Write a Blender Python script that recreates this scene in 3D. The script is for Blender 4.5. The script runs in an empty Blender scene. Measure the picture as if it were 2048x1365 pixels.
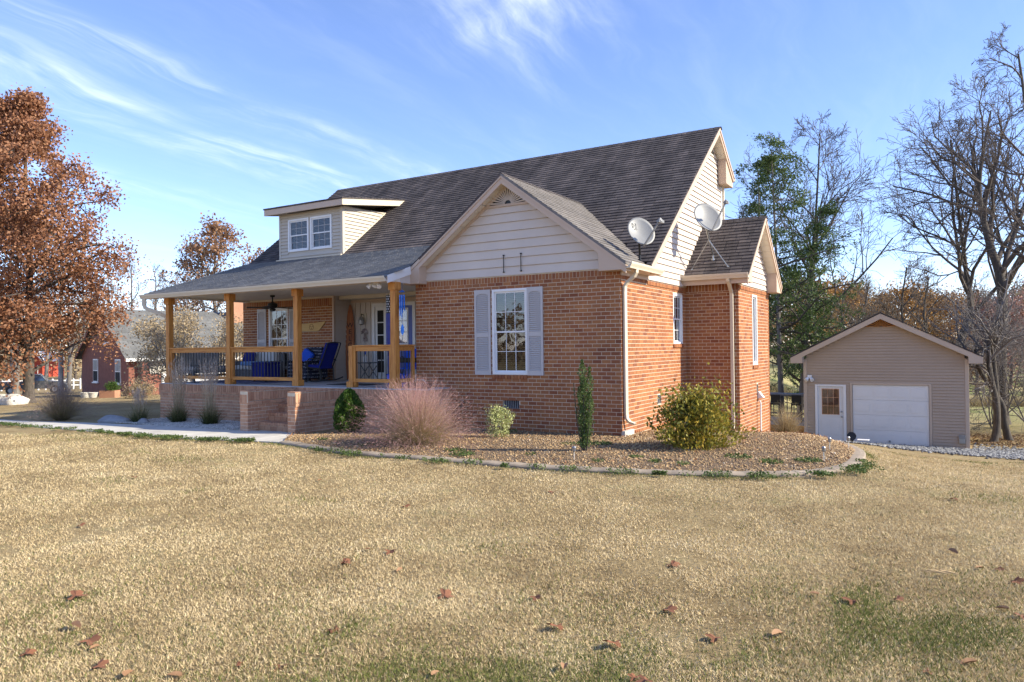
import bpy, math, random
import numpy as np
from mathutils import Vector, Matrix
random.seed(7)
RNG = np.random.default_rng(11)
SC = bpy.context.scene
COL = SC.collection

# ------------------------------------------------------------------ camera
TH, PITCH, ROLL = 0.54198, 0.008474, 0.01141
CAM = np.array([5.6156, -13.564, 1.8153])
def cam_basis():
    F = np.array([-math.sin(TH)*math.cos(PITCH), math.cos(TH)*math.cos(PITCH), math.sin(PITCH)])
    R = np.array([math.cos(TH), math.sin(TH), 0.0])
    U = np.cross(R, F)
    c, s = math.cos(ROLL), math.sin(ROLL)
    return R*c-U*s, R*s+U*c, F
cR, cU, cF = cam_basis()
cd = bpy.data.cameras.new('camera'); cd.sensor_width = 36.0; cd.lens = 36*1451.5/2048
cd.clip_start = 0.05; cd.clip_end = 6000
co = bpy.data.objects.new('camera', cd); COL.objects.link(co)
co.matrix_world = Matrix(((cR[0],cU[0],-cF[0],CAM[0]),(cR[1],cU[1],-cF[1],CAM[1]),(cR[2],cU[2],-cF[2],CAM[2]),(0,0,0,1)))
SC.camera = co

# ------------------------------------------------------------------ sky, sun, exposure
SUN = Vector((1.0, 0.35, 0.66)).normalized()
EL = math.asin(SUN.z); AZ = math.atan2(SUN.x, SUN.y)
SC.view_settings.view_transform = 'Standard'; SC.view_settings.look = 'None'
SC.view_settings.gamma = 1.0; SC.view_settings.use_curve_mapping = False
SC.view_settings.exposure = 1.03
SC.cycles.use_denoising = True; SC.cycles.use_adaptive_sampling = False; SC.cycles.sample_clamp_indirect = 3.0
SC.cycles.max_bounces = 6; SC.cycles.diffuse_bounces = 3; SC.cycles.transparent_max_bounces = 10
SKY_STRENGTH = 0.15; SUN_STRENGTH = 4.3; CLOUD_COL = (5.6, 5.9, 6.4)

class NT:
    """tiny helper around a node tree"""
    def __init__(s, tree): s.t = tree; s.t.nodes.clear()
    def n(s, typ, props=None, **inp):
        nd = s.t.nodes.new('ShaderNode'+typ)
        for k, v in (props or {}).items(): setattr(nd, k, v)
        for k, v in inp.items():
            k2 = int(k[1:]) if k[0] == '_' and k[1:].isdigit() else k.replace('_', ' ')
            sock = nd.inputs[k2]
            if isinstance(v, bpy.types.NodeSocket): s.t.links.new(v, sock)
            else: sock.default_value = v
        return nd
    def math(s, op, a, b=None, c=None, clamp=False):
        k = {'_0': a}
        if b is not None: k['_1'] = b
        if c is not None: k['_2'] = c
        return s.n('Math', {'operation': op, 'use_clamp': clamp}, **k).outputs[0]
    def mix(s, f, a, b, blend='MIX'):
        nd = s.t.nodes.new('ShaderNodeMix'); nd.data_type = 'RGBA'; nd.blend_type = blend
        for i, v in ((0, f), (6, a), (7, b)):
            if isinstance(v, bpy.types.NodeSocket): s.t.links.new(v, nd.inputs[i])
            else: nd.inputs[i].default_value = v if i == 0 else (*v[:3], 1)
        return nd.outputs[2]
    def ramp(s, f, stops, interp='LINEAR'):
        nd = s.t.nodes.new('ShaderNodeValToRGB'); cr = nd.color_ramp; cr.interpolation = interp
        while len(cr.elements) < len(stops): cr.elements.new(0.5)
        for e, (p, c) in zip(cr.elements, stops): e.position = p; e.color = (*c[:3], 1)
        s.t.links.new(f, nd.inputs[0]); return nd.outputs[0]
    def noise(s, vec, scale, detail=3, rough=0.6, dist=0.0):
        nd = s.n('TexNoise', None, Scale=scale, Detail=detail, Roughness=rough, Distortion=dist)
        if vec is not None: s.t.links.new(vec, nd.inputs['Vector'])
        return nd.outputs[0]
    def link(s, a, b): s.t.links.new(a, b)

w = bpy.data.worlds.new('World'); SC.world = w; w.use_nodes = True
W = NT(w.node_tree)
sky = W.n('TexSky', {'sky_type': 'NISHITA', 'sun_disc': False, 'sun_elevation': EL, 'sun_rotation': AZ,
                     'altitude': 900.0, 'air_density': 1.0, 'dust_density': 0.05, 'ozone_density': 6.0})
gen = W.n('TexCoord').outputs['Generated']
sep = W.n('SeparateXYZ', None, _0=gen)
zc = W.math('ADD', W.math('MAXIMUM', sep.outputs[2], 0.0), 0.12)
px = W.math('DIVIDE', sep.outputs[0], zc); py = W.math('DIVIDE', sep.outputs[1], zc)
pl = W.n('CombineXYZ', None, _0=px, _1=py, _2=0.0).outputs[0]
# cirrus: wisps drawn out along the wind (the Y axis of the sky plane), gathered in a few bands
warp = W.n('TexNoise', None, Vector=pl, Scale=1.3, Detail=3.0, Roughness=0.55)
wv = W.n('VectorMath', {'operation': 'MULTIPLY_ADD'}, _0=warp.outputs[1], _1=(0.34, 0.30, 0), _2=pl).outputs[0]
wv = W.n('VectorMath', {'operation': 'SUBTRACT'}, _0=wv, _1=(0.17, 0.15, 0)).outputs[0]
ws_ = W.n('SeparateXYZ', None, _0=wv)
def gauss(v, c, w):
    t = W.math('DIVIDE', W.math('SUBTRACT', v, c), w); return W.math('EXPONENT', W.math('MULTIPLY', W.math('MULTIPLY', t, t), -1.0))
fine = W.noise(W.n('Mapping', None, Vector=wv, Scale=(7.5, 1.15, 1)).outputs[0], 1.0, 9, 0.62, 0.5)
broad = W.noise(W.n('Mapping', None, Vector=wv, Scale=(3.2, 1.6, 1)).outputs[0], 1.0, 6, 0.6, 0.4)
fine = W.n('MapRange', {'interpolation_type': 'SMOOTHSTEP'}, Value=fine, From_Min=0.33, From_Max=0.74).outputs[0]
broad = W.n('MapRange', {'interpolation_type': 'SMOOTHSTEP'}, Value=broad, From_Min=0.34, From_Max=0.68).outputs[0]
vx, vy = ws_.outputs[0], ws_.outputs[1]
mk = W.math('ADD', W.math('MULTIPLY', gauss(vx, -2.05, 0.13), 1.0), W.math('MULTIPLY', gauss(vx, -1.73, 0.075), 0.85))
mk = W.math('ADD', mk, W.math('MULTIPLY', W.math('MULTIPLY', gauss(vx, -0.86, 0.17), gauss(vy, 1.42, 0.30)), 1.35))
mk = W.math('ADD', mk, W.math('MULTIPLY', gauss(vx, -2.62, 0.10), 0.55))
mk = W.math('ADD', mk, W.math('ADD', W.math('MULTIPLY', gauss(vx, 1.3, 0.5), 0.5), 0.10))
dens = W.math('MULTIPLY', mk, W.math('MULTIPLY', fine, W.math('ADD', W.math('MULTIPLY', broad, 0.85), 0.15)))
skyc = W.mix(W.math('MULTIPLY', dens, 0.58, clamp=True), W.mix(1.0, sky.outputs[0], (1.16, 0.965, 0.99), 'MULTIPLY'), CLOUD_COL)
bg = W.n('Background', None, Color=skyc, Strength=SKY_STRENGTH)
wo = W.n('OutputWorld'); W.link(bg.outputs[0], wo.inputs[0])

sd = bpy.data.lights.new('sun', 'SUN'); sd.energy = SUN_STRENGTH; sd.angle = math.radians(0.53); sd.color = (1.0, 0.915, 0.73)
so = bpy.data.objects.new('sun', sd); COL.objects.link(so)
so.rotation_euler = SUN.to_track_quat('Z', 'Y').to_euler(); so.location = (30, 10, 40)

# ------------------------------------------------------------------ terrain height
def sp(v, k=0.6):
    return np.logaddexp(0, np.asarray(v, float)/k)*k
def sstep(a, b, v):
    t = np.clip((np.asarray(v, float)-a)/(b-a), 0, 1); return t*t*(3-2*t)
def H(x, y):
    x = np.asarray(x, float); y = np.asarray(y, float)
    wr = sstep(-7, -0.5, x)
    y0 = 1.8-5.2*sstep(2.6, 6.0, x)
    fall = 1.741/(14.6-y0)*(sp(y-y0)-sp(y-14.6)) + 0.018*sp(y-16, 2.0)
    left = 0.030*sp(-x-15, 2.0)
    left = np.minimum(left, 1.6)
    fall = np.minimum(fall, 4.0)
    back = 0.02*sp(y-4, 2.0)*(1-wr)
    return -(fall*wr + left + np.minimum(back, 0.5)) - 0.05*sstep(-5, -8, x)
def Hf(x, y): return float(H(x, y))

# ------------------------------------------------------------------ mesh helpers
class MB:
    def __init__(s): s.v = []; s.f = []; s.r = []
    def add(s, vs, fs, r=None):
        o = len(s.v); s.v += [tuple(map(float, p)) for p in vs]; s.f += [tuple(i+o for i in f) for f in fs]
        r = random.random() if r is None else r; s.r += [r]*len(vs); return s
    def hexa(s, p, r=None, skip=()):
        fs = [(0,3,2,1),(4,5,6,7),(0,1,5,4),(1,2,6,5),(2,3,7,6),(3,0,4,7)]
        return s.add(p, [f for i, f in enumerate(fs) if i not in skip], r)
    def box(s, x0, y0, z0, x1, y1, z1, r=None):
        return s.hexa([(x0,y0,z0),(x1,y0,z0),(x1,y1,z0),(x0,y1,z0),(x0,y0,z1),(x1,y0,z1),(x1,y1,z1),(x0,y1,z1)], r)
    def prism(s, poly, vec, r=None):
        n = len(poly); q = [tuple(np.add(p, vec)) for p in poly]
        fs = [tuple(range(n))[::-1], tuple(range(n, 2*n))] + [(i, (i+1) % n, n+(i+1) % n, n+i) for i in range(n)]
        return s.add(list(poly)+q, fs, r)
    def tube(s, pts, rad, n=8, cap=True, r=None):
        pts = [np.array(p, float) for p in pts]
        rad = [rad]*len(pts) if np.isscalar(rad) else list(rad)
        vs = []; fs = []
        up = None
        for i, p in enumerate(pts):
            d = pts[min(i+1, len(pts)-1)]-pts[max(i-1, 0)]; d = d/(np.linalg.norm(d)+1e-9)
            if up is None: up = np.array([0,0,1.]) if abs(d[2]) < .9 else np.array([1.,0,0])
            a = np.cross(d, up); a /= np.linalg.norm(a)+1e-9; b = np.cross(a, d); up = b
            for k in range(n):
                t = 2*math.pi*(k+.5)/n; vs.append(p+rad[i]*(a*math.cos(t)+b*math.sin(t)))
        for i in range(len(pts)-1):
            for k in range(n):
                fs.append((i*n+k, i*n+(k+1) % n, (i+1)*n+(k+1) % n, (i+1)*n+k))
        if cap: fs += [tuple(range(n))[::-1], tuple(range((len(pts)-1)*n, len(pts)*n))]
        return s.add(vs, fs, r)
    def rtube(s, pts, w, d, side, r=None):
        """rectangular tube along pts; 'side' is the width direction"""
        side = np.array(side, float); side /= np.linalg.norm(side); pts = [np.array(p, float) for p in pts]; vs = []; fs = []
        for i, p in enumerate(pts):
            t = pts[min(i+1, len(pts)-1)]-pts[max(i-1, 0)]; t /= np.linalg.norm(t)
            nn = np.cross(t, side); nn /= np.linalg.norm(nn)
            vs += [p-side*w/2-nn*d/2, p+side*w/2-nn*d/2, p+side*w/2+nn*d/2, p-side*w/2+nn*d/2]
        for i in range(len(pts)-1):
            for k in range(4): fs.append((i*4+k, i*4+(k+1) % 4, i*4+4+(k+1) % 4, i*4+4+k))
        fs += [(3,2,1,0), tuple(len(vs)-4+k for k in range(4))]
        return s.add(vs, fs, r)
    def lathe(s, prof, n=16, c=(0,0,0), r=None):
        vs = []; fs = []
        for (rr, z) in prof:
            for k in range(n):
                t = 2*math.pi*k/n; vs.append((c[0]+rr*math.cos(t), c[1]+rr*math.sin(t), c[2]+z))
        for i in range(len(prof)-1):
            for k in range(n): fs.append((i*n+k, i*n+(k+1) % n, (i+1)*n+(k+1) % n, (i+1)*n+k))
        fs += [tuple(range(n))[::-1], tuple(range((len(prof)-1)*n, len(prof)*n))]
        return s.add(vs, fs, r)
    def mesh(s, name, mat=None, smooth=False):
        m = bpy.data.meshes.new(name); m.from_pydata(s.v, [], s.f); m.update()
        at = m.attributes.new('rnd', 'FLOAT', 'POINT'); at.data.foreach_set('value', s.r)
        if mat: m.materials.append(mat)
        if smooth:
            m.polygons.foreach_set('use_smooth', [True]*len(m.polygons))
        return m
    def build(s, name, mat, parent=None, smooth=False, bevel=0.0, loc=None):
        m = s.mesh(name, mat, smooth)
        o = link(name, m, parent)
        if loc is not None: o.location = loc
        if bevel:
            b = o.modifiers.new('bevel', 'BEVEL'); b.width = bevel; b.segments = 2; b.limit_method = 'ANGLE'
        return o
def link(name, data, parent=None, loc=None):
    o = bpy.data.objects.new(name, data); COL.objects.link(o)
    if parent: o.parent = parent
    if loc is not None: o.location = loc
    return o
def tag(o, label=None, cat=None, group=None, kind=None):
    if label: o['label'] = label
    if cat: o['category'] = cat
    if group: o['group'] = group
    if kind: o['kind'] = kind
    return o
def thing(name, label, cat, loc=(0,0,0), rz=0.0, group=None):
    o = bpy.data.objects.new(name, None); COL.objects.link(o); o.location = loc; o.rotation_euler = (0, 0, rz)
    o.empty_display_size = 0.1
    return tag(o, label, cat, group)
def np_mesh(name, V, Fc, mat, rnd=None, t=None, smooth=False, mats=None, midx=None, uv=None):
    V = np.asarray(V, np.float32); Fc = np.asarray(Fc, np.int32)
    m = bpy.data.meshes.new(name); k = Fc.shape[1]
    m.vertices.add(len(V)); m.vertices.foreach_set('co', V.ravel())
    m.loops.add(Fc.size); m.loops.foreach_set('vertex_index', Fc.ravel())
    m.polygons.add(len(Fc)); m.polygons.foreach_set('loop_start', np.arange(0, Fc.size, k, dtype=np.int32))
    m.polygons.foreach_set('loop_total', np.full(len(Fc), k, np.int32))
    if smooth: m.polygons.foreach_set('use_smooth', np.ones(len(Fc), bool))
    for nm, a in (('rnd', rnd), ('t', t)):
        if a is not None:
            at = m.attributes.new(nm, 'FLOAT', 'POINT'); at.data.foreach_set('value', np.asarray(a, np.float32))
    for mm in (mats or [mat]): m.materials.append(mm)
    if midx is not None: m.polygons.foreach_set('material_index', np.asarray(midx, np.int32))
    m.update(calc_edges=True); m.validate()
    return m
def dup(root, loc=None, rz=None, label=None, group=None):
    r = root.copy(); COL.objects.link(r)
    if loc is not None: r.location = loc
    if rz is not None: r.rotation_euler = (0, 0, rz)
    if label: r['label'] = label
    if group: r['group'] = group
    for ch in root.children:
        c = ch.copy(); COL.objects.link(c); c.parent = r
        for g in ch.children:
            d = g.copy(); COL.objects.link(d); d.parent = c
    return r

# ------------------------------------------------------------------ materials
def M(name, c1, c2=None, rough=0.7, scale=6.0, detail=4, bump=0.0, bscale=None, metal=0.0, spec=0.4, use_rnd=0.0, transl=0.0, stops=None, aniso=None, coat=0.0, dist=0.004):
    """noise-mottled principled material; use_rnd mixes in the per-piece 'rnd' attribute"""
    m = bpy.data.materials.new(name); m.use_nodes = True; T = NT(m.node_tree)
    tc = T.n('TexCoord').outputs['Object']
    vec = tc
    if aniso: vec = T.n('Mapping', None, Vector=tc, Scale=aniso).outputs[0]
    c2 = c2 or tuple(v*0.8 for v in c1)
    f = T.noise(vec, scale, detail, 0.62)
    if use_rnd:
        at = T.n('Attribute', {'attribute_name': 'rnd'}).outputs['Fac']
        oi = T.n('ObjectInfo').outputs['Random']
        rr = T.math('FRACT', T.math('ADD', at, oi))
        f = T.n('MapRange', None, Value=f, From_Min=0.3, From_Max=0.7).outputs[0]
        f = T.math('ADD', T.math('MULTIPLY', f, 1-use_rnd), T.math('MULTIPLY', rr, use_rnd))
    else:
        f = T.n('MapRange', None, Value=f, From_Min=0.3, From_Max=0.7).outputs[0]
    col = T.ramp(f, stops or [(0.0, c1), (1.0, c2)])
    p = T.n('BsdfPrincipled', None, Base_Color=col, Roughness=rough, Metallic=metal)
    p.inputs['Specular IOR Level'].default_value = spec
    if coat: p.inputs['Coat Weight'].default_value = coat
    if bump:
        bn = T.noise(vec, bscale or scale*8, 3, 0.6)
        b = T.n('Bump', None, Height=bn, Strength=bump, Distance=dist); T.link(b.outputs[0], p.inputs['Normal'])
    sh = p.outputs[0]
    if transl:
        tr = T.n('BsdfTranslucent', None, Color=col)
        ms = T.n('MixShader', None, _0=transl); T.link(sh, ms.inputs[1]); T.link(tr.outputs[0], ms.inputs[2]); sh = ms.outputs[0]
    o = T.n('OutputMaterial'); T.link(sh, o.inputs[0])
    return m
def M_t(name, stops, rough=0.7, transl=0.25, mixr=0.35):
    """plant blade material: colour runs along the blade attribute 't', varied by 'rnd'"""
    m = bpy.data.materials.new(name); m.use_nodes = True; T = NT(m.node_tree)
    t = T.n('Attribute', {'attribute_name': 't'}).outputs['Fac']; r = T.n('Attribute', {'attribute_name': 'rnd'}).outputs['Fac']
    f = T.math('ADD', t, T.math('MULTIPLY', T.math('SUBTRACT', r, 0.5), mixr), clamp=True)
    col = T.ramp(f, stops)
    col = T.mix(1.0, col, T.ramp(r, [(0, (.72,.72,.72)), (1, (1.15,1.12,1.05))]), 'MULTIPLY')
    p = T.n('BsdfPrincipled', None, Base_Color=col, Roughness=rough); p.inputs['Specular IOR Level'].default_value = 0.25
    tr = T.n('BsdfTranslucent', None, Color=col); ms = T.n('MixShader', None, _0=transl)
    T.link(p.outputs[0], ms.inputs[1]); T.link(tr.outputs[0], ms.inputs[2])
    o = T.n('OutputMaterial'); T.link(ms.outputs[0], o.inputs[0]); return m

def brick_mat(name, stops):
    m = bpy.data.materials.new(name); m.use_nodes = True; T = NT(m.node_tree)
    tc = T.n('TexCoord').outputs['Object']; geo = T.n('NewGeometry').outputs['Position']
    at = T.n('Attribute', {'attribute_name': 'rnd'}).outputs['Fac']; oi = T.n('ObjectInfo').outputs['Random']
    rr = T.math('FRACT', T.math('ADD', at, oi))
    col = T.ramp(rr, stops)
    n1 = T.noise(geo, 14, 4, 0.7); n2 = T.noise(geo, 120, 3, 0.7); n3 = T.noise(geo, 0.8, 4, 0.65)
    col = T.mix(1.0, col, T.ramp(n1, [(0.25, (.86,.85,.85)), (0.75, (1.10,1.09,1.07))]), 'MULTIPLY')
    col = T.mix(1.0, col, T.ramp(n2, [(0.2, (.88,.88,.88)), (0.8, (1.1,1.1,1.1))]), 'MULTIPLY')
    col = T.mix(1.0, col, T.ramp(n3, [(0.3, (.78,.77,.78)), (0.7, (1.12,1.10,1.06))]), 'MULTIPLY')
    p = T.n('BsdfPrincipled', None, Base_Color=col, Roughness=0.86); p.inputs['Specular IOR Level'].default_value = 0.25
    b = T.n('Bump', None, Height=n2, Strength=0.5, Distance=0.003); T.link(b.outputs[0], p.inputs['Normal'])
    o = T.n('OutputMaterial'); T.link(p.outputs[0], o.inputs[0]); return m
def shingle_mat(name, stops, streak=0.5):
    m = bpy.data.materials.new(name); m.use_nodes = True; T = NT(m.node_tree)
    geo = T.n('NewGeometry').outputs['Position']
    at = T.n('Attribute', {'attribute_name': 'rnd'}).outputs['Fac']; oi = T.n('ObjectInfo').outputs['Random']
    rr = T.math('FRACT', T.math('ADD', at, oi))
    col = T.ramp(rr, stops)
    mp = T.n('Mapping', None, Vector=geo, Scale=(1.6, 0.22, 0.22)).outputs[0]
    s1 = T.noise(mp, 1.3, 5, 0.62); g = T.noise(geo, 260, 2, 0.7); g2 = T.noise(geo, 2.2, 4, 0.65)
    col = T.mix(streak, col, T.ramp(s1, [(0.3, (.42,.42,.44)), (0.5, (.85,.85,.86)), (0.72, (1.5,1.45,1.4))]), 'MULTIPLY')
    col = T.mix(0.7, col, T.ramp(g2, [(0.3, (.7,.7,.7)), (0.7, (1.3,1.28,1.25))]), 'MULTIPLY')
    col = T.mix(0.8, col, T.ramp(g, [(0.25, (.55,.55,.55)), (0.75, (1.45,1.45,1.45))]), 'MULTIPLY')
    p = T.n('BsdfPrincipled', None, Base_Color=col, Roughness=0.9); p.inputs['Specular IOR Level'].default_value = 0.3
    b = T.n('Bump', None, Height=g, Strength=0.6, Distance=0.003); T.link(b.outputs[0], p.inputs['Normal'])
    o = T.n('OutputMaterial'); T.link(p.outputs[0], o.inputs[0]); return m
def glass_mat(name, tint=(.6,.65,.7), through=0.55, refl=1.7):
    m = bpy.data.materials.new(name); m.use_nodes = True; T = NT(m.node_tree)
    fr = T.n('Fresnel', None, IOR=1.5).outputs[0]
    fr = T.math('ADD', T.math('MULTIPLY', fr, refl), 0.03, clamp=True)
    geo = T.n('NewGeometry').outputs['Position']
    nb = T.n('Bump', None, Height=T.noise(geo, 2.4, 2, .5), Strength=0.12, Distance=0.02)
    gl = T.n('BsdfGlossy', None, Color=(.95,.97,1,1), Roughness=0.02); T.link(nb.outputs[0], gl.inputs['Normal'])
    tr = T.n('BsdfTransparent', None, Color=(tint[0]*through*1.6, tint[1]*through*1.6, tint[2]*through*1.6, 1))
    ms = T.n('MixShader', None, _0=fr); T.link(tr.outputs[0], ms.inputs[1]); T.link(gl.outputs[0], ms.inputs[2])
    o = T.n('OutputMaterial'); T.link(ms.outputs[0], o.inputs[0]); return m

BR = [(0, (.25,.090,.047)), (.2, (.335,.130,.060)), (.5, (.38,.156,.067)), (.8, (.415,.185,.079)), (1, (.335,.142,.068))]
BRP = [(0, (.43,.22,.135)), (.35, (.53,.295,.185)), (.7, (.59,.345,.22)), (1, (.49,.265,.17))]
mt = {
 'brick': brick_mat('brick_red', BR), 'brickp': brick_mat('brick_faded', BRP),
 'mortar': M('mortar', (.58,.485,.36), (.70,.60,.465), .95, 9, 5, .4, 90),
 'siding': M('vinyl_siding', (.60,.515,.445), (.65,.565,.49), .55, 1.2, 3, .05, 60, spec=.35),
 'trim': M('tan_trim', (.53,.395,.295), (.57,.43,.325), .5, 1.5, 3, .04, 50),
 'cream': M('cream_aluminium', (.62,.53,.405), (.67,.575,.44), .42, 1.5, 3),
 'soffit': M('soffit_vinyl', (.72,.65,.55), (.76,.69,.59), .55, 2, 3),
 'white': M('white_vinyl', (.78,.77,.76), (.82,.81,.80), .4, 2, 3),
 'shutter': M('grey_shutter', (.50,.465,.45), (.54,.505,.49), .5, 2, 3),
 'dsiding': M('dormer_siding', (.50,.44,.36), (.54,.475,.39), .55, 1.2, 3, .05, 60, spec=.35),
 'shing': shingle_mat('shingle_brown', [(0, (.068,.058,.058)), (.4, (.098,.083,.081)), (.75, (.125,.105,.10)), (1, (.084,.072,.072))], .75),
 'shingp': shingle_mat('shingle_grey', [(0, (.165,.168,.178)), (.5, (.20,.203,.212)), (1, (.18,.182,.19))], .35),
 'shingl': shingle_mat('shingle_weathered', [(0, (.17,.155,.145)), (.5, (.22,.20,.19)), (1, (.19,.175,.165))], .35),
 'cedar': M('cedar_wood', (.36,.17,.045), (.52,.275,.085), .6, 3.0, 6, .25, 30, aniso=(9, 9, .7), stops=[(0, (.31,.105,.022)), (.35, (.50,.195,.04)), (.7, (.62,.28,.065)), (1, (.54,.21,.043))]),
 'cedarh': M('cedar_rail', (.36,.17,.045), (.52,.275,.085), .6, 3.0, 6, .25, 30, aniso=(.7, 9, 9), stops=[(0, (.34,.12,.024)), (.35, (.52,.21,.043)), (.7, (.64,.295,.068)), (1, (.55,.22,.045))]),
 'black': M('black_metal', (.012,.012,.013), (.02,.02,.021), .4, 5, 2, metal=0.0),
 'greym': M('grey_metal', (.30,.31,.33), (.40,.41,.42), .35, 5, 3, metal=.8),
 'dishm': M('dish_paint', (.22,.22,.22), (.26,.26,.26), .45, 4, 4),
 'conc': M('concrete', (.44,.41,.365), (.56,.53,.475), .9, 1.6, 7, .3, 60, stops=[(0,(.36,.335,.30)),(.4,(.49,.46,.41)),(1,(.60,.57,.51))]),
 'floor': M('porch_floor', (.40,.41,.42), (.50,.51,.52), .8, 1.8, 5, .15, 60),
 'edge': M('edging_concrete', (.22,.175,.13), (.38,.31,.235), .95, 4, 7, .5, 50),
 'glass': glass_mat('window_glass'), 'glassd': glass_mat('dormer_glass', (.75,.75,.8), .6, .7),
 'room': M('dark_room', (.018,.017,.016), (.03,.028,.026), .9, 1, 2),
 'blind': M('blinds', (.46,.45,.42), (.52,.51,.48), .6, 2, 2),
 'bdoor': M('blue_door', (.10,.14,.42), (.115,.16,.46), .45, 3, 2),
 'navy': M('navy_fabric', (.006,.012,.16), (.010,.02,.23), .85, 30, 3, .2, 300),
 'blue': M('blue_fabric', (.02,.10,.62), (.03,.13,.72), .85, 30, 3, .2, 300),
 'sky_blue': M('light_blue_fabric', (.13,.26,.52), (.17,.31,.58), .85, 30, 3, .2, 300),
 'grey_fab': M('grey_fabric', (.34,.33,.32), (.44,.43,.42), .9, 10, 4, .2, 200),
 'white_fab': M('white_fabric', (.66,.65,.62), (.74,.73,.70), .9, 10, 4, .2, 200),
 'wicker': M('grey_wicker', (.13,.13,.135), (.24,.24,.25), .8, 60, 3, .6, 120),
 'gsiding': M('taupe_siding', (.42,.325,.245), (.45,.35,.265), .55, 1.2, 3, .05, 60, spec=.35),
 'gtrim': M('taupe_trim', (.50,.395,.31), (.54,.43,.335), .5, 1.5, 3),
 'gdoor': M('white_steel_door', (.70,.69,.68), (.75,.74,.73), .4, 1.2, 3),
 'deck': M('grey_deck', (.22,.225,.235), (.33,.335,.34), .8, 2, 5, .3, 40, aniso=(1, 6, 6)),
 'bark': M('bark_dark', (.055,.045,.037), (.13,.11,.09), .95, 7, 6, .9, 22, aniso=(3, 3, .6), dist=.03),
 'barkg': M('bark_grey', (.13,.115,.10), (.25,.225,.20), .95, 6, 6, .8, 22, aniso=(2, 2, .5), dist=.03),
 'barkw': M('bark_pale', (.10,.09,.08), (.62,.57,.50), .9, 2.2, 5, .5, 12, dist=.02),
 'twig': M('twig_brown', (.075,.06,.052), (.13,.105,.09), .95, 3, 3),
 'twigg': M('twig_grey', (.15,.13,.12), (.22,.195,.18), .95, 3, 3),
 'stone': M('pale_stone', (.50,.46,.39), (.72,.68,.60), .95, 3, 6, .8, 14, dist=.03),
 'stoned': M('grey_stone', (.20,.20,.21), (.34,.34,.35), .95, 3, 6, .8, 14, dist=.03),
}
def leaf(name, a, b, c=None, tr=0.3):
    return M(name, a, b, .65, .9, 3, use_rnd=.72, transl=tr, stops=[(0, a), (.5, b), (1, c or a)])
mt.update({
 'oak': leaf('oak_leaf_rust', (.15,.065,.034), (.33,.145,.07), (.47,.26,.145)),
 'oakb': leaf('oak_leaf_brown', (.22,.115,.06), (.36,.20,.105), (.28,.13,.06)),
 'cedarleaf': leaf('cedar_green', (.035,.065,.018), (.085,.135,.036), (.15,.195,.05), .3),
 'pine': leaf('evergreen_dark', (.02,.045,.016), (.05,.085,.028), (.085,.12,.034), .25),
 'gold': leaf('gold_leaf', (.30,.15,.04), (.44,.235,.06), (.22,.115,.045)),
 'tanleaf': leaf('tan_leaf', (.30,.22,.125), (.46,.36,.22), (.36,.25,.12)),
 'pinkleaf': leaf('pinkish_leaf', (.25,.12,.095), (.36,.19,.155), (.20,.11,.085)),
 'brownleaf': leaf('brown_leaf', (.12,.075,.045), (.22,.14,.08), (.27,.17,.08)),
 'arb': leaf('arborvitae_green', (.012,.038,.006), (.055,.12,.013), (.125,.19,.018), .2),
 'holly': leaf('holly_green', (.035,.065,.018), (.10,.16,.04), (.20,.25,.08), .2),
 'euon': leaf('variegated_leaf', (.20,.26,.06), (.50,.52,.21), (.68,.66,.38), .2),
 'shrub': leaf('yellow_green_leaf', (.06,.075,.012), (.27,.25,.035), (.52,.33,.045), .25),
 'weed': leaf('weed_green', (.04,.065,.015), (.085,.13,.03), (.17,.21,.06), .25),
 'boxw': leaf('boxwood_green', (.02,.05,.01), (.07,.13,.02), (.12,.19,.03), .2),
})
# ================================================================== HOUSE
house = thing('house', 'brick house with dark shingle roof, shed dormer and cedar-post front porch', 'house')
X, Y, Z = np.array([1., 0, 0]), np.array([0, 1., 0]), np.array([0, 0, 1.])
PU, PV = 0.2032, 0.0813                       # brick pitch along and up
def cells(u0, u1, z0, z1, holes):
    us = sorted({u0, u1, *[h[0] for h in holes], *[h[1] for h in holes]}); zs = sorted({z0, z1, *[h[2] for h in holes], *[h[3] for h in holes]})
    for a, b in zip(us, us[1:]):
        for c, d in zip(zs, zs[1:]):
            m = ((a+b)/2, (c+d)/2)
            if not any(h[0] < m[0] < h[1] and h[2] < m[1] < h[3] for h in holes): yield a, b, c, d
def pt(O, U, N, u, z, d): return np.array(O)+U*u+Z*z+N*d
def slab(O, U, N, u0, u1, z0, z1, holes, mat, thick=0.11, name='wall', parent=house):
    mb = MB()
    for a, b, c, d in cells(u0, u1, z0, z1, holes):
        mb.hexa([pt(O,U,N,a,c,0), pt(O,U,N,b,c,0), pt(O,U,N,b,c,-thick), pt(O,U,N,a,c,-thick), pt(O,U,N,a,d,0), pt(O,U,N,b,d,0), pt(O,U,N,b,d,-thick), pt(O,U,N,a,d,-thick)])
    return mb.build(name, mat, parent)
def brick_rects(u0, u1, z0, z1, holes, phase=0, seed=0):
    out = []; k = 0; z = z0
    while z < z1-0.02:
        za, zb = z, min(z+PV-0.0115, z1); zm = (za+zb)/2
        u = u0-PU+(0.5*PU if (k+phase) % 2 else 0.0)
        hs = [h for h in holes if h[2]-.01 < zm < h[3]+.01]
        while u < u1:
            segs = [(max(u, u0), min(u+PU-0.0115, u1))]
            for h in hs:
                ns = []
                for a, b in segs:
                    if b <= h[0] or a >= h[1]: ns.append((a, b))
                    else:
                        if a < h[0]: ns.append((a, h[0]-.004))
                        if b > h[1]: ns.append((h[1]+.004, b))
                segs = ns
            out += [(a, b, za, zb) for a, b in segs if b-a > 0.018]
            u += PU
        z += PV; k += 1
    return out
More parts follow.
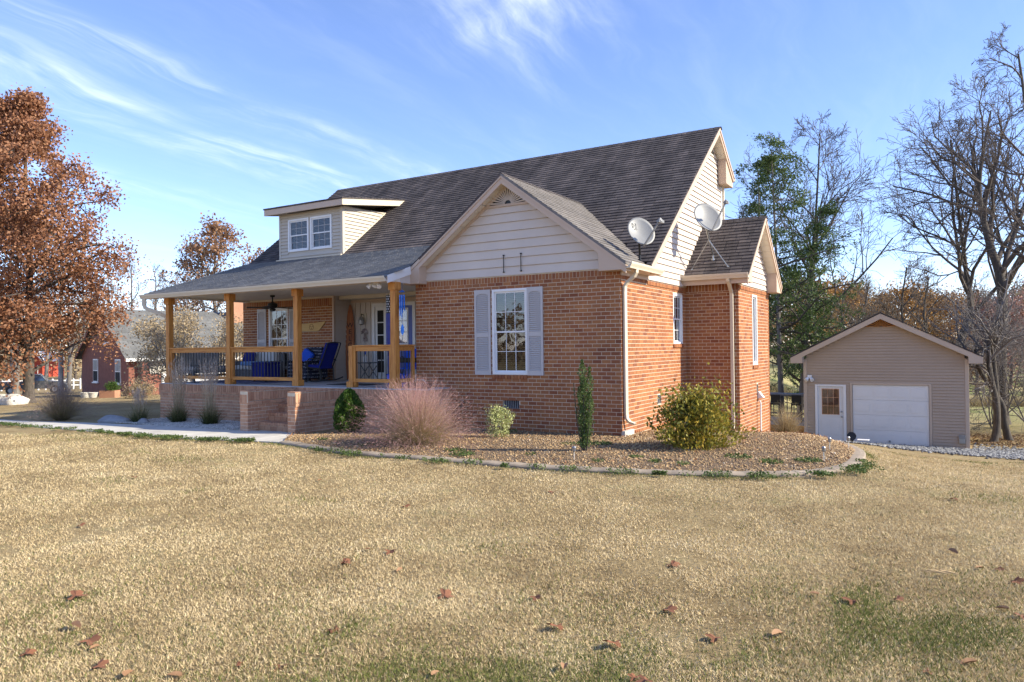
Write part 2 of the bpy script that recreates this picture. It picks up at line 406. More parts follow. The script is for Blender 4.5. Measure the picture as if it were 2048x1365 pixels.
def brick_at(mb, O, U, N, a, b, za, zb, d=0.004):
    j = random.uniform(-.0012, .0016)
    mb.hexa([pt(O,U,N,a,za,-.01), pt(O,U,N,a,za,d+j), pt(O,U,N,b,za,d+j), pt(O,U,N,b,za,-.01), pt(O,U,N,a,zb,-.01), pt(O,U,N,a,zb,d+j), pt(O,U,N,b,zb,d+j), pt(O,U,N,b,zb,-.01)], skip=(5,))
BRK = {'brick': MB(), 'brickp': MB()}
SINGLE = []                                   # bricks built one by one
def brickwork(O, U, N, u0, u1, z0, z1, holes=(), mat='brick', phase=0, keep=None, wall=None):
    for (a, b, za, zb) in brick_rects(u0, u1, z0, z1, holes, phase):
        if keep and keep(a, b, za, zb): SINGLE.append((O, U, N, a, b, za, zb, mat, wall))
        else: brick_at(BRK[mat], O, U, N, a, b, za, zb)
def soldiers(O, U, N, u0, u1, z0, z1, mat='brick', d=0.004, w=0.0813):
    u = u0
    while u < u1-.02:
        brick_at(BRK[mat], O, U, N, u, min(u+w-.0115, u1), z0, z1-.0115, d); u += w

# ---- walls (front of the gabled wing, its sunlit side, the bump-out, the porch wall)
zb0 = -3*PV
HW1 = [(-3.06, -2.155, 1.215, 3.095), (-2.80, -2.385, .475, .675)]
HW2 = [(3.20, 3.90, 1.85, 3.05), (2.05, 2.30, .50, .70)]
HW4 = [(5.58, 6.12, 1.28, 3.10), (5.98, 6.16, .56, .77)]
HW5 = [(-12.65, -11.79, 1.215, 3.11)]
Wf = slab((0,0,0), X, -Y, -5.2, 0, zb0-.4, 3.42, HW1, mt['mortar'])
Ws = slab((0,0,0), Y, X, 0.112, 4.2, -1.0, 3.40, HW2, mt['mortar'])
Wb = slab((0,4.2,0), X, -Y, -0.1, 1.29, -1.2, 3.42, [], mt['mortar'])
Wbs = slab((1.29,0,0), Y, X, 4.312, 7.6, -1.6, 3.34, HW4, mt['mortar'])
Wp = slab((0,2.0,0), X, -Y, -13.85, -9.88, .5, 3.42, HW5, mt['mortar'])
slab((0,7.6,0), X, Y, -13.85, 1.29, -1.5, 3.4, [], mt['mortar'])
slab((0,7.6,0), X, Y, -13.75, -0.1, 3.4, 6.4, [], mt['siding'])
slab((-13.85,0,0), Y, -X, 2.12, 7.5, -.8, 4.3, [], mt['mortar'])
slab((-5.2,0,0), Y, -X, 0.112, 2.7, -.4, 3.42, [], mt['mortar'])
brickwork((0,0,0), X, -Y, -5.2, 0, zb0, 3.24, HW1, keep=lambda a, b, c, d: a > -1.42 and b-a > .15 and c > -.12, wall=Wf)
soldiers((0,0,0), X, -Y, -5.2, 0, 3.245, 3.375)
soldiers((0,0,0), X, -Y, -3.06, -2.155, 1.125, 1.215, d=.03)
brickwork((0,0,0), Y, X, 0, 4.2, zb0-5*PV, 3.14, HW2, phase=1)
soldiers((0,0,0), Y, X, 0.0, 1.5, 3.16, 3.38, w=.0813, d=.004)
soldiers((0,0,0), Y, X, 1.5, 4.2, 3.145, 3.24, d=.022)
soldiers((0,0,0), Y, X, 3.18, 3.92, 1.765, 1.85, d=.035)
brickwork((0,4.2,0), X, -Y, 0, 1.29, zb0-10*PV, 3.12, [])
soldiers((0,4.2,0), X, -Y, 0, 1.29, 3.13, 3.335)
brickwork((1.29,0,0), Y, X, 4.2, 7.6, zb0-15*PV, 3.16, HW4, phase=1)
soldiers((1.29,0,0), Y, X, 4.2, 7.6, 3.165, 3.265, d=.022)
soldiers((1.29,0,0), Y, X, 5.56, 6.14, 1.195, 1.28, d=.035)
brickwork((1.305,0,0), Y, X, 4.35, 7.6, zb0-15*PV, .18, HW4, phase=1) if False else None
brickwork((0,2.0,0), X, -Y, -13.85, -9.88, .89, 3.12, HW5)
soldiers((0,2.0,0), X, -Y, -13.85, -9.88, 3.12, 3.34)
soldiers((0,2.0,0), X, -Y, -12.65, -11.79, 1.125, 1.215, d=.03)

# ---- porch base of faded brick with stair
PX0, PX1, PYF = -13.80, -4.22, -0.92
slab((0,PYF,0), X, -Y, PX0, PX1, -.5, .885, [], mt['mortar'], .2)
slab((PX1,0,0), Y, X, PYF+.205, -.012, -.5, .885, [], mt['mortar'], .2)
slab((PX0,0,0), Y, -X, PYF+.205, 2.0, -.6, .885, [], mt['mortar'], .2)
brickwork((0,PYF,0), X, -Y, PX0, PX1, -.33, .56, [], 'brickp')
brickwork((0,PYF-.022,0), X, -Y, PX0-.02, PX1+.02, .645-PV, .70, [], 'brickp')
soldiers((0,PYF-.022,0), X, -Y, PX0-.02, PX1+.02, .70, .897, 'brickp')
brickwork((PX1,0,0), Y, X, PYF, -.01, -.33, .70, [], 'brickp', 1); soldiers((PX1+.02,0,0), Y, X, PYF-.02, -.01, .70, .897, 'brickp')
def cheek(x0, x1, ya=-2.40, yb=PYF-.035):
    mb = MB(); mb.box(x0, ya, -.5, x1, yb, .86); w_ = mb.build('stair_wall', mt['mortar'], house)
    brickwork((0,ya,0), X, -Y, x0, x1, -.33, .60, [], 'brickp'); soldiers((0,ya,0), X, -Y, x0, x1, .60, .80, 'brickp')
    for xx, N in ((x1, X), (x0, -X)):
        brickwork((xx,0,0), Y, N, ya, yb, -.33, .56, [], 'brickp', 1)
        brickwork((xx,0,0)+N*.018, Y, N, ya, yb, .56, .64, [], 'brickp'); soldiers((xx,0,0)+N*.018, Y, N, ya, yb, .645, .86, 'brickp')
    mb = MB(); y = ya                               # rowlock cap on top
    while y < yb-.03:
        mb.box(x0-.012, y, .861, x1+.012, min(y+.0718, yb), .885); y += .0813
    mb.build('cap_bricks', mt['brickp'], house)
cheek(-6.90, -6.67); cheek(-8.48, -8.22)
for k in range(4):                                  # stair treads in rowlock brick
    z1 = .14+.19*k; ya = -2.12+.30*k
    mb = MB(); mb.box(-8.22, ya+.02, -.4, -6.90, PYF-.03, z1-.07); mb.build('step_core', mt['mortar'], house)
    mb = MB(); u = -8.215
    while u < -6.93:
        mb.box(u, ya, z1-.075, u+.0718, ya+.32, z1); u += .0813
    mb.build('step', mt['brickp'], house)
    mb = MB(); u = -8.215
    while u < -6.93:
        mb.box(u, ya+.012, z1-.19, min(u+.1937, -6.905), ya+.06, z1-.084); u += .2032
    mb.build('riser', mt['brickp'], house)
mb = MB(); mb.box(PX0+.01, PYF+.004, .80, -5.2, 2.0, .905); mb.box(-9.88, 2.001, .80, -5.2, 2.80, .9045); mb.box(-5.2+.001, PYF+.004, .80, PX1-.01, -.012, .9043)
mb.build('porch_floor', mt['floor'], house)

# single bricks in front, the rest as one part
pool = {}
SINGLE = SINGLE[:300]
for (O, U, N, a, b, za, zb, m_, wl) in SINGLE:
    key = (round(b-a, 3), round(zb-za, 3))
    if key not in pool:
        mb = MB(); w_, h_ = (b-a)/2, (zb-za)/2
        mb.box(-w_, -.004, -h_, w_, .012, h_, 0.0)
        pool[key] = mb.mesh('brick', mt[m_])
    c = pt(O, U, N, (a+b)/2, (za+zb)/2, random.uniform(-.001, .0015))
    o = link('brick', pool[key], wl, tuple(c))
def merge(name, parts, parent, kind=None):
    V = []; F = []; R = []; MI = []; mats = []; off = 0
    for i, (mb, m_) in enumerate(parts):
        mats.append(m_); V += mb.v; R += mb.r; F += [tuple(j+off for j in f) for f in mb.f]; MI += [i]*len(mb.f); off += len(mb.v)
    me = bpy.data.meshes.new(name); me.from_pydata(V, [], F)
    for m_ in mats: me.materials.append(m_)
    me.polygons.foreach_set('material_index', MI); at = me.attributes.new('rnd', 'FLOAT', 'POINT'); at.data.foreach_set('value', R); me.update()
    o = link(name, me, parent)
    if kind: o['kind'] = kind
    return o
merge('brickwork', [(BRK['brick'], mt['brick']), (BRK['brickp'], mt['brickp'])], house, 'stuff')
mb = MB(); mb.box(-.0, -.03, -.62, .07, .46, .115); mb.build('footing', mt['conc'], house)

# ---- roofs
ZR, YR, MS = 7.80, 6.49, 0.7766               # main ridge height, ridge y, front slope
def zmain(y): return ZR-MS*(YR-y)
WR, WS, WXC = 5.56, 0.742, -2.60              # wing ridge height, slope, ridge x
def zwing(x): return WR-WS*abs(x-WXC)
ZJ, YJ, ZG, YG = 4.63, 2.41, 3.45, -1.17      # porch roof: junction and gutter edge
PS = (ZJ-ZG)/(YJ-YG)
def zporch(y): return ZG+PS*(y-YG)
BRD, BYC, BS = 5.12, 5.90, 0.84               # bump-out ridge, centre y, slope
SH = {'shing': MB(), 'shingp': MB(), 'shingl': MB()}
TABS = []
def shingles(O, U, V, N, ul, vl, mat, clip=None, tw=0.305, ex=0.143, single=False):
    O, U, V, N = map(np.array, (O, U, V, N)); k = 0; v = 0.0
    while v < vl:
        v1 = min(v+ex+.03, vl+.01); u = -random.choice([0, .1, .2])
        while u < ul:
            a, b = max(u, 0), min(u+tw-.012, ul); u += tw
            if b-a < .02: continue
            if clip:
                if clip(*(O+U*(a+b)/2+V*(v+ex/2))): continue
            j = random.uniform(0, .003); q = [O+U*a+V*v+N*(.022+j), O+U*b+V*v+N*(.022+j), O+U*b+V*v1+N*.003, O+U*a+V*v1+N*.003, O+U*a+V*v+N*.001, O+U*b+V*v+N*.001]
            fs = [(0,1,2,3), (4,5,1,0), (4,0,3), (5,2,1)]
            if single: TABS.append((q, fs, mat))
            else: SH[mat].add(q, fs)
        v += ex; k += 1
def nrm(v): v = np.array(v, float); return v/np.linalg.norm(v)
RX0, RX1 = -14.05, 0.30
# main front slope
Vm = nrm((0, 1, MS)); Nm = nrm((0, -MS, 1)); Lm = math.hypot(YR-YJ, ZR-ZJ)
Lw = math.hypot(YR-.95, ZR-zmain(.95))
def under_wing(x, y, z): return z < zwing(x)-.06 and -5.5 < x < .35
shingles((RX0, YJ, ZJ), X, Vm, Nm, RX1-RX0, Lm, 'shing', under_wing)
shingles((-5.0, .95, zmain(.95)), X, Vm, Nm, RX1+5.0, Lw-Lm-.0, 'shing', under_wing)
def deck(poly, thick=.05, mat='shing', name='roof'):
    mb = MB(); mb.prism([tuple(p) for p in poly], (0, 0, -thick)); return mb.build(name, mt[mat], house)
deck([(RX0, YJ, ZJ), (-5.4, YJ, ZJ), (-2.6, YR, ZR), (RX0, YR, ZR)])
deck([(-5.4, YJ, ZJ), (-3.85, YJ, ZJ), (-2.6, zmain and (YR-(ZR-5.56)/MS), 5.56), (.3, .95, zmain(.95)), (RX1, YR, ZR), (-2.6, YR, ZR)])
deck([(RX0, YR+.002, ZR), (RX1, YR+.002, ZR), (RX1, 7.95, ZR-.72*1.46), (RX0, 7.95, ZR-.72*1.46)])
shingles((RX1, 7.95, ZR-.72*1.46), -X, nrm((0, -1, .72)), nrm((0, .72, 1)), RX1-RX0, math.hypot(1.46, .72*1.46), 'shing')
# porch roof
Vp = nrm((0, 1, PS)); Np = nrm((0, -PS, 1))
def pclip(x, y, z): return (y < -.33 and x > -5.1) or (y >= -.33 and x > WXC-(WR-zporch(y))/WS+.05)
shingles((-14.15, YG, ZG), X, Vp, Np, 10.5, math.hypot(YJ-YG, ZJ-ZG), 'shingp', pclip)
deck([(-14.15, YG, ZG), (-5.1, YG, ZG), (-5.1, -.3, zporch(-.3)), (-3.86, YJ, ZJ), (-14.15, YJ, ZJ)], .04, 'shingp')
# wing slopes
yA = -.32; yE = YR-(ZR-WR)/MS
xe = .24; Vw = nrm((-1, 0, WS)); Nw = nrm((WS, 0, 1)); Lwg = math.hypot(xe-WXC, (xe-WXC)*WS)
def below_main(x, y, z): return z < zmain(y)-.02 or z < -9
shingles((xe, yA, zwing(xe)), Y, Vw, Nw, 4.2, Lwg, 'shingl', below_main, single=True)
xw = 2*WXC-xe
def wl_clip(x, y, z): return z < zmain(y)-.02 or z < zporch(y)-.05
shingles((xw, 4.0, zwing(xw)), -Y, nrm((1, 0, WS)), nrm((-WS, 0, 1)), 4.0-yA, Lwg, 'shing', wl_clip)
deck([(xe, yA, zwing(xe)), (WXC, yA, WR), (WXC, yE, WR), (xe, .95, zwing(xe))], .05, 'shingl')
deck([(WXC, yA, WR), (xw+.6, yA, zwing(xw+.6)), (xw+.6, .4, zwing(xw+.6)), (WXC, yE, WR)], .05, 'shing')
# bump-out roof
yb0 = 3.90; bx1 = 1.60
shingles((0.002, yb0, BRD-BS*(BYC-yb0)), X, nrm((0, 1, BS)), nrm((0, -BS, 1)), bx1, math.hypot(2.0, 2.0*BS), 'shing', single=True)
shingles((bx1, 2*BYC-yb0, BRD-BS*(BYC-yb0)), -X, nrm((0, -1, BS)), nrm((0, BS, 1)), bx1, math.hypot(2.0, 2.0*BS), 'shing')
deck([(.002, yb0, BRD-BS*2), (bx1, yb0, BRD-BS*2), (bx1, BYC, BRD), (.002, BYC, BRD)]); deck([(.002, BYC, BRD), (bx1, BYC, BRD), (bx1, 2*BYC-yb0, BRD-BS*2), (.002, 2*BYC-yb0, BRD-BS*2)])
def caps(p0, p1, na, nb, mat, w=.13):
    p0, p1 = np.array(p0, float), np.array(p1, float); L = np.linalg.norm(p1-p0); d = (p1-p0)/L; n = int(L/.15)
    for i in range(n):
        a = p0+d*(i*L/n); b = p0+d*((i+1.25)*L/n); h0, h1 = .028, .018
        na_, nb_ = np.array(na), np.array(nb)
        SH[mat].add([a+Z*h0, b+Z*h1, b+na_*w+Z*h1, a+na_*w+Z*h0, b+nb_*w+Z*h1, a+nb_*w+Z*h0, a, ], [(0,1,2,3), (0,5,4,1), (0,3,6), (0,6,5)])
caps((RX0, YR, ZR), (RX1, YR, ZR), nrm((0, -1, -MS)), nrm((0, 1, -.72)), 'shing')
caps((WXC, yA, WR), (WXC, yE, WR), nrm((1, 0, -WS)), nrm((-1, 0, -WS)), 'shing')
caps((0.02, BYC, BRD), (bx1, BYC, BRD), nrm((0, -1, -BS)), nrm((0, 1, -BS)), 'shing')
# individual tabs for the slopes that show them largest
random.Random(3).shuffle(TABS)
TABS.sort(key=lambda t: np.linalg.norm(np.array(t[0][0])-CAM))
rw = [o for o in house.children if o.name.startswith('roof')]
for i, (q, fs, m_) in enumerate(TABS):
    if i < 300:
        mb = MB(); mb.add(q, fs); mb.build('shingle', mt[m_], rw[3] if m_ == 'shingl' else rw[-2])
    else: SH[m_].add(q, fs)

# ---- dormer
DX0, DX1, DY, DZT = -12.62, -9.90, 2.44, 6.10
def siding(O, U, N, z0, z1, ex, rng, mat='siding', name='siding_board', parent=house, d0=.003, d1=.030, gap=.011):
    z = z0; n = 0
    while z < z1-.01:
        zt = min(z+ex, z1); a0, b0 = rng(z); a1, b1 = rng(zt)
        if b0-a0 > .01 and b1-a1 > -.02:
            if b1 < a1: a1 = b1 = (a1+b1)/2
            mb = MB()
            q = [(a0, z+gap, d1), (b0, z+gap, d1), (b1, zt, d0), (a1, zt, d0)]
            back = [(a0, z+gap, -.01), (b0, z+gap, -.01), (b1, zt, -.01), (a1, zt, -.01)]
            p = [pt(O, U, N, *t) for t in q+back]
            fl = [(0,1,2,3), (4,5,1,0), (5,6,2,1), (7,4,0,3)]
            # order so that normals face outward
            if np.dot(np.cross(p[1]-p[0], p[3]-p[0]), N) < 0: fl = [f[::-1] for f in fl]
            mb.add(p, fl); mb.build(name, mt[mat], parent)
        z = zt; n += 1
DW = [(-12.20, -11.30, 4.885, 5.90), (-11.225, -10.325, 4.885, 5.90)]
slab((0,DY,0), X, -Y, DX0, DX1, 4.55, DZT, DW, mt['dsiding'], .08, 'dormer_wall')
zz = 4.60
while zz < 6.08:
    zt = min(zz+.105, 6.09)
    segs = [(DX0+.06, DX1-.06)]
    if zt > 4.86 and zz < 5.93: segs = [(DX0+.06, -12.225), (-10.30, DX1-.06)]
    for a, b in segs: siding((0,DY,0), X, -Y, zz, zt, .11, lambda z, a=a, b=b: (a, b), 'dsiding')
    zz = zt
for xx in (DX0, DX1-.07):
    mb = MB(); mb.box(xx, DY-.028, 4.55, xx+.07, DY+.05, 6.09); mb.build('corner_trim', mt['dsiding'], house)
mb = MB(); mb.prism([(DX1, DY+.08, 4.6), (DX1, DY+.08, DZT), (DX1, 4.5, DZT+.1)], (-.06, 0, 0)); mb.build('dormer_wall', mt['dsiding'], house)
siding((DX1,0,0), Y, X, 4.72, 6.14, .108, lambda z: (DY+.06, YR-(ZR-z)/MS+.04), 'dsiding')
mb = MB(); mb.box(DX1-.01, DY-.03, 4.6, DX1+.03, DY+.07, 6.09); mb.build('corner_trim', mt['dsiding'], house)
mb = MB(); mb.prism([(DX1+.012, DY-.03, zmain(DY)+.01), (DX1+.012, 4.35, zmain(4.35)+.01), (DX1+.012, 4.35, zmain(4.35)+.06), (DX1+.012, DY-.03, zmain(DY)+.06)], (.025, 0, 0)); mb.build('flashing', mt['cream'], house)
mb = MB(); mb.box(DX0-.05, DY-.12, zmain(DY)-.03, DX1+.03, DY-.002, zmain(DY)+.0); mb.prism([(DX0-.05, DY-.14, zmain(DY)-.055), (DX0-.05, DY, zmain(DY)+.02), (DX0-.05, DY, zmain(DY)-.03)], (DX1-DX0+.08, 0, 0)); mb.build('flashing', mt['cream'], house)
# dormer shed roof: fascia, soffit, covering
fx0, fx1, fy0, fz0, fy1, fz1 = -12.97, -9.60, 2.12, 6.245, 5.02, 6.66
mb = MB(); mb.box(fx0, fy0, fz0-.18, fx1, fy0+.03, fz0); mb.build('fascia', mt['trim'], house, bevel=.004)
for xx in (fx0, fx1-.03):
    mb = MB(); mb.prism([(xx, fy0+.031, fz0-.18), (xx, fy1, fz1-.18), (xx, fy1, fz1), (xx, fy0+.031, fz0)], (.03, 0, 0)); mb.build('fascia', mt['cream'], house, bevel=.004)
mb = MB(); mb.prism([(fx0+.031, fy0+.031, fz0-.15), (fx1-.031, fy0+.031, fz0-.15), (fx1-.031, fy1-.1, fz1-.17), (fx0+.031, fy1-.1, fz1-.17)], (0, 0, .02)); mb.build('soffit', mt['soffit'], house)
sl = (fz1-fz0)/(fy1-fy0)
deck([(fx0-.02, fy0-.02, fz0+.022), (fx1+.02, fy0-.02, fz0+.022), (fx1+.02, fy1, fz1+.022), (fx0-.02, fy1, fz1+.022)], .02, 'shing')
shingles((fx0-.02, fy0-.02, fz0+.022), X, nrm((0, 1, sl)), nrm((0, -sl, 1)), fx1-fx0+.04, fy1-fy0, 'shing')
merge('shingles', [(SH[k], mt[k]) for k in SH], house, 'stuff')

# ---- windows
def window(O, U, N, u0, u1, z0, z1, grid=(3, 2), fr=.055, set_=-.035, two=True, blinds=True, fmat='white', glass='glass', gw=.0065, gmat=None):
    P = lambda u, z, d: pt(O, U, N, u, z, d+set_)
    def bar(mb, a, b, c, d, t0, t1): mb.hexa([P(a,c,t0), P(a,c,t1), P(b,c,t1), P(b,c,t0), P(a,d,t0), P(a,d,t1), P(b,d,t1), P(b,d,t0)])
    def ring(mb, a, b, c, d, w, t0, t1):
        bar(mb, a, a+w, c, d, t0, t1); bar(mb, b-w, b, c, d, t0, t1); bar(mb, a+w, b-w, c, c+w, t0, t1-.001); bar(mb, a+w, b-w, d-w, d, t0, t1-.001)
    mb = MB(); ring(mb, u0, u1, z0, z1, fr, -.08, .045); wn = mb.build('window', mt[fmat], house, bevel=.004)
    a, b, c, d = u0+fr, u1-fr, z0+fr, z1-fr; mid = (c+d)/2
    for i, (c0, d0, t) in enumerate(((c, mid+.02, -.01), (mid-.02, d, .012)) if two else ((c, d, .0),)):
        mb = MB(); ring(mb, a, b, c0, d0, .035, t-.03, t); mb.build('sash', mt[fmat], wn)
        a2, b2, c2, d2 = a+.035, b-.035, c0+.035, d0-.035
        nx, nz = grid
        if nx*nz > 1:
            mb = MB()
            for k in range(1, nx): u = a2+(b2-a2)*k/nx; bar(mb, u-gw, u+gw, c2, d2, t-.02, t-.004)
            for k in range(1, nz): z = c2+(d2-c2)*k/nz; bar(mb, a2, b2, z-gw, z+gw, t-.019, t-.005)
            mb.build('grille', mt[gmat or fmat], wn)
        for ix in range(nx):
            for iz in range(nz):
                ua, ub = a2+(b2-a2)*ix/nx, a2+(b2-a2)*(ix+1)/nx; za, zb = c2+(d2-c2)*iz/nz, c2+(d2-c2)*(iz+1)/nz
                mb = MB(); mb.add([P(ua,za,t-.0115), P(ub,za,t-.0115), P(ub,zb,t-.0115), P(ua,zb,t-.0115)], [(0,1,2,3)]); mb.build('pane', mt[glass], wn)
    if blinds:
        mb = MB(); z = z1-fr-.02
        while z > z0+fr+.02:
            mb.add([P(a,z,-.135), P(b,z,-.135), P(b,z+.012,-.10), P(a,z+.012,-.10)], [(0,1,2,3)]); z -= .042
        mb.build('blinds', mt['blind'], wn)
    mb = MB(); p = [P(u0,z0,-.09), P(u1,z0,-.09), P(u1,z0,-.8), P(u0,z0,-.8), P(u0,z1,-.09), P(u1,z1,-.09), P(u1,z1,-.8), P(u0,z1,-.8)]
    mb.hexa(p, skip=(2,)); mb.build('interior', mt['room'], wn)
    return wn
window((0,0,0), X, -Y, *HW1[0]); window((0,0,0), Y, X, *HW2[0], fr=.045)
window((1.29,0,0), Y, X, *HW4[0], grid=(1, 1), two=False, set_=-.03)
window((0,2.0,0), X, -Y, *HW5[0])
for h in DW: window((0,DY,0), X, -Y, *h, set_=.0, glass='glassd', gw=.005, gmat='shutter')
slat_pool = {}
def shutter(O, U, N, u0, u1, z0, z1):
    P = lambda u, z, d: pt(O, U, N, u, z, d+.008)
    mb = MB()
    def bar(a, b, c, d, t0, t1): mb.hexa([P(a,c,t0), P(a,c,t1), P(b,c,t1), P(b,c,t0), P(a,d,t0), P(a,d,t1), P(b,d,t1), P(b,d,t0)])
    w = .05; bar(u0, u0+w, z0, z1, 0, .03); bar(u1-w, u1, z0, z1, 0, .03)
    zm = z0+(z1-z0)*.47
    for c, d in ((z0, z0+.10), (zm-.05, zm+.05), (z1-.09, z1)): bar(u0+w, u1-w, c, d, 0, .0295)
    bar(u0+w, u1-w, z0, z1, 0, .004)
    n = 10                                            # arched underside of the top rail
    poly = [P(u0+w, z1-.09, .029)]+[P(u0+w+(u1-u0-2*w)*k/n, z1-.09-.035*(1-(math.sin(math.pi*k/n))), .029) for k in range(n+1)]+[P(u1-w, z1-.09, .029)]
    mb.prism(poly, tuple(-N*.024))
    s = mb.build('shutter', mt['shutter'], house, bevel=.003)
    key = round(u1-u0-2*w, 3)
    wv = (U*1.0); hw_ = (u1-u0-2*w)/2
    if key not in slat_pool:
        m2 = MB(); a = wv*hw_
        m2.hexa([-a+N*.024+Z*-.017, a+N*.024+Z*-.017, a+N*.028+Z*-.012, -a+N*.028+Z*-.012, -a+N*.003+Z*.014, a+N*.003+Z*.014, a+N*.006+Z*.019, -a+N*.006+Z*.019]); slat_pool[key] = m2.mesh('slat', mt['shutter'])
    for c, d in ((z0+.10, zm-.05), (zm+.05, z1-.095)):
        n = int((d-c)/.041)
        for k in range(n):
            link('slat', slat_pool[key], s, tuple(P((u0+u1)/2, c+(d-c)*(k+.5)/n, 0)))
for (a, b) in ((-3.51, -3.09), (-2.15, -1.765)): shutter((0,0,0), X, -Y, a, b, 1.205, 3.10)
for (a, b) in ((-13.15, -12.75), (-11.72, -11.32)): shutter((0,2.0,0), X, -Y, a, b, 1.205, 3.10)

# ---- foundation vents
def vent(O, U, N, u0, u1, z0, z1, n):
    mb = MB(); P = lambda u, z, d: pt(O, U, N, u, z, d)
    mb.hexa([P(u0,z0,-.06), P(u1,z0,-.06), P(u1,z0,-.09), P(u0,z0,-.09), P(u0,z1,-.06), P(u1,z1,-.06), P(u1,z1,-.09), P(u0,z1,-.09)])
    v = mb.build('vent', mt['black'], house)
    for k in range(n):
        u = u0+(u1-u0)*(k+.5)/n; m2 = MB()
        m2.hexa([P(u-.008,z0,-.03), P(u+.008,z0,-.03), P(u+.004,z0,-.058), P(u-.012,z0,-.058), P(u-.008,z1,-.03), P(u+.008,z1,-.03), P(u+.004,z1,-.058), P(u-.012,z1,-.058)]); m2.build('louvre', mt['stoned'], v)
vent((0,0,0), X, -Y, *HW1[1], 9); vent((0,0,0), Y, X, *HW2[1], 3); vent((1.29,0,0), Y, X, *HW4[1], 3)

# ---- wing gable: siding, vent, rakes, returns
slab((0,.0,0), X, -Y, -5.1, -.1, 3.425, 3.5, [], mt['siding'], .1, 'gable_wall')
mb = MB(); mb.prism([(-5.15, .004, 3.43), (-.05, .004, 3.43), (WXC, .004, 5.36)], (0, .09, 0)); mb.build('gable_wall', mt['siding'], house)
def hwz(z, top=5.42, s=WS): return (top-z)/s
siding((0,0,0), X, -Y, 3.375, 4.93, .195, lambda z: (WXC-hwz(z), WXC+hwz(z)))
mb = MB(); mb.prism([(WXC-.70, -.012, 4.92), (WXC+.70, -.012, 4.92), (WXC, -.012, 5.44)], (0, .012, 0)); vb = mb.build('gable_vent', mt['black'], house)
for k in range(17):
    t = math.pi*(k+.5)/17; r1 = min(.62, .40/max(math.sin(t)+.55*abs(math.cos(t))*1.0, .1)*1.0)
    c, s_ = math.cos(t), math.sin(t); mb = MB(); w0, w1 = .006, .021
    rr = min(.60, (.47)/(s_+WS*abs(c)))
    p = lambda r, w: (WXC+c*r-s_*w, -.035, 4.95+s_*r+c*w)
    mb.prism([p(.08, -w0), p(rr, -w1), p(rr, w1), p(.08, w0)], (0, .02, 0)); mb.build('vent_slat', mt['siding'], vb)
mb = MB(); mb.box(WXC-.70, -.04, 4.90, WXC+.70, -.013, 4.95); mb.build('vent_sill', mt['trim'], house)
def rake_x(y0, s, xa, za, xb, zb, h=.205, t=.03, mat='trim', name='rake_board'):
    mb = MB(); mb.prism([(xa, y0, za), (xb, y0, zb), (xb, y0, zb-h), (xa, y0, za-h)], (0, t, 0)); return mb.build(name, mt[mat], house, bevel=.003)
for sgn in (1, -1):
    ex = WXC+sgn*(xe-WXC) if sgn > 0 else WXC-(xe-WXC)+.12
    za = zwing(ex)-.012
    rake_x(-.30, WS, WXC, WR-.012, ex, za)
    rake_x(-.318, WS, WXC, WR-.010, ex, za+.002, .085, .018)
    # soffit under the rake, in panels, and a frieze on the wall
    n = 14
    for k in range(n):
        t0, t1 = k/n+.003, (k+1)/n-.003; xa, xb = WXC+(ex-WXC)*t0, WXC+(ex-WXC)*t1
        mb = MB(); mb.prism([(xa, -.268, zwing(xa)-.16), (xb, -.268, zwing(xb)-.16), (xb, -.0, zwing(xb)-.16), (xa, 0, zwing(xa)-.16)], (0, 0, .03)); mb.build('soffit_panel', mt['soffit'], house)
    mb = MB(); mb.prism([(WXC, -.03, WR-.165), (ex-sgn*.45, -.03, zwing(ex-sgn*.45)-.165), (ex-sgn*.45, -.03, zwing(ex-sgn*.45)-.245), (WXC, -.03, WR-.245)], (0, .03, 0)); mb.build('frieze', mt['trim'], house)
# boxed returns at the eaves
mb = MB(); mb.prism([(-.345, -.302, 3.31), (.235, -.302, 3.31), (.235, -.302, 3.40), (-.345, -.302, 3.80)], (0, .30, 0)); mb.build('eave_return', mt['trim'], house, bevel=.006)
mb = MB(); mb.prism([(-5.19, -.302, 3.31), (-4.86, -.302, 3.31), (-4.86, -.302, 3.79), (-5.19, -.302, 3.55)], (0, .30, 0)); mb.build('eave_return', mt['trim'], house, bevel=.006)
# wing side eave soffit and fascia
mb = MB(); mb.box(.01, -.0, 3.33, .24, 1.55, 3.36); mb.build('soffit', mt['soffit'], house)
mb = MB(); mb.box(.215, -.0, 3.34, .243, 1.52, 3.455); mb.build('fascia', mt['trim'], house)
mb = MB(); mb.box(.005, .0, 3.235, .03, 1.5, 3.33); mb.build('frieze', mt['trim'], house)

# ---- gutters and downspouts
GP = [(0, 0), (.085, 0), (.092, .03), (.12, .085), (.125, .125), (.105, .125), (.1, .09), (.02, .03), (.0, .03)]
def gutter(p0, along, out, L, mat='cream'):
    p0, along, out = np.array(p0, float), np.array(along, float), np.array(out, float)
    mb = MB(); mb.prism([tuple(p0+out*d+Z*z) for d, z in GP], tuple(along*L)); return mb.build('gutter', mt[mat], house, bevel=.003)
gutter((.244, -.30, 3.335), Y, X, 1.86); gutter((0.0, 3.875, 3.385), X, -Y, 1.62); gutter((-14.25, -1.14, 3.31), X, -Y, 9.16)
gutter((RX0, 7.98, 6.60), X, Y, RX1-RX0)
def spout(pts, side, mat='cream', w=.08, d=.058):
    mb = MB(); mb.rtube(pts, w, d, side); return mb.build('downspout', mt[mat], house, bevel=.008)
spout([(.30, .10, 3.36), (.30, .10, 3.28), (.25, .10, 3.20), (.12, .09, 3.10), (.062, .08, 3.02), (.055, .08, 2.9), (.055, .08, .46), (.065, .085, .36), (.10, .12, .29), (.19, .20, .24)], (.35, 1, 0))
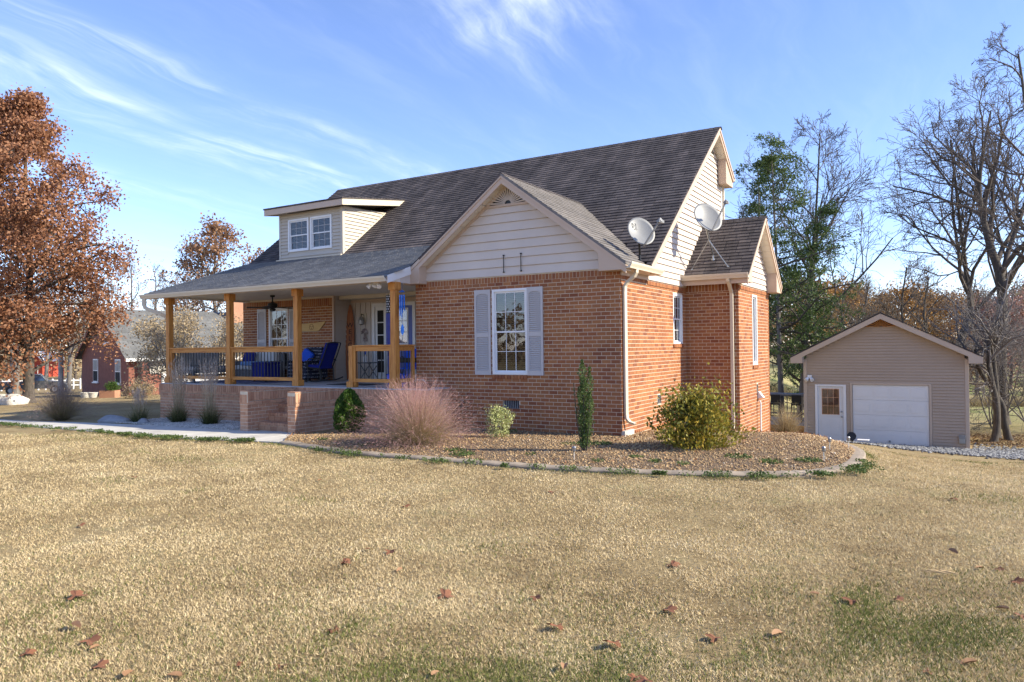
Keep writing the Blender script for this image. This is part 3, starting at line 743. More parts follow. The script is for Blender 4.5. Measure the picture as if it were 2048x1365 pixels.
spout([(1.14, 3.82, 3.40), (1.14, 3.84, 3.33), (1.14, 4.02, 3.18), (1.14, 4.13, 3.08), (1.14, 4.145, 3.0), (1.14, 4.145, -.02), (1.14, 4.13, -.12), (1.15, 4.06, -.20)], X)
spout([(-14.12, -1.19, 3.33), (-14.12, -1.19, 3.14), (-14.10, -1.17, 3.06), (-13.98, -1.05, 2.98), (-13.80, -.88, 2.88), (-13.74, -.76, 2.80), (-13.73, -.70, 2.65), (-13.73, -.70, .95)], (.7, -.7, 0), w=.12, d=.10)
spout([(.06, 7.66, 6.55), (.06, 7.63, 6.45), (.05, 7.65, 6.3), (.05, 7.65, 3.0)], X)

# ---- main gable end on the sunny side
def yf(z): return YR-(ZR-.10-z)/MS
def ybk(z): return min(7.6, YR+(ZR-.10-z)/.72)
mb = MB(); mb.prism([(-.004, 1.05, 3.41), (-.004, 7.6, 3.41), (-.004, 7.6, 6.85), (-.004, YR, 7.66)], (-.1, 0, 0)); mb.build('gable_wall', mt['siding'], house)
siding((0,0,0), Y, X, 3.245, 7.66, .142, lambda z: (max(yf(z)+.03, .35 if z < 3.4 else 0), ybk(z)))
mb = MB(); mb.box(.0, 7.53, 4.3, .035, 7.62, 6.6); mb.build('corner_trim', mt['white'], house)
def rake_y(x0, ya, za, yb, zb, h=.19, t=.03, mat='trim'):
    mb = MB(); mb.prism([(x0, ya, za), (x0, yb, zb), (x0, yb, zb-h), (x0, ya, za-h)], (t, 0, 0)); return mb.build('rake_board', mt[mat], house, bevel=.003)
rake_y(.262, YR, ZR-.012, .97, zmain(.97)-.012); rake_y(.262, YR, ZR-.012, 7.95, ZR-.72*1.46-.012)
rake_y(.294, YR, ZR-.010, 7.95, ZR-.72*1.46-.010, .08, .018); rake_y(.294, YR, ZR-.010, .97, zmain(.97)-.010, .08, .018)
for k in range(7):
    y0, y1 = YR+1.40*(k/7)+.004, YR+1.40*((k+1)/7)-.004
    f = lambda y: ZR-.72*(y-YR)-.16
    mb = MB(); mb.prism([(.02, y0, f(y0)), (.262, y0, f(y0)), (.262, y1, f(y1)), (.02, y1, f(y1))], (0, 0, .03)); mb.build('soffit_panel', mt['soffit'], house)
for k in range(26):
    y0, y1 = 1.0+5.48*(k/26)+.003, 1.0+5.48*((k+1)/26)-.003
    mb = MB(); mb.prism([(.02, y0, zmain(y0)-.16), (.262, y0, zmain(y0)-.16), (.262, y1, zmain(y1)-.16), (.02, y1, zmain(y1)-.16)], (0, 0, .03)); mb.build('soffit_panel', mt['soffit'], house)
mb = MB(); mb.prism([(.033, 7.22, 6.40), (.033, 7.94, 6.40), (.033, 7.94, 6.60), (.033, 7.22, 7.12)], (.228, 0, 0)); mb.build('eave_return', mt['trim'], house, bevel=.005)
# small louvre at the top of the gable
mb = MB(); mb.prism([(.025, YR-.02, 7.52), (.025, YR+.34, 7.16), (.025, YR-.02, 7.16)], (.012, 0, 0)); mb.build('gable_vent', mt['black'], house)

# ---- bump-out gable end
def byf(z): return BYC-(BRD-.14-z)/BS
mb = MB(); mb.prism([(1.286, 4.25, 3.3), (1.286, 7.55, 3.3), (1.286, BYC, 4.9)], (-.08, 0, 0)); mb.build('gable_wall', mt['siding'], house)
siding((1.29,0,0), Y, X, 3.275, 4.96, .142, lambda z: (byf(z), 2*BYC-byf(z)))
for sg in (-1, 1):
    rake_y(1.565, BYC, BRD-.012, BYC+sg*2.0, BRD-BS*2-.012); rake_y(1.597, BYC, BRD-.01, BYC+sg*2.0, BRD-BS*2-.01, .08, .016)
    for k in range(13):
        y0, y1 = BYC+sg*2.0*(k/13+.002), BYC+sg*2.0*((k+1)/13-.002); f = lambda y: BRD-BS*abs(y-BYC)-.17
        mb = MB(); mb.prism([(1.30, y0, f(y0)), (1.565, y0, f(y0)), (1.565, y1, f(y1)), (1.30, y1, f(y1))], (0, 0, .03)); mb.build('soffit_panel', mt['soffit'], house)
mb = MB(); mb.prism([(1.30, 7.30, 3.24), (1.30, 7.90, 3.24), (1.30, 7.90, 3.42), (1.30, 7.30, 3.90)], (.275, 0, 0)); mb.build('eave_return', mt['trim'], house, bevel=.005)
mb = MB(); mb.prism([(1.30, 4.42, 3.30), (1.30, 3.90, 3.30), (1.30, 3.90, 3.40), (1.30, 4.42, 3.80)], (.275, 0, 0)); mb.build('eave_return', mt['trim'], house, bevel=.005)
mb = MB(); mb.box(.0, 3.90, 3.34, 1.30, 4.19, 3.37); mb.box(.0, 3.877, 3.27, 1.59, 3.899, 3.46); mb.build('soffit', mt['trim'], house)

# ---- porch carpentry
def bx(name, mat, *b, parent=house, bevel=.006):
    mb = MB(); mb.box(*b); return mb.build(name, mt[mat], parent, bevel=bevel)
PYC = -.75; FZ = .905
for xx in (-13.60, -10.95, -8.37, -5.22):
    pp = bx('post', 'cedar', xx-.073, PYC-.073, FZ, xx+.073, PYC+.073, 3.33)
    bx('post_base', 'cedar', xx-.105, PYC-.105, FZ, xx+.105, PYC+.105, FZ+.15, parent=pp)
    bx('post_cap', 'cedar', xx-.105, PYC-.105, 3.15, xx+.105, PYC+.105, 3.332, parent=pp)
np_ = bx('post', 'cedar', -6.60, PYC-.062, FZ, -6.476, PYC+.062, 1.89); bx('post_base', 'cedar', -6.64, PYC-.10, FZ, -6.436, PYC+.10, FZ+.14, parent=np_)
bal_m = MB().tube([(0,0,0), (0,0,.70)], .0115, 6).mesh('baluster', mt['black'])
def railing(p0, p1, horiz='x'):
    p0, p1 = np.array(p0, float), np.array(p1, float); d = p1-p0; L = np.linalg.norm(d); d /= L; s = np.array([-d[1], d[0], 0])
    def plank(name, w, z0, z1, e=0.0, par=None, m_='cedarh'):
        a, b = p0-d*e, p1+d*e; mb = MB()
        mb.hexa([a-s*w+Z*z0, b-s*w+Z*z0, b+s*w+Z*z0, a+s*w+Z*z0, a-s*w+Z*z1, b-s*w+Z*z1, b+s*w+Z*z1, a+s*w+Z*z1]); return mb.build(name, mt[m_], par, bevel=.005)
    r = plank('railing', .065, FZ+.965, FZ+1.0, 0, house)
    plank('top_rail', .028, FZ+.855, FZ+.964, 0, r); plank('bottom_rail', .028, FZ+.125, FZ+.21, 0, r)
    n = int(L/.118)
    for k in range(n):
        c = p0+d*(L*(k+.5)/n); link('baluster', bal_m, r, (c[0], c[1], FZ+.18))
    for e in (p0+d*.035, p1-d*.035):
        mb = MB(); mb.hexa([e-d*.035-s*.04+Z*(FZ+.05), e+d*.035-s*.04+Z*(FZ+.05), e+d*.035+s*.04+Z*(FZ+.05), e-d*.035+s*.04+Z*(FZ+.05), e-d*.035-s*.04+Z*(FZ+.962), e+d*.035-s*.04+Z*(FZ+.962), e+d*.035+s*.04+Z*(FZ+.962), e-d*.035+s*.04+Z*(FZ+.962)])
        mb.build('end_post', mt['cedar'], r, bevel=.005)
railing((-13.525, PYC, 0), (-11.025, PYC, 0)); railing((-10.875, PYC, 0), (-8.445, PYC, 0)); railing((-6.474, PYC, 0), (-5.295, PYC, 0))
railing((-5.24, PYC+.08, 0), (-5.24, -.06, 0))
railing((-13.60, PYC+.08, 0), (-13.60, 1.95, 0))
# beam, ceiling, soffit, fascia
bx('beam', 'soffit', -13.75, PYC-.085, 3.335, -5.12, PYC+.085, 3.55)
bx('beam', 'soffit', -13.74, PYC+.09, 3.336, -13.55, 1.99, 3.55)
ceil = bx('porch_ceiling', 'soffit', -13.70, PYC+.09, 3.40, -5.2, 2.73, 3.43)
k = 0
while PYC+.12+.2*k < 2.7:
    y0 = PYC+.1+.2*k; bx('ceiling_panel', 'soffit', -13.70, y0, 3.385, -5.21, min(y0+.193, 2.72), 3.3985, parent=ceil, bevel=0); k += 1
bx('soffit', 'soffit', -14.18, -1.14, 3.335, -5.12, PYC-.09, 3.355); bx('fascia', 'trim', -14.2, -1.139, 3.30, -5.1, -1.115, 3.43)
mb = MB(); mb.prism([(-5.12, -1.13, 3.28), (-5.12, -.28, zporch(-.28)-.20), (-5.12, -.28, zporch(-.28)-.01), (-5.12, -1.13, zporch(-1.13)-.01)], (.03, 0, 0)); mb.build('rake_board', mt['white'], house, bevel=.003)
mb = MB(); mb.prism([(-5.14, -1.12, 3.32), (-5.14, -.28, 3.32), (-5.14, -.28, 3.60)], (.018, 0, 0)); mb.build('gable_wall', mt['siding'], house)
mb = MB(); mb.prism([(-14.18, -1.13, 3.30), (-14.18, YJ, ZJ-.18), (-14.18, YJ, ZJ-.02), (-14.18, -1.13, zporch(-1.13)-.02)], (.03, 0, 0)); mb.build('rake_board', mt['trim'], house)
bx('eave_return', 'trim', -5.30, -.30, 3.30, -5.195, -.01, 3.60)
# recessed entry: side panel of lap siding, board-and-batten back wall
slab((-9.88,0,0), Y, X, 2.112, 2.73, .5, 3.4, [], mt['siding'], .1, 'wall')
siding((-9.88,0,0), Y, X, .92, 3.30, .145, lambda z: (2.03, 2.73), 'siding')
bx('corner_trim', 'trim', -9.90, 1.975, .905, -9.84, 2.05, 3.39)
DH = [(-8.98, -7.36, .905, 3.15)]
slab((0,2.73,0), X, -Y, -9.88, -5.2, .5, 3.4, DH, mt['siding'], .1, 'wall')
for k in range(16):
    xx = -9.84+.20*k
    if -9.02 < xx+.18 and xx < -7.3: continue
    bx('board', 'siding', xx, 2.708, .906, xx+.165, 2.7285, 3.28, bevel=.004)
bx('frieze', 'trim', -9.83, 2.69, 3.20, -5.2, 2.7275, 3.398)
bx('door_header', 'cream', -9.84, 2.2, 3.28, -5.2, 2.68, 3.384)
# entry door with sidelight
fr_ = MB(); fr_.box(-8.98, 2.66, .905, -8.88, 2.76, 3.15); fr_.box(-7.46, 2.66, .905, -7.36, 2.76, 3.15); fr_.box(-8.88, 2.66, 3.05, -7.46, 2.76, 3.15); fr_.box(-8.47, 2.66, .905, -8.40, 2.76, 3.05)
door = fr_.build('door', mt['white'], house, bevel=.004)
bx('sidelight', 'white', -8.88, 2.70, .93, -8.47, 2.74, 3.05, parent=door)
for k in range(5): bx('pane', 'room', -8.79, 2.693, 1.12+.37*k, -8.56, 2.699, 1.46+.37*k, parent=door, bevel=0)
dl = bx('door_leaf', 'bdoor', -8.40, 2.69, .93, -7.46, 2.735, 3.05, parent=door)
bx('lite_frame', 'white', -8.24, 2.675, 1.92, -7.62, 2.689, 2.98, parent=door)
for ix in range(3):
    for iz in range(3): bx('pane', 'glassd', -8.20+.187*ix, 2.666, 1.97+.325*iz, -8.035+.187*ix, 2.6745, 2.27+.325*iz, parent=door, bevel=0)
for a in (-8.22, -7.88): bx('door_panel', 'bdoor', a, 2.675, 1.10, a+.26, 2.6895, 1.75, parent=door, bevel=.01)
mb = MB(); mb.lathe([(.01, 0), (.03, .01), (.03, .05), (.01, .06)], 10, (0,0,0)); k_ = mb.build('door_knob', mt['greym'], door); k_.location = (-8.33, 2.68, 1.92); k_.rotation_euler = (math.pi/2, 0, 0)
# steel hooks on the wing gable, a small hole cover, spigot, flap vent pipe
for xx, za, zb in ((-2.72, 3.46, 3.83), (-2.28, 3.46, 3.84)):
    mb = MB(); mb.tube([(xx, -.03, za), (xx, -.045, za+.03), (xx, -.045, zb-.04), (xx, -.03, zb)], .009, 6); mb.tube([(xx-.02, -.04, zb), (xx+.02, -.04, zb)], .012, 6); mb.tube([(xx-.02, -.04, za), (xx+.02, -.04, za)], .012, 6); mb.build('hook_bar', mt['black'], house)
mb = MB(); mb.tube([(-.45, -.03, 3.47), (-.45, -.018, 3.47)], .015, 8); mb.build('cable_hole', mt['black'], house)
mb = MB(); mb.tube([(1.34, 6.02, .33), (1.37, 6.02, .33), (1.38, 6.02, .28), (1.38, 6.02, -.50)], .02, 8); mb.build('vent_pipe', mt['white'], house)
mb = MB(); mb.prism([(1.30, 6.03, .40), (1.30, 6.21, .40), (1.30, 6.21, .58), (1.30, 6.03, .58)], (.03, 0, 0)); mb.prism([(1.331, 6.03, .58), (1.331, 6.03, .40), (1.45, 6.03, .42)], (0, .18, 0)); mb.build('vent_hood', mt['white'], house, bevel=.004)
# ================================================================== GARAGE
GZ = -1.76
gar = thing('garage', 'detached taupe siding garage with white overhead door and walk-in door', 'garage')
GX0, GX1, GY = 1.05, 6.15, 14.7
gh = [(1.46, 2.40, GZ-.2, .33), (2.63, 5.04, GZ-.2, .39)]
def gslab(*a, **k): return slab(*a, parent=gar, **k)
gslab((0,GY,0), X, -Y, GX0, GX1, GZ-.5, 1.25, gh, mt['gsiding'], .1)
gslab((GX0,0,0), Y, -X, GY+.11, GY+7, GZ-.5, 1.25, [], mt['gsiding'], .1); gslab((GX1,0,0), Y, X, GY+.11, GY+7, GZ-.5, 1.25, [], mt['gsiding'], .1); gslab((0,GY+7,0), X, Y, GX0+.1, GX1-.1, GZ-.5, 1.25, [], mt['gsiding'], .1)
gxc = (GX0+GX1)/2; GP_, GS = 2.84, .515
def gz(x): return GP_-GS*abs(x-gxc)
mb = MB(); mb.prism([(GX0+.02, GY, 1.25), (GX1-.02, GY, 1.25), (gxc, GY, GP_-.15)], (0, .1, 0)); mb.build('gable_wall', mt['gsiding'], gar)
z = GZ+.02; ex = .102
while z < 2.40:
    zt = z+ex; hw = min((GP_-.16-zt)/GS, (GX1-GX0)/2-.10)
    hw0 = min((GP_-.16-z)/GS, (GX1-GX0)/2-.10)
    segs = [(gxc-hw0, gxc+hw0, gxc-hw, gxc+hw)]
    if zt < .36: segs = [(GX0+.10, 1.40, GX0+.10, 1.40), (2.46, 2.57, 2.46, 2.57), (5.10, GX1-.10, 5.10, GX1-.10)]
    elif zt < .44: segs = [(GX0+.10, 2.57, GX0+.10, 2.57), (5.10, GX1-.10, 5.10, GX1-.10)]
    for a0, b0, a1, b1 in segs:
        siding((0,GY,0), X, -Y, z, zt, ex+.01, lambda q, z=z, a0=a0, b0=b0, a1=a1, b1=b1: (a0, b0) if q < z+.01 else (a1, b1), 'gsiding', parent=gar)
    z = zt
for xx in (GX0-.012, GX1-.10): bx('corner_trim', 'gtrim', xx, GY-.035, GZ-.2, xx+.112, GY+.08, 1.24, parent=gar)
for sg in (-1, 1):
    e = gxc+sg*(gxc-GX0+.40)
    mb = MB(); mb.prism([(gxc, GY-.36, GP_-.01), (e, GY-.36, gz(e)-.01), (e, GY-.36, gz(e)-.19), (gxc, GY-.36, GP_-.20)], (0, .03, 0)); mb.build('rake_board', mt['gtrim'], gar, bevel=.004)
    mb = MB(); mb.prism([(gxc, GY-.33, GP_-.15), (e, GY-.33, gz(e)-.15), (e, GY-.03, gz(e)-.15), (gxc, GY-.03, GP_-.15)], (0, 0, .02)); mb.build('soffit', mt['gtrim'], gar)
    i_ = gxc+sg*(gxc-GX0-.0)
    mb = MB(); mb.prism([(e, GY-.365, gz(e)-.21), (i_, GY-.365, gz(e)-.21), (i_, GY-.365, gz(i_)-.12), (e, GY-.365, gz(e)-.03)], (0, .33, 0)); mb.build('eave_return', mt['gtrim'], gar, bevel=.004)
    mb = MB(); mb.prism([(gxc, GY-.38, GP_+.01), (e, GY-.38, gz(e)+.01), (e, GY+7.2, gz(e)+.01), (gxc, GY+7.2, GP_+.01)], (0, 0, .03)); rf = mb.build('roof', mt['shing'], gar)
gv = MB(); gv.prism([(gxc-.62, GY-.02, 2.355), (gxc+.62, GY-.02, 2.355), (gxc, GY-.02, 2.67)], (0, .02, 0)); gv = gv.build('gable_vent', M('vent_brown', (.10,.045,.02), (.15,.07,.03)), gar)
for k in range(13):
    t = math.pi*(k+.5)/13; c, s_ = math.cos(t), math.sin(t); rr = .31/(s_+GS*abs(c))
    p = lambda r, w: (gxc+c*r-s_*w, GY-.035, 2.36+s_*r+c*w)
    mb = MB(); mb.prism([p(.06, -.004), p(rr, -.012), p(rr, .012), p(.06, .004)], (0, .014, 0)); mb.build('vent_slat', mt['cedar'], gv)
# overhead door: four sections of four raised panels
gd = bx('overhead_door', 'gdoor', 2.66, GY+.03, GZ+.0, 5.01, GY+.07, .35, parent=gar)
for r in range(4):
    z0 = GZ+.01+r*.525; bx('door_section', 'gdoor', 2.665, GY+.014, z0, 5.005, GY+.0295, z0+.515, parent=gd, bevel=.006)
    for cidx in range(4):
        a = 2.73+.57*cidx; m_ = MB()
        m_.prism([(a, GY+.013, z0+.09), (a+.49, GY+.013, z0+.09), (a+.49, GY+.013, z0+.43), (a, GY+.013, z0+.43)], (0, -.003, 0)); m_.prism([(a+.03, GY+.010, z0+.12), (a+.46, GY+.010, z0+.12), (a+.46, GY+.010, z0+.40), (a+.03, GY+.010, z0+.40)], (0, -.006, 0)); m_.build('raised_panel', mt['gdoor'], gd, bevel=.004)
bx('door_handle', 'greym', 3.78, GY-.02, GZ+.13, 3.84, GY+.012, GZ+.20, parent=gd)
for b_ in ((2.58, GY-.03, GZ, 2.655, GY+.06, .42), (5.015, GY-.03, GZ, 5.09, GY+.06, .42), (2.655, GY-.03, .35, 5.015, GY+.06, .42)): bx('door_casing', 'gtrim', *b_, parent=gar)
for b_ in ((1.42, GY-.035, GZ, 1.51, GY+.06, .34), (2.36, GY-.035, GZ, 2.45, GY+.06, .34), (1.51, GY-.035, .27, 2.36, GY+.06, .34)): bx('door_casing', 'white', *b_, parent=gar)
wd = bx('door', 'gdoor', 1.515, GY+.01, GZ+.03, 2.355, GY+.05, .265, parent=gar)
bx('lite_frame', 'white', 1.62, GY-.005, -.76, 2.25, GY+.0095, .22, parent=wd)
brn = M('amber_curtain', (.40,.19,.09), (.68,.42,.26), .9, 3, 4, aniso=(4, 1, .6))
for ix in range(3):
    for iz in range(3): bx('pane', 'glassd', 1.665+.187*ix, GY-.012, -.715+.30*iz, 1.835+.187*ix, GY-.0055, -.435+.30*iz, parent=wd, bevel=0)
mb = MB(); mb.box(1.64, GY-.0052, -.74, 2.23, GY-.0051, .20)
o_ = mb.build('curtain', brn, wd)
for a in (1.62, 1.97): bx('door_panel', 'gdoor', a, GY+.002, GZ+.30, a+.25, GY+.0095, GZ+.86, parent=wd, bevel=.006)
for zz_ in (-.62, -.80):
    m_ = MB(); m_.lathe([(.012, 0), (.032, .01), (.032, .04), (.01, .05)], 10); k_ = m_.build('door_knob', mt['greym'], wd); k_.location = (2.30, GY+.01, zz_); k_.rotation_euler = (math.pi/2, 0, 0)
pad = MB(); pad.box(0.3, GY-.9, GZ-.4, 2.62, GY-.001, GZ+.01); tag(pad.build('garage_slab', mt['conc'], None), 'narrow concrete slab at the foot of the garage walk-in door', 'slab', kind='structure')
fl = thing('flood_light', 'white twin-head flood light high on the taupe garage wall', 'light', (1.25, GY-.02, .62))
bx('housing', 'white', -.07, -.06, -.06, .07, -.002, .06, parent=fl)
for sx in (-1, 1):
    m_ = MB(); m_.tube([(sx*.05, -.08, -.05), (sx*.11, -.16, -.13)], [.045, .07], 10); m_.build('lamp_head', mt['white'], fl)
mbx = thing('meter_box', 'small grey electrical box low on the taupe garage wall', 'electrical box', (5.94, GY-.02, -1.40))
bx('box', 'greym', -.085, -.10, -.14, .085, -.001, .14, parent=mbx, bevel=.01); bx('lid', 'dishm', -.095, -.115, .02, .095, -.1005, .15, parent=mbx, bevel=.008)

# ================================================================== DECK with bar counter
DKZ = -1.45
dk = thing('deck', 'weathered grey wooden deck between the house and the garage', 'deck')
for k in range(24):
    y0 = 17.2+.145*k; bx('deck_board', 'deck', -6.0, y0, DKZ-.03, 1.0, y0+.138, DKZ, parent=dk, bevel=.004)
bx('rim_board', 'cedarh', -6.0, 17.16, DKZ-.25, 1.0, 17.198, DKZ-.005, parent=dk)
for yy in (20.72,):
    for zz_ in (DKZ+.12, DKZ+.92): bx('deck_rail', 'barkg', -6.0, yy, zz_, 1.0, yy+.04, zz_+.09, parent=dk)
    for k in range(24): bx('deck_baluster', 'barkg', -5.9+.29*k, yy+.042, DKZ+.0, -5.86+.29*k, yy+.075, DKZ+1.0, parent=dk)
sl_ = MB(); sl_.box(-6, 15.4, -2.3, 0.29, 17.15, -1.74); tag(sl_.build('patio', mt['conc'], None), kind='structure')
bar = thing('bar_counter', 'long dark bar-height counter on the grey deck', 'table', (-1.2, 19.0, DKZ))
bx('counter_top', 'stoned', -2.6, -.28, 1.10, 2.1, .28, 1.17, parent=bar)
for sx in (-2.4, -.2, 1.95): bx('leg', 'deck', sx-.045, -.045, 0, sx+.045, .045, 1.0995, parent=bar)
def stool(x, y, lab):
    t = thing('bar_stool', lab, 'stool', (x, y, DKZ), 0.1, 'black stools at the deck counter')
    bx('seat', 'black', -.19, -.19, .72, .19, .19, .78, parent=t); bx('backrest', 'black', -.19, .16, .785, .19, .19, 1.12, parent=t)
    for sx in (-1, 1):
        for sy in (-1, 1):
            m_ = MB(); m_.tube([(sx*.17, sy*.17, .72), (sx*.21, sy*.21, 0)], .016, 6); m_.build('leg', mt['black'], t)
    m_ = MB(); m_.tube([(-.19, -.19, .25), (.19, -.19, .25), (.19, .19, .25), (-.19, .19, .25), (-.19, -.19, .25)], .012, 6); m_.build('footrest', mt['black'], t)
for x_ in (-.72, .12): stool(x_, 18.45, 'black metal bar stool pulled up to the dark deck counter')

# ================================================================== THINGS ON THE HOUSE AND PORCH
FZT = .9055
# satellite dishes
def dish_mesh(a, b, depth, tilt_n, name, parent, mat):
    """shallow elliptical bowl opening along tilt_n"""
    n = nrm(tilt_n); u = nrm(np.cross(Z, n)); v = np.cross(n, u)
    mb = MB(); vs = [np.zeros(3)]; fs = []; R_, S_ = 7, 36
    for i in range(1, R_+1):
        q = i/R_
        for k in range(S_):
            t = 2*math.pi*k/S_; vs.append(u*a*q*math.cos(t)+v*b*q*math.sin(t)+n*depth*q*q)
    for k in range(S_): fs.append((0, 1+k, 1+(k+1) % S_))
    for i in range(R_-1):
        for k in range(S_): fs.append((1+i*S_+k, 1+(i+1)*S_+k, 1+(i+1)*S_+(k+1) % S_, 1+i*S_+(k+1) % S_))
    m0 = len(vs); vs += [p-n*.012 for p in vs[:m0]]
    fs += [tuple(m0+i for i in f[::-1]) for f in list(fs)]
    b0 = 1+(R_-1)*S_
    for k in range(S_): fs.append((b0+k, m0+b0+k, m0+b0+(k+1) % S_, b0+(k+1) % S_))
    mb.add(vs, fs); return mb.build(name, mat, parent, smooth=False), n, u, v
def sat_dish(label, base, centre, nn, a, b, arm_end, struts):
    t = thing('satellite_dish', label, 'satellite dish', tuple(base))
    c = np.array(centre)-np.array(base)
    o, n, u, v = dish_mesh(a, b, .075, nn, 'reflector', t, mt['dishm']); o.location = tuple(c)
    for p in o.data.polygons: p.use_smooth = True
    low = c-v*b*.98+n*.07
    e = np.array(arm_end)-np.array(base)
    m_ = MB(); m_.rtube([low-n*.10, low, e], .035, .022, u); m_.build('feed_arm', mt['dishm'], t)
    m_ = MB(); w_ = nrm(c-e); s2 = nrm(np.cross(w_, Z))
    m_.tube([e-w_*.03, e+w_*.07], [.045, .035], 12); m_.tube([e+s2*.075-w_*.01, e+s2*.075+w_*.07], [.03, .026], 10); m_.rtube([e-s2*.06-Z*.02, e+s2*.12-Z*.02], .06, .05, Z); m_.build('feed_horn', mt['dishm'], t, bevel=.006)
    m_ = MB(); m_.tube([c-n*.03-v*b*.15, c-n*.12-v*b*.45], .03, 8); m_.rtube([c-n*.05-v*b*.55, c-n*.05+v*b*.1], .14, .05, u); m_.build('bracket', mt['black'] if struts is None else mt['greym'], t)
    m_ = MB(); m_.tube([(0, 0, 0), (0, 0, .12), c-n*.12-v*b*.45], .024, 10); m_.build('mast', mt['black'] if struts is None else mt['greym'], t)
    m_ = MB(); m_.lathe([(.05, -.02), (.05, .0), (.03, .03)], 12); m_.build('foot', mt['black'] if struts is None else mt['greym'], t)
    for s3 in (struts or ()):
        m_ = MB(); q = np.array(s3)-np.array(base); top = (c-n*.12-v*b*.45)*.62; m_.tube([top, q], .012, 6); m_.lathe([(.03, -.01), (.03, .012)], 8, tuple(q)); m_.build('strut', mt['greym'], t)
    return t, c, n, u, v
d1, c1_, n1_, u1_, v1_ = sat_dish('grey satellite dish with dark printed logo on the eave of the front gable wing', (.05, .95, zwing(.05)+.02), (.14, .74, 4.16), (.66, -.60, .44), .30, .34, (.62, .62, 4.36), None)
logo = M('logo_grey', (.07,.075,.085), (.085,.09,.10), .6)
def on_dish(q, w): # q along u, w along v on the bowl surface
    r2 = (q/.30)**2+(w/.34)**2
    return c1_+u1_*q+v1_*w+n1_*(.075*r2+.004)
lo = MB()
def plate(poly): lo.add([on_dish(*p) for p in poly], [tuple(range(len(poly)))])
s0 = .055; ox, oy = -.115, .155
plate([(ox-s0, oy-s0), (ox-s0*.1, oy-s0), (ox-s0*.62, oy+.0), (ox-s0*.1, oy+s0), (ox-s0, oy+s0)])
arc = [(ox+s0*.1+.0, oy-s0), (ox+s0, oy-s0), (ox+s0, oy+s0), (ox+s0*.1, oy+s0)]+[(ox+s0*.1+s0*.55*math.sin(math.pi*k/8), oy+s0*math.cos(math.pi*k/8)) for k in range(1, 8)]
plate([(ox+s0, oy-s0), (ox+s0, oy+s0), (ox+s0*.35, oy+s0), (ox+s0*.75, oy+s0*.4), (ox+s0*.75, oy-s0*.4), (ox+s0*.35, oy-s0)])
plate([(ox-s0*.4, oy-s0*.72), (ox+s0*.45, oy-s0*.1), (ox+s0*.45, oy+s0*.1), (ox-s0*.4, oy+s0*.72), (ox-s0*.05, oy)])
lo.build('logo', logo, d1)
def text(body, size, parent, mat, M_, name='lettering', extrude=.0008, align='CENTER', spacing=1.0):
    cu = bpy.data.curves.new(name, 'FONT'); cu.body = body; cu.size = size; cu.extrude = extrude; cu.align_x = align; cu.align_y = 'CENTER'; cu.space_line = spacing
    tmp = bpy.data.objects.new(name, cu); COL.objects.link(tmp); dg = bpy.context.evaluated_depsgraph_get()
    me = bpy.data.meshes.new_from_object(tmp.evaluated_get(dg)); bpy.data.objects.remove(tmp); bpy.data.curves.remove(cu)
    me.materials.clear(); me.materials.append(mat); o = link(name, me, parent); o.matrix_local = M_; return o
def frame(o_, u_, v_, n_): return Matrix(((u_[0],v_[0],n_[0],o_[0]),(u_[1],v_[1],n_[1],o_[1]),(u_[2],v_[2],n_[2],o_[2]),(0,0,0,1)))
text('DIRECTV', .034, d1, logo, frame(on_dish(-.10, .075)+n1_*.004, u1_, v1_, n1_))
feet = [(.17, 4.18, 3.69), (1.05, 4.20, 3.71)]
sat_dish('plain grey satellite dish on a tripod mast standing on the bump-out roof', (.62, 4.47, 3.93), (.70, 3.67, 4.83), (.66, -.60, .44), .36, .40, (1.18, 3.62, 5.18), feet)

# security light under the porch soffit
t = thing('security_light', 'white twin-head security light under the porch soffit', 'light', (-5.62, -.93, 3.334))
m_ = MB(); m_.lathe([(.05, -.05), (.06, -.03), (.06, 0)], 12); m_.tube([(0, 0, -.03), (0, -.05, -.10)], [.04, .055], 10); m_.build('sensor', mt['white'], t)
for sx in (-1, 1):
    m_ = MB(); m_.tube([(sx*.05, 0, -.03), (sx*.12, -.03, -.05)], .012, 6); m_.tube([(sx*.11, -.02, -.03), (sx*.17, -.08, -.12)], [.035, .055], 10); m_.build('lamp_head', mt['white'], t)
# ceiling fan
fan = thing('ceiling_fan', 'dark ceiling fan hanging over the porch seating', 'ceiling fan', (-11.02, .75, 3.384))
m_ = MB(); m_.lathe([(.02, -.20), (.02, -.06), (.07, -.05), (.07, 0)], 12); m_.build('downrod', mt['black'], fan)
m_ = MB(); m_.lathe([(.03, -.46), (.08, -.45), (.09, -.40), (.06, -.385), (.12, -.36), (.14, -.30), (.13, -.24), (.04, -.20), (.02, -.19)], 16); m_.build('motor', mt['black'], fan, smooth=False)
for k in range(5):
    a = 2*math.pi*k/5+.25; d = np.array([math.cos(a), math.sin(a), 0]); s_ = np.array([-d[1], d[0], 0]); m_ = MB()
    m_.hexa([d*.10-s_*.03-Z*.36, d*.70-s_*.075-Z*.375, d*.70+s_*.075-Z*.345, d*.10+s_*.03-Z*.345, d*.10-s_*.03-Z*.35, d*.70-s_*.075-Z*.365, d*.70+s_*.075-Z*.335, d*.10+s_*.03-Z*.335]); m_.build('blade', mt['bark'], fan)
m_ = MB(); m_.tube([(0, 0, -.46), (0, 0, -.68)], .004, 5); m_.lathe([(.006, -.72), (.012, -.70), (.006, -.68)], 8); m_.build('pull_chain', mt['black'], fan)

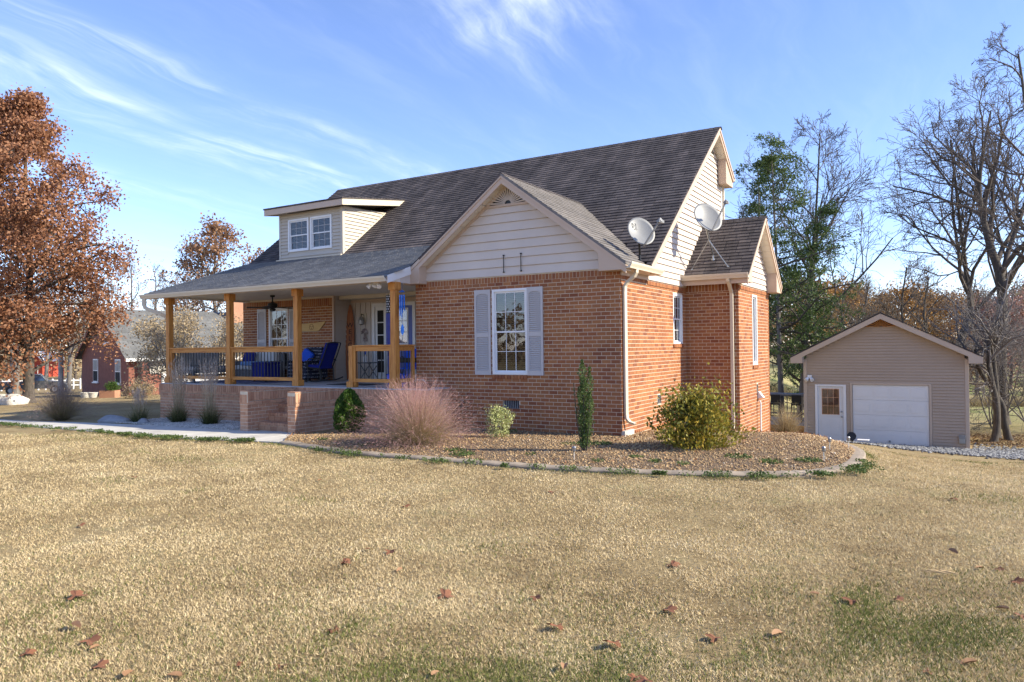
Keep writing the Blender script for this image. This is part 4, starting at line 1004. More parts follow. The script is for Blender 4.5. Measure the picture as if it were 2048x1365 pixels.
# rocking chair (faces the left end of the porch)
def rocking_chair(loc, rz, label, name='rocking_chair'):
    t = thing(name, label, 'chair', loc, rz)
    for sy in (-.29, .29):
        m_ = MB(); pts = [(-.42+.92*k/12, sy, .035+.30*(k/12-.45)**2*1.1) for k in range(13)]
        m_.tube(pts, .017, 8); m_.build('rocker', mt['black'], t)
        m_ = MB(); m_.tube([(-.22, sy, .06), (-.24, sy, .40), (-.25, sy, .60), (-.18, sy, .66), (.10, sy, .66), (.28, sy, .60)], .016, 8); m_.build('arm', mt['black'], t)
        m_ = MB(); m_.tube([(.20, sy, .06), (.16, sy, .42), (.34, sy, .80), (.44, sy, 1.08)], .016, 8); m_.build('leg', mt['black'], t)
        m_ = MB(); m_.tube([(-.24, sy, .42), (.18, sy, .38)], .015, 8); m_.build('side_rail', mt['black'], t)
    m_ = MB(); m_.tube([(.44, -.29, 1.08), (.45, 0, 1.10), (.44, .29, 1.08)], .016, 8); m_.tube([(-.24, -.29, .40), (-.24, .29, .40)], .014, 8); m_.build('crossbar', mt['black'], t)
    def cushion(p0, p1, w, th, name):
        p0, p1 = np.array(p0), np.array(p1); d = nrm(p1-p0); n = np.cross(d, Y); n = n if n[2] > 0 else -n; s_ = Y*w
        m_ = MB(); m_.hexa([p0-s_, p1-s_, p1+s_, p0+s_, p0-s_+n*th, p1-s_+n*th, p1+s_+n*th, p0+s_+n*th]); return m_.build(name, mt['navy'], t, bevel=.03)
    cushion((-.26, 0, .40), (.17, 0, .37), .265, .10, 'seat'); cushion((.15, 0, .42), (.41, 0, 1.07), .265, -.09 if False else .08, 'backrest')
    return t
rocking_chair((-9.30, .95, FZT), math.radians(8), 'black metal rocking chair with navy cushions beside the porch opening')

# sofa, armchair, ottoman, bench
def soft(par, name, m_, *b, bev=.035):
    return bx(name, m_, *b, parent=par, bevel=bev)
sofa = thing('wicker_sofa', 'grey wicker outdoor sofa with white back cushions under the porch window', 'sofa', (-12.45, 1.35, FZT))
soft(sofa, 'base', 'wicker', -.85, -.38, .06, .75, .40, .32, bev=.01)
for s_ in (-.85, .62): soft(sofa, 'arm', 'wicker', s_, -.38, .321, s_+.13, .40, .58, bev=.02)
soft(sofa, 'back_frame', 'wicker', -.85, .36, .321, .75, .46, .80, bev=.02)
for a in (-.70, -.04): soft(sofa, 'seat_cushion', 'white_fab', a, -.36, .321, a+.65, .33, .45); soft(sofa, 'back_cushion', 'white_fab', a, .16, .451, a+.65, .355, .92)
for sx in (-.8, .7):
    for sy in (-.33, .38): soft(sofa, 'leg', 'black', sx-.025, sy-.025, 0, sx+.025, sy+.025, .06, bev=.003)
pl_ = soft(None, 'throw_pillow', 'navy', -.22, -.07, -.20, .22, .07, .20, bev=.06); pl_.location = (-12.72, 1.30, FZT+.66); pl_.rotation_euler = (-.35, 0, .05); tag(pl_, 'navy throw pillow propped on the white sofa cushions', 'pillow')
pl_ = soft(None, 'lounge_cushion', 'sky_blue', -.34, -.30, 0, .34, .30, .12, bev=.04); pl_.location = (-12.0, .95, FZT+.455); tag(pl_, 'light blue seat cushion on the grey wicker sofa', 'cushion')
ot = thing('ottoman', 'square navy upholstered ottoman in front of the wicker sofa', 'ottoman', (-11.30, .72, FZT))
soft(ot, 'body', 'navy', -.30, -.27, .05, .30, .27, .50, bev=.03); soft(ot, 'lid', 'navy', -.31, -.28, .501, .31, .28, .56, bev=.025)
for sx in (-.24, .24):
    for sy in (-.21, .21): soft(ot, 'foot', 'black', sx-.02, sy-.02, 0, sx+.02, sy+.02, .05, bev=.002)
pat = bpy.data.materials.new('patterned_throw'); pat.use_nodes = True; T = NT(pat.node_tree)
tc_ = T.n('TexCoord').outputs['Object']; wv_ = T.n('TexWave', {'wave_type': 'BANDS', 'bands_direction': 'Z'}, Vector=tc_, Scale=3.4, Distortion=1.5, Detail=3.0)
wv2 = T.n('TexVoronoi', None, Vector=tc_, Scale=26.0)
cc_ = T.ramp(T.math('MULTIPLY', wv_.outputs[1], wv2.outputs[0]), [(0, (.012,.014,.03)), (.45, (.02,.022,.05)), (.62, (.30,.30,.32))])
pb_ = T.n('BsdfPrincipled', None, Base_Color=cc_, Roughness=.9); oo_ = T.n('OutputMaterial'); T.link(pb_.outputs[0], oo_.inputs[0]); mt['pattern'] = pat
ac = thing('patterned_armchair', 'black and white patterned armchair beside the cedar porch post', 'armchair', (-10.15, 1.25, FZT), math.radians(-8))
soft(ac, 'base', 'pattern', -.40, -.38, .08, .40, .36, .40); soft(ac, 'backrest', 'pattern', -.38, .20, .401, .38, .40, .98)
for s_ in (-.46, .33): soft(ac, 'arm', 'pattern', s_, -.38, .10, s_+.13, .36, .60)
soft(ac, 'seat_cushion', 'pattern', -.32, -.36, .401, .32, .19, .50)
for sx in (-.35, .35):
    for sy in (-.3, .3): soft(ac, 'leg', 'black', sx-.025, sy-.025, 0, sx+.025, sy+.025, .08, bev=.002)
pl_ = soft(None, 'throw_pillow', 'blue', -.20, -.07, -.19, .20, .07, .19, bev=.06); pl_.location = (-10.28, 1.35, FZT+.71); pl_.rotation_euler = (-.2, .5, .0); tag(pl_, 'bright blue throw pillow on the patterned armchair', 'pillow')
bn = thing('porch_bench', 'grey cushioned bench along the left end of the porch', 'bench', (-13.10, .05, FZT))
soft(bn, 'seat', 'grey_fab', -.30, -.60, .34, .30, .62, .46); soft(bn, 'back_cushion', 'grey_fab', -.32, -.60, .461, -.16, .62, .86); soft(bn, 'frame', 'wicker', -.34, -.64, .26, .32, .66, .339, bev=.01)
for sx in (-.3, .28):
    for sy in (-.58, .6): soft(bn, 'leg', 'wicker', sx-.03, sy-.03, 0, sx+.03, sy+.03, .26, bev=.003)
rug = MB(); rug.box(-12.9, -.45, FZT+.0005, -10.3, 1.0, FZT+.008); tag(rug.build('porch_rug', M('rug_blue', (.02,.03,.13), (.25,.26,.34), .95, 9, 3), None), 'blue and white patterned rug on the porch floor', 'rug')
mt_ = MB(); mt_.box(-8.05, -.10, FZT+.0005, -6.75, .62, FZT+.012); tag(mt_.build('door_mat', M('mat_dark', (.035,.034,.033), (.06,.058,.055), .95, 40, 3), None), 'dark flat mat lying on the porch at the top of the steps', 'mat')

# leaning wooden welcome board
wb = thing('welcome_board', 'tall pointed red-stained welcome board leaning by the entry door', 'sign', (-9.72, 2.50, FZT))
wood = M('stained_board', (.30,.10,.035), (.48,.19,.06), .6, 2, 6, .2, 20, aniso=(8, 1, .6), stops=[(0, (.13,.045,.02)), (.4, (.38,.12,.04)), (1, (.52,.21,.07))])
prof = [(-.085, 0), (.085, 0), (.125, .45), (.135, 1.0), (.125, 1.5), (.085, 1.95), (.03, 2.22), (0, 2.25), (-.03, 2.22), (-.085, 1.95), (-.125, 1.5), (-.135, 1.0), (-.125, .45)]
lean = .07; wd_ = nrm((.80, -.60, 0)); wn_ = nrm((.60, .80, 0))      # board width direction and its back
P3 = lambda a, z, d: wd_*a+wn_*(d+z*lean)+Z*z
wu, wnn = nrm((.86, .50, 0)), nrm((.50, -.86, 0))
P3 = lambda a, z, d: wu*a+wnn*(d-z*lean*.8)+Z*z
m_ = MB(); m_.prism([P3(a, z, .0) for a, z in prof], tuple(wnn*-.025)); m_.build('board', wood, wb, bevel=.004)
up_ = nrm(P3(0, 1, 0)-P3(0, 0, 0)); ink = M('sign_ink', (.012,.010,.010), (.02,.018,.018), .7)
for k, ch in enumerate('WELCOME'):
    text(ch, .20, wb, ink, frame(P3(0, 1.62-.20*k, .003), wu, up_, np.cross(wu, up_)), 'letter', .001)

# state-shaped wooden sign on the porch brick
ts = thing('state_shaped_sign', 'flat wooden sign cut to a state outline on the porch brick', 'sign', (-10.72, 1.985, 2.36))
out_ = [(-.62, 0), (.20, .0), (.30, .02), (.40, .12), (.50, .21), (.55, .28), (.28, .265), (.10, .24), (-.10, .25), (-.28, .225), (-.40, .24), (-.58, .22), (-.60, .11)]
m_ = MB(); m_.prism([(a, -.022, b) for a, b in out_], (0, .018, 0)); m_.build('board', M('pine_board', (.55,.33,.10), (.66,.42,.15), .6, 3, 5, .1, 30, aniso=(.6, 1, 8)), ts, bevel=.003)
burn = M('burnt_wood', (.22,.11,.035), (.27,.14,.05), .8)
m_ = MB(); ring_ = [(-.02+.085*math.cos(2*math.pi*k/24), -.0235, .125+.085*math.sin(2*math.pi*k/24)) for k in range(25)]; m_.tube(ring_, .006, 5, cap=False); m_.build('carved_ring', burn, ts)
for k in range(3):
    a0 = 2*math.pi*k/3+.5; cx, cz = -.02+.042*math.cos(a0), .125+.042*math.sin(a0)
    star = [(cx+(.03 if j % 2 == 0 else .012)*math.cos(a0+math.pi*j/5), -.0228, cz+(.03 if j % 2 == 0 else .012)*math.sin(a0+math.pi*j/5)) for j in range(10)]
    m_ = MB(); m_.prism(star, (0, -.002, 0)); m_.build('carved_star', burn, ts)

# entry lantern and bow
t = thing('wall_lantern', 'silver jar-shaped wall lantern with a dark bow beside the entry door', 'light', (-9.32, 2.70, 2.72))
bx('back_plate', 'cream', -.09, -.02, -.10, .11, -.001, .16, parent=t); m_ = MB(); m_.lathe([(.03, -.20), (.075, -.17), (.085, -.06), (.06, .02), (.04, .05)], 14, (0, -.12, 0)); m_.build('jar', mt['greym'], t)
m_ = MB(); m_.tube([(0, -.02, .10), (0, -.12, .13), (0, -.12, .04)], .012, 6); m_.build('arm', mt['black'], t)
bow = thing('ribbon_bow', 'striped ribbon bow hanging below the wall lantern', 'bow', (-9.27, 2.68, 2.30))
rb = M('ribbon', (.10,.05,.045), (.55,.47,.44), .8, 14, 2)
for k in range(7):
    a = math.pi*(k/6)*1.15-.25; m_ = MB(); c, s_ = math.cos(a), math.sin(a)
    m_.prism([(0, -.02, 0), (c*.10-s_*.03, -.05, s_*.10+c*.03), (c*.13, -.03, s_*.13), (c*.10+s_*.03, -.01, s_*.10-c*.03)], (0, .006, 0)); m_.build('loop', rb, bow)
for dx in (-.05, .02, .08):
    m_ = MB(); m_.prism([(-.015, -.02, 0), (.015, -.02, 0), (dx+.03, -.03, -.27), (dx, -.03, -.24), (dx-.02, -.03, -.28)], (0, .005, 0)); m_.build('tail', rb, bow)

# star-and-stripe windsock and wind chime by the right-hand post
ws = thing('windsock', 'hanging fabric windsock with white dots on black over blue tails', 'windsock', (-5.64, -.45, 3.30))
dots = bpy.data.materials.new('windsock_dots'); dots.use_nodes = True; T = NT(dots.node_tree)
tc_ = T.n('TexCoord').outputs['Object']; sp_ = T.n('SeparateXYZ', None, _0=tc_)
ang = T.math('MULTIPLY', T.math('ARCTAN2', sp_.outputs[1], sp_.outputs[0]), 8/(2*math.pi)); row = T.math('MULTIPLY', sp_.outputs[2], 17.0)
ang = T.math('ADD', ang, T.math('MULTIPLY', T.math('MODULO', T.math('FLOOR', T.math('ADD', row, 100.0)), 2.0), .5))
du = T.math('SUBTRACT', T.math('FRACT', T.math('ADD', ang, 100.0)), .5); dv = T.math('SUBTRACT', T.math('FRACT', T.math('ADD', row, 100.0)), .5)
rr_ = T.math('SQRT', T.math('ADD', T.math('MULTIPLY', du, du), T.math('MULTIPLY', dv, dv)))
cc_ = T.ramp(T.math('GREATER_THAN', rr_, .27), [(0, (.72,.72,.72)), (1, (.012,.012,.016))], 'CONSTANT'); cc_.node.color_ramp.elements[1].position = .5
pb_ = T.n('BsdfPrincipled', None, Base_Color=cc_, Roughness=.8); oo_ = T.n('OutputMaterial'); T.link(pb_.outputs[0], oo_.inputs[0])
m_ = MB(); m_.lathe([(.072, -.66), (.072, -.24), (.07, -.235)], 20); m_.build('star_tube', dots, ws)
wsb = M('windsock_blue', (.05,.06,.22), (.08,.09,.30), .8); wsw = M('windsock_stripe', (.40,.37,.50), (.48,.45,.56), .8)
for k in range(6):
    a = 2*math.pi*k/6; c, s_ = math.cos(a), math.sin(a); m_ = MB()
    m_.hexa([(c*.07-s_*.03, s_*.07+c*.03, -1.42-.12*(k % 3)), (c*.07+s_*.03, s_*.07-c*.03, -1.42-.12*(k % 3)), (c*.066+s_*.03, s_*.066-c*.03, -1.42), (c*.066-s_*.03, s_*.066+c*.03, -1.42), (c*.07-s_*.036, s_*.07+c*.036, -.66), (c*.07+s_*.036, s_*.07-c*.036, -.66), (c*.066+s_*.036, s_*.066-c*.036, -.66), (c*.066-s_*.036, s_*.066+c*.036, -.66)]); m_.build('tail', wsb if k % 3 else wsw, ws)
m_ = MB()
for k in range(3): a = 2*math.pi*k/3; m_.tube([(.07*math.cos(a), .07*math.sin(a), -.24), (0, 0, -.06)], .002, 4)
m_.tube([(0, 0, -.06), (0, 0, .03)], .002, 4); m_.build('cord', mt['white'], ws)
ch = thing('wind_chime', 'bright blue wind chime hanging beside the corner porch post', 'wind chime', (-5.02, -.72, 3.33))
chm = M('chime_blue', (.02,.13,.55), (.05,.22,.70), .3, metal=.5)
m_ = MB(); m_.lathe([(.07, -.24), (.075, -.23), (.03, -.20), (.01, -.19)], 16); m_.tube([(0, 0, -.2), (0, 0, 0)], .003, 4); m_.build('cap', chm, ch)
for k in range(6):
    a = 2*math.pi*k/6; m_ = MB(); m_.tube([(.055*math.cos(a), .055*math.sin(a), -.30), (.055*math.cos(a), .055*math.sin(a), -.62-.04*k)], .011, 8); m_.build('pipe', chm, ch)
m_ = MB(); m_.tube([(0, 0, -.24), (0, 0, -1.0)], .002, 4); m_.prism([(-.04, -.003, -1.02), (0, -.003, -.96), (.04, -.003, -1.02), (.05, -.003, -1.14), (0, -.003, -1.22), (-.05, -.003, -1.14)], (0, .006, 0)); m_.build('sail', chm, ch)

# small folding table with a bottle, broom-like canes, blue folding chair
t = thing('folding_table', 'small black folding tray table outside the entry door', 'table', (-8.55, 2.05, FZT))
bx('table_top', 'black', -.26, -.20, .50, .26, .20, .525, parent=t)
for sy in (-.17, .17):
    for sg in (-1, 1):
        m_ = MB(); m_.tube([(sg*.22, sy, 0), (-sg*.20, sy, .50)], .011, 6); m_.build('leg', mt['black'], t)
b_ = thing('spray_bottle', 'blue and white bottle standing on the small folding table', 'bottle', (-8.70, 2.05, FZT+.525))
m_ = MB(); m_.lathe([(.05, 0), (.055, .02), (.055, .15), (.02, .20), (.018, .22)], 14); m_.build('body', mt['white'], b_); m_ = MB(); m_.lathe([(.02, .221), (.028, .23), (.028, .30), (.012, .33)], 12); m_.build('cap', mt['blue'], b_)
fc = thing('folding_chair', 'blue fabric folding chair with black arms behind the corner railing', 'chair', (-5.78, .55, FZT), math.radians(25))
soft(fc, 'seat', 'blue', -.25, -.25, .40, .25, .22, .44, bev=.015); soft(fc, 'backrest', 'blue', -.25, .20, .441, .25, .24, .90, bev=.015); soft(fc, 'side_bag', 'black', -.27, -.27, .56, .27, -.2, .68, bev=.02)
for sx in (-.26, .26):
    m_ = MB(); m_.tube([(sx, -.27, 0), (sx, .22, .42), (sx, .25, .92)], .012, 6); m_.tube([(sx, .24, 0), (sx, -.22, .45), (sx, -.24, .66), (sx, 0, .72), (sx, .22, .68)], .012, 6); m_.build('leg', mt['black'], fc)
bk = thing('storage_tote', 'blue plastic tote tucked on the porch corner by the wing wall', 'box', (-5.55, -.30, FZT))
mb = MB(); mb.hexa([(-.16, -.12, 0), (.16, -.12, 0), (.16, .12, 0), (-.16, .12, 0), (-.19, -.15, .28), (.19, -.15, .28), (.19, .15, .28), (-.19, .15, .28)]); mb.build('tub', mt['blue'], bk, bevel=.015); bx('lid', 'blue', -.20, -.16, .281, .20, .16, .31, parent=bk)
hs_ = thing('garden_tool_bag', 'black tool bag with a grey handle on the end of the porch ledge', 'bag', (-4.72, -.52, FZT))
soft(hs_, 'bag', 'black', -.30, -.14, 0, .30, .14, .12, bev=.05); m_ = MB(); m_.tube([(-.18, 0, .11), (-.10, 0, .19), (.12, 0, .20), (.22, 0, .11)], .014, 8); m_.build('handle', mt['greym'], hs_)
m_ = MB(); m_.lathe([(.05, -.02), (.05, .02)], 14); k_ = m_.build('wheel', mt['dishm'], hs_); k_.location = (-.29, -.10, .055); k_.rotation_euler = (math.pi/2, 0, 0)
sg_ = thing('spigot', 'black brass hose tap with a short hose on the front brick wall', 'tap', (-3.83, -.012, .58))
m_ = MB(); m_.tube([(0, 0, 0), (0, -.09, 0), (0, -.11, -.05)], .018, 8); m_.build('tap_body', mt['black'], sg_); m_ = MB(); m_.tube([(-.045, -.07, .035), (.045, -.07, .035)], .012, 6); m_.tube([(0, -.07, 0), (0, -.07, .035)], .008, 6); m_.build('handle', mt['greym'], sg_)
m_ = MB(); m_.tube([(0, -.11, -.05), (-.01, -.12, -.12), (-.05, -.13, -.22), (-.12, -.14, -.36), (-.18, -.16, -.50), (-.2, -.2, -.56)], .016, 8); m_.build('hose', mt['black'], sg_)
# ================================================================== GROUND
def ground_mat():
    m = bpy.data.materials.new('lawn_ground'); m.use_nodes = True; T = NT(m.node_tree)
    g = T.n('NewGeometry').outputs['Position']; s = T.n('SeparateXYZ', None, _0=g)
    n1 = T.noise(g, .55, 5, .62); n2 = T.noise(g, 3.2, 5, .65); n3 = T.noise(g, 30, 4, .7); n4 = T.noise(g, .21, 3, .5); n5 = T.noise(g, 160, 2, .7)
    col = T.ramp(n1, [(.28, (.27,.195,.10)), (.5, (.39,.295,.16)), (.72, (.52,.41,.245))])
    col = T.mix(.85, col, T.ramp(n2, [(.25, (.72,.68,.62)), (.55, (1,1,1)), (.8, (1.18,1.18,1.2))]), 'MULTIPLY')
    col = T.mix(.9, col, T.ramp(n3, [(.25, (.32,.28,.24)), (.46, (.85,.85,.84)), (.8, (1.35,1.35,1.33))]), 'MULTIPLY')
    col = T.mix(.8, col, T.ramp(n5, [(.25, (.6,.58,.55)), (.8, (1.3,1.3,1.28))]), 'MULTIPLY')
    gm = T.n('MapRange', None, Value=T.math('MULTIPLY', T.math('ADD', n1, n2), .5), From_Min=.53, From_Max=.66).outputs[0]
    col = T.mix(T.math('MULTIPLY', gm, .5), col, (.15,.17,.05))
    far = T.n('MapRange', None, Value=s.outputs[1], From_Min=20.0, From_Max=34.0).outputs[0]
    fc = T.mix(T.n('MapRange', None, Value=n4, From_Min=.40, From_Max=.60).outputs[0], (.20,.22,.075), (.40,.34,.17))
    xr = T.n('MapRange', None, Value=s.outputs[0], From_Min=-30.0, From_Max=-8.0).outputs[0]
    col = T.mix(T.math('MULTIPLY', far, xr), col, fc)
    p = T.n('BsdfPrincipled', None, Base_Color=col, Roughness=.95); p.inputs['Specular IOR Level'].default_value = .1
    b = T.n('Bump', None, Height=T.math('ADD', n3, T.math('MULTIPLY', n5, .5)), Strength=.8, Distance=.03); T.link(b.outputs[0], p.inputs['Normal'])
    o = T.n('OutputMaterial'); T.link(p.outputs[0], o.inputs[0]); return m
xs = np.concatenate([[-1500, -900, -500, -300, -200, -150], np.arange(-120, -24, 4.), np.arange(-24, 14, .5), np.arange(14, 60, 3.), [60, 90, 150, 300, 600, 1500]])
ys = np.concatenate([[-1500, -800, -400, -200, -100, -60, -40], np.arange(-30, 24, .5), np.arange(24, 120, 4.), [120, 160, 220, 300, 500, 900, 1500]])
gx, gy = np.meshgrid(xs, ys, indexing='ij')
gzv = H(gx, gy)-.012+.012*np.sin(gx*1.7+.5*gy)*np.sin(gy*1.3-.4*gx)
V = np.stack([gx, gy, gzv], -1).reshape(-1, 3); ny = len(ys)
ii, jj = np.meshgrid(np.arange(len(xs)-1), np.arange(ny-1), indexing='ij'); a = (ii*ny+jj).ravel()
gme = np_mesh('lawn', V, np.stack([a, a+ny, a+ny+1, a+1], 1), ground_mat(), smooth=True)
tag(link('lawn', gme), kind='structure')

def catmull(P, n=14):
    P = [np.array(p, float) for p in P]; out = []
    for i in range(len(P)-1):
        p0, p1, p2, p3 = P[max(i-1, 0)], P[i], P[i+1], P[min(i+2, len(P)-1)]
        for k in range(n):
            t = k/n; out.append(.5*((2*p1)+(-p0+p2)*t+(2*p0-5*p1+4*p2-p3)*t*t+(-p0+3*p1-3*p2+p3)*t**3))
    out.append(P[-1]); return np.array(out)
EDGE = [(-5.55, -3.72), (-3.39, -4.13), (-1.29, -4.10), (.46, -3.97), (1.93, -3.70), (3.21, -3.22), (3.95, -2.68), (4.30, -1.85), (4.32, -.8), (4.20, .8), (3.95, 2.2), (3.4, 4.0)]
INNER = [(-6.60, -2.5), (-4.3, -.85), (-2.4, .05), (-.9, .05), (0, .05), (.0, 1), (0, 2.5), (0.02, 4.15), (1.2, 4.25), (1.3, 5.5), (1.3, 7.0), (1.3, 8.2)]
ec, ic = catmull(EDGE), catmull(INNER)
BEDPOLY = np.vstack([ec, ic[::-1]])
WALK = [(-5.70, -3.70, -3.60), (-5.95, -3.70, -3.30), (-6.30, -3.72, -2.85), (-6.64, -3.76, -2.42), (-7.5, -3.84, -2.12), (-8.45, -3.90, -2.38), (-9.5, -3.96, -2.46), (-11.8, -3.98, -2.55), (-14, -3.95, -2.80), (-17, -3.80, -3.05), (-21, -3.5, -2.75), (-26, -3.0, -2.25), (-34, -2.0, -1.2)]
WALKPOLY = np.array([(w[0], w[1]) for w in WALK]+[(w[0], w[2]) for w in WALK[::-1]])
def inpoly(P, poly):
    x, y = P[:, 0], P[:, 1]; r = np.zeros(len(P), bool); n = len(poly)
    for i in range(n):
        x0, y0 = poly[i]; x1, y1 = poly[(i+1) % n]
        c = ((y0 > y) != (y1 > y)); xi = (x1-x0)*(y-y0)/((y1-y0) if y1 != y0 else 1e-9)+x0
        r ^= c & (x < xi)
    return r
# walk: concrete slabs with joints
mb = MB()
for (xa, na, fa), (xb, nb, fb) in zip(WALK, WALK[1:]):
    n = max(1, int(abs(xb-xa)/1.2))
    for k in range(n):
        t0, t1 = k/n, (k+1)/n-.012/max(abs(xb-xa), .3)
        q = []
        for t in (t0, t1):
            x_ = xa+(xb-xa)*t; y0_ = na+(nb-na)*t; y1_ = fa+(fb-fa)*t
            q.append([(x_, y0_, Hf(x_, y0_)+.012), (x_, y1_, Hf(x_, y1_)+.012)])
        top = [q[0][0], q[0][1], q[1][1], q[1][0]]
        mb.prism(top[::-1], (0, 0, -.15))
tag(mb.build('path', mt['conc'], None, bevel=.006), kind='structure')
# planting bed soil
ns, nt_ = len(ec), 22
tt = np.linspace(0, 1, nt_)
B = ec[:, None, :]*(1-tt)[None, :, None]+ic[:, None, :]*tt[None, :, None]
bz = H(B[..., 0], B[..., 1])+.012+.05*np.sin(np.pi*np.clip(tt*1.2, 0, 1))[None, :]
V = np.concatenate([B, bz[..., None]], -1).reshape(-1, 3)
ii, jj = np.meshgrid(np.arange(ns-1), np.arange(nt_-1), indexing='ij'); a = (ii*nt_+jj).ravel()
soil = M('bed_soil', (.09,.06,.04), (.22,.15,.09), .95, 5, 6, .8, 60, dist=.02)
tag(link('planting_bed', np_mesh('planting_bed', V, np.stack([a, a+nt_, a+nt_+1, a+1], 1), soil, smooth=True)), kind='structure')
def bedz(x, y): return H(x, y)+.045
# pebbles
OCT = np.array([(1,0,0),(0,1,0),(-1,0,0),(0,-1,0),(0,0,1),(0,0,-1)], float); OF = np.array([(0,1,4),(1,2,4),(2,3,4),(3,0,4),(1,0,5),(2,1,5),(3,2,5),(0,3,5)])
def pebbles(P, r0, r1, flat=.6):
    n = len(P); s = RNG.uniform(r0, r1, (n, 1, 1))*RNG.uniform(.6, 1.3, (n, 6, 3)); v = OCT[None]*s; v[..., 2] *= flat
    a = RNG.uniform(0, 6.28, n); c, q = np.cos(a)[:, None], np.sin(a)[:, None]; t = RNG.uniform(-.5, .5, n)[:, None]
    x, y, z = v[..., 0]*c-v[..., 1]*q, v[..., 0]*q+v[..., 1]*c, v[..., 2]+v[..., 0]*t
    v = np.stack([x, y, z], -1)+P[:, None, :]
    F = (OF[None]+6*np.arange(n)[:, None, None]).reshape(-1, 3)
    return v.reshape(-1, 3), F, np.repeat(RNG.random(n), 6)
peb = M('pea_gravel', (.20,.13,.07), (.45,.33,.2), .9, 2, 3, use_rnd=.85, stops=[(0, (.15,.09,.05)), (.35, (.32,.20,.10)), (.6, (.45,.31,.16)), (.85, (.36,.24,.13)), (1, (.66,.58,.46))])
n = 35000; s_ = RNG.random(n)*(ns-1); t_ = RNG.random(n)**1.15; i0 = s_.astype(int); f = (s_-i0)[:, None]
e_ = ec[i0]*(1-f)+ec[np.minimum(i0+1, ns-1)]*f; c_ = ic[i0]*(1-f)+ic[np.minimum(i0+1, ns-1)]*f
pp = e_*(1-t_[:, None])+c_*t_[:, None]; pz = H(pp[:, 0], pp[:, 1])+.016+.05*np.sin(np.pi*np.clip(t_*1.2, 0, 1))
keepm = t_ > .02
rs_ = np.where(RNG.random(keepm.sum()) < .12, 1.9, 1.0)[:, None, None]; P_ = np.column_stack([pp, pz])[keepm]; V, F, r = pebbles(P_, .008, .020); V = (P_[:, None]+(V.reshape(-1, 6, 3)-P_[:, None])*rs_).reshape(-1, 3)
tag(link('pea_gravel', np_mesh('pea_gravel', V, F, peb, rnd=r)), 'tan and brown pea gravel covering the front planting bed', 'gravel', kind='stuff')
# dead leaves blown into the bed
n = 900; s_ = RNG.random(n)*(ns-1); t_ = RNG.random(n)**.7; i0 = s_.astype(int); P = ec[i0]*(1-t_[:, None])+ic[i0]*t_[:, None]
P = np.column_stack([P, H(P[:, 0], P[:, 1])+.05+.05*np.sin(np.pi*np.clip(t_*1.2, 0, 1))]); BEDLEAF = P
# pale gravel by the porch
n = 9000; P = np.column_stack([RNG.uniform(-13.3, -8.52, n), RNG.uniform(-2.52, -.96, n)]); P = P[~inpoly(P, WALKPOLY)]
V, F, r = pebbles(np.column_stack([P, H(P[:, 0], P[:, 1])+.015]), .014, .032)
wg = M('pale_gravel', (.40,.37,.33), (.62,.58,.52), .9, 2, 3, use_rnd=.85, stops=[(0, (.26,.24,.22)), (.4, (.46,.43,.38)), (1, (.70,.66,.60))])
tag(link('pale_gravel', np_mesh('pale_gravel', V, F, wg, rnd=r)), 'pale gravel strip between the porch wall and the concrete walk', 'gravel', kind='stuff')
# grey crushed stone by the garage
n = 24000; P = np.column_stack([RNG.uniform(2.6, 16, n), RNG.uniform(3.5, 18, n)])
d_ = np.sin(P[:, 0]*1.3)*.5+np.sin(P[:, 0]*.6+1)*.6
ok = (P[:, 1] > 10.6-.62*np.clip(P[:, 0]-5, 0, 20)+d_+RNG.normal(0, .55, n)) & ~((P[:, 0] > .8) & (P[:, 0] < 6.25) & (P[:, 1] > 14.6)) & (P[:, 1] < 15.5+RNG.normal(0, .6, n))
P = P[ok]; V, F, r = pebbles(np.column_stack([P, H(P[:, 0], P[:, 1])+.02]), .03, .075)
gg = M('crushed_stone', (.22,.225,.235), (.5,.5,.51), .9, 2, 3, use_rnd=.85, stops=[(0, (.09,.09,.095)), (.4, (.18,.18,.183)), (.8, (.29,.287,.283)), (1, (.42,.415,.40))])
tag(link('crushed_stone', np_mesh('crushed_stone', V, F, gg, rnd=r)), 'grey crushed stone drive in front of the garage', 'gravel', kind='stuff')

# concrete edging
mb = MB(); d = np.gradient(ec, axis=0); d /= np.linalg.norm(d, axis=1)[:, None]; nn = np.column_stack([-d[:, 1], d[:, 0]])
prof = [(-.11, -.08), (-.11, .016), (-.09, .034), (-.02, .044), (.08, .042), (.10, .03), (.10, -.08)]
vs = []; m_ = len(prof)
for i in range(ns):
    for (o_, z_) in prof:
        p = ec[i]+nn[i]*o_; vs.append((p[0], p[1], Hf(*ec[i])+z_+.006*math.sin(i*1.9)))
mb.add(vs, [(i*m_+k, i*m_+(k+1) % m_, (i+1)*m_+(k+1) % m_, (i+1)*m_+k) for i in range(ns-1) for k in range(m_)]+[tuple(range(m_))[::-1], tuple(range((ns-1)*m_, ns*m_))])
tag(mb.build('garden_edging', mt['edge'], None), 'curved low concrete edging around the front planting bed', 'edging')

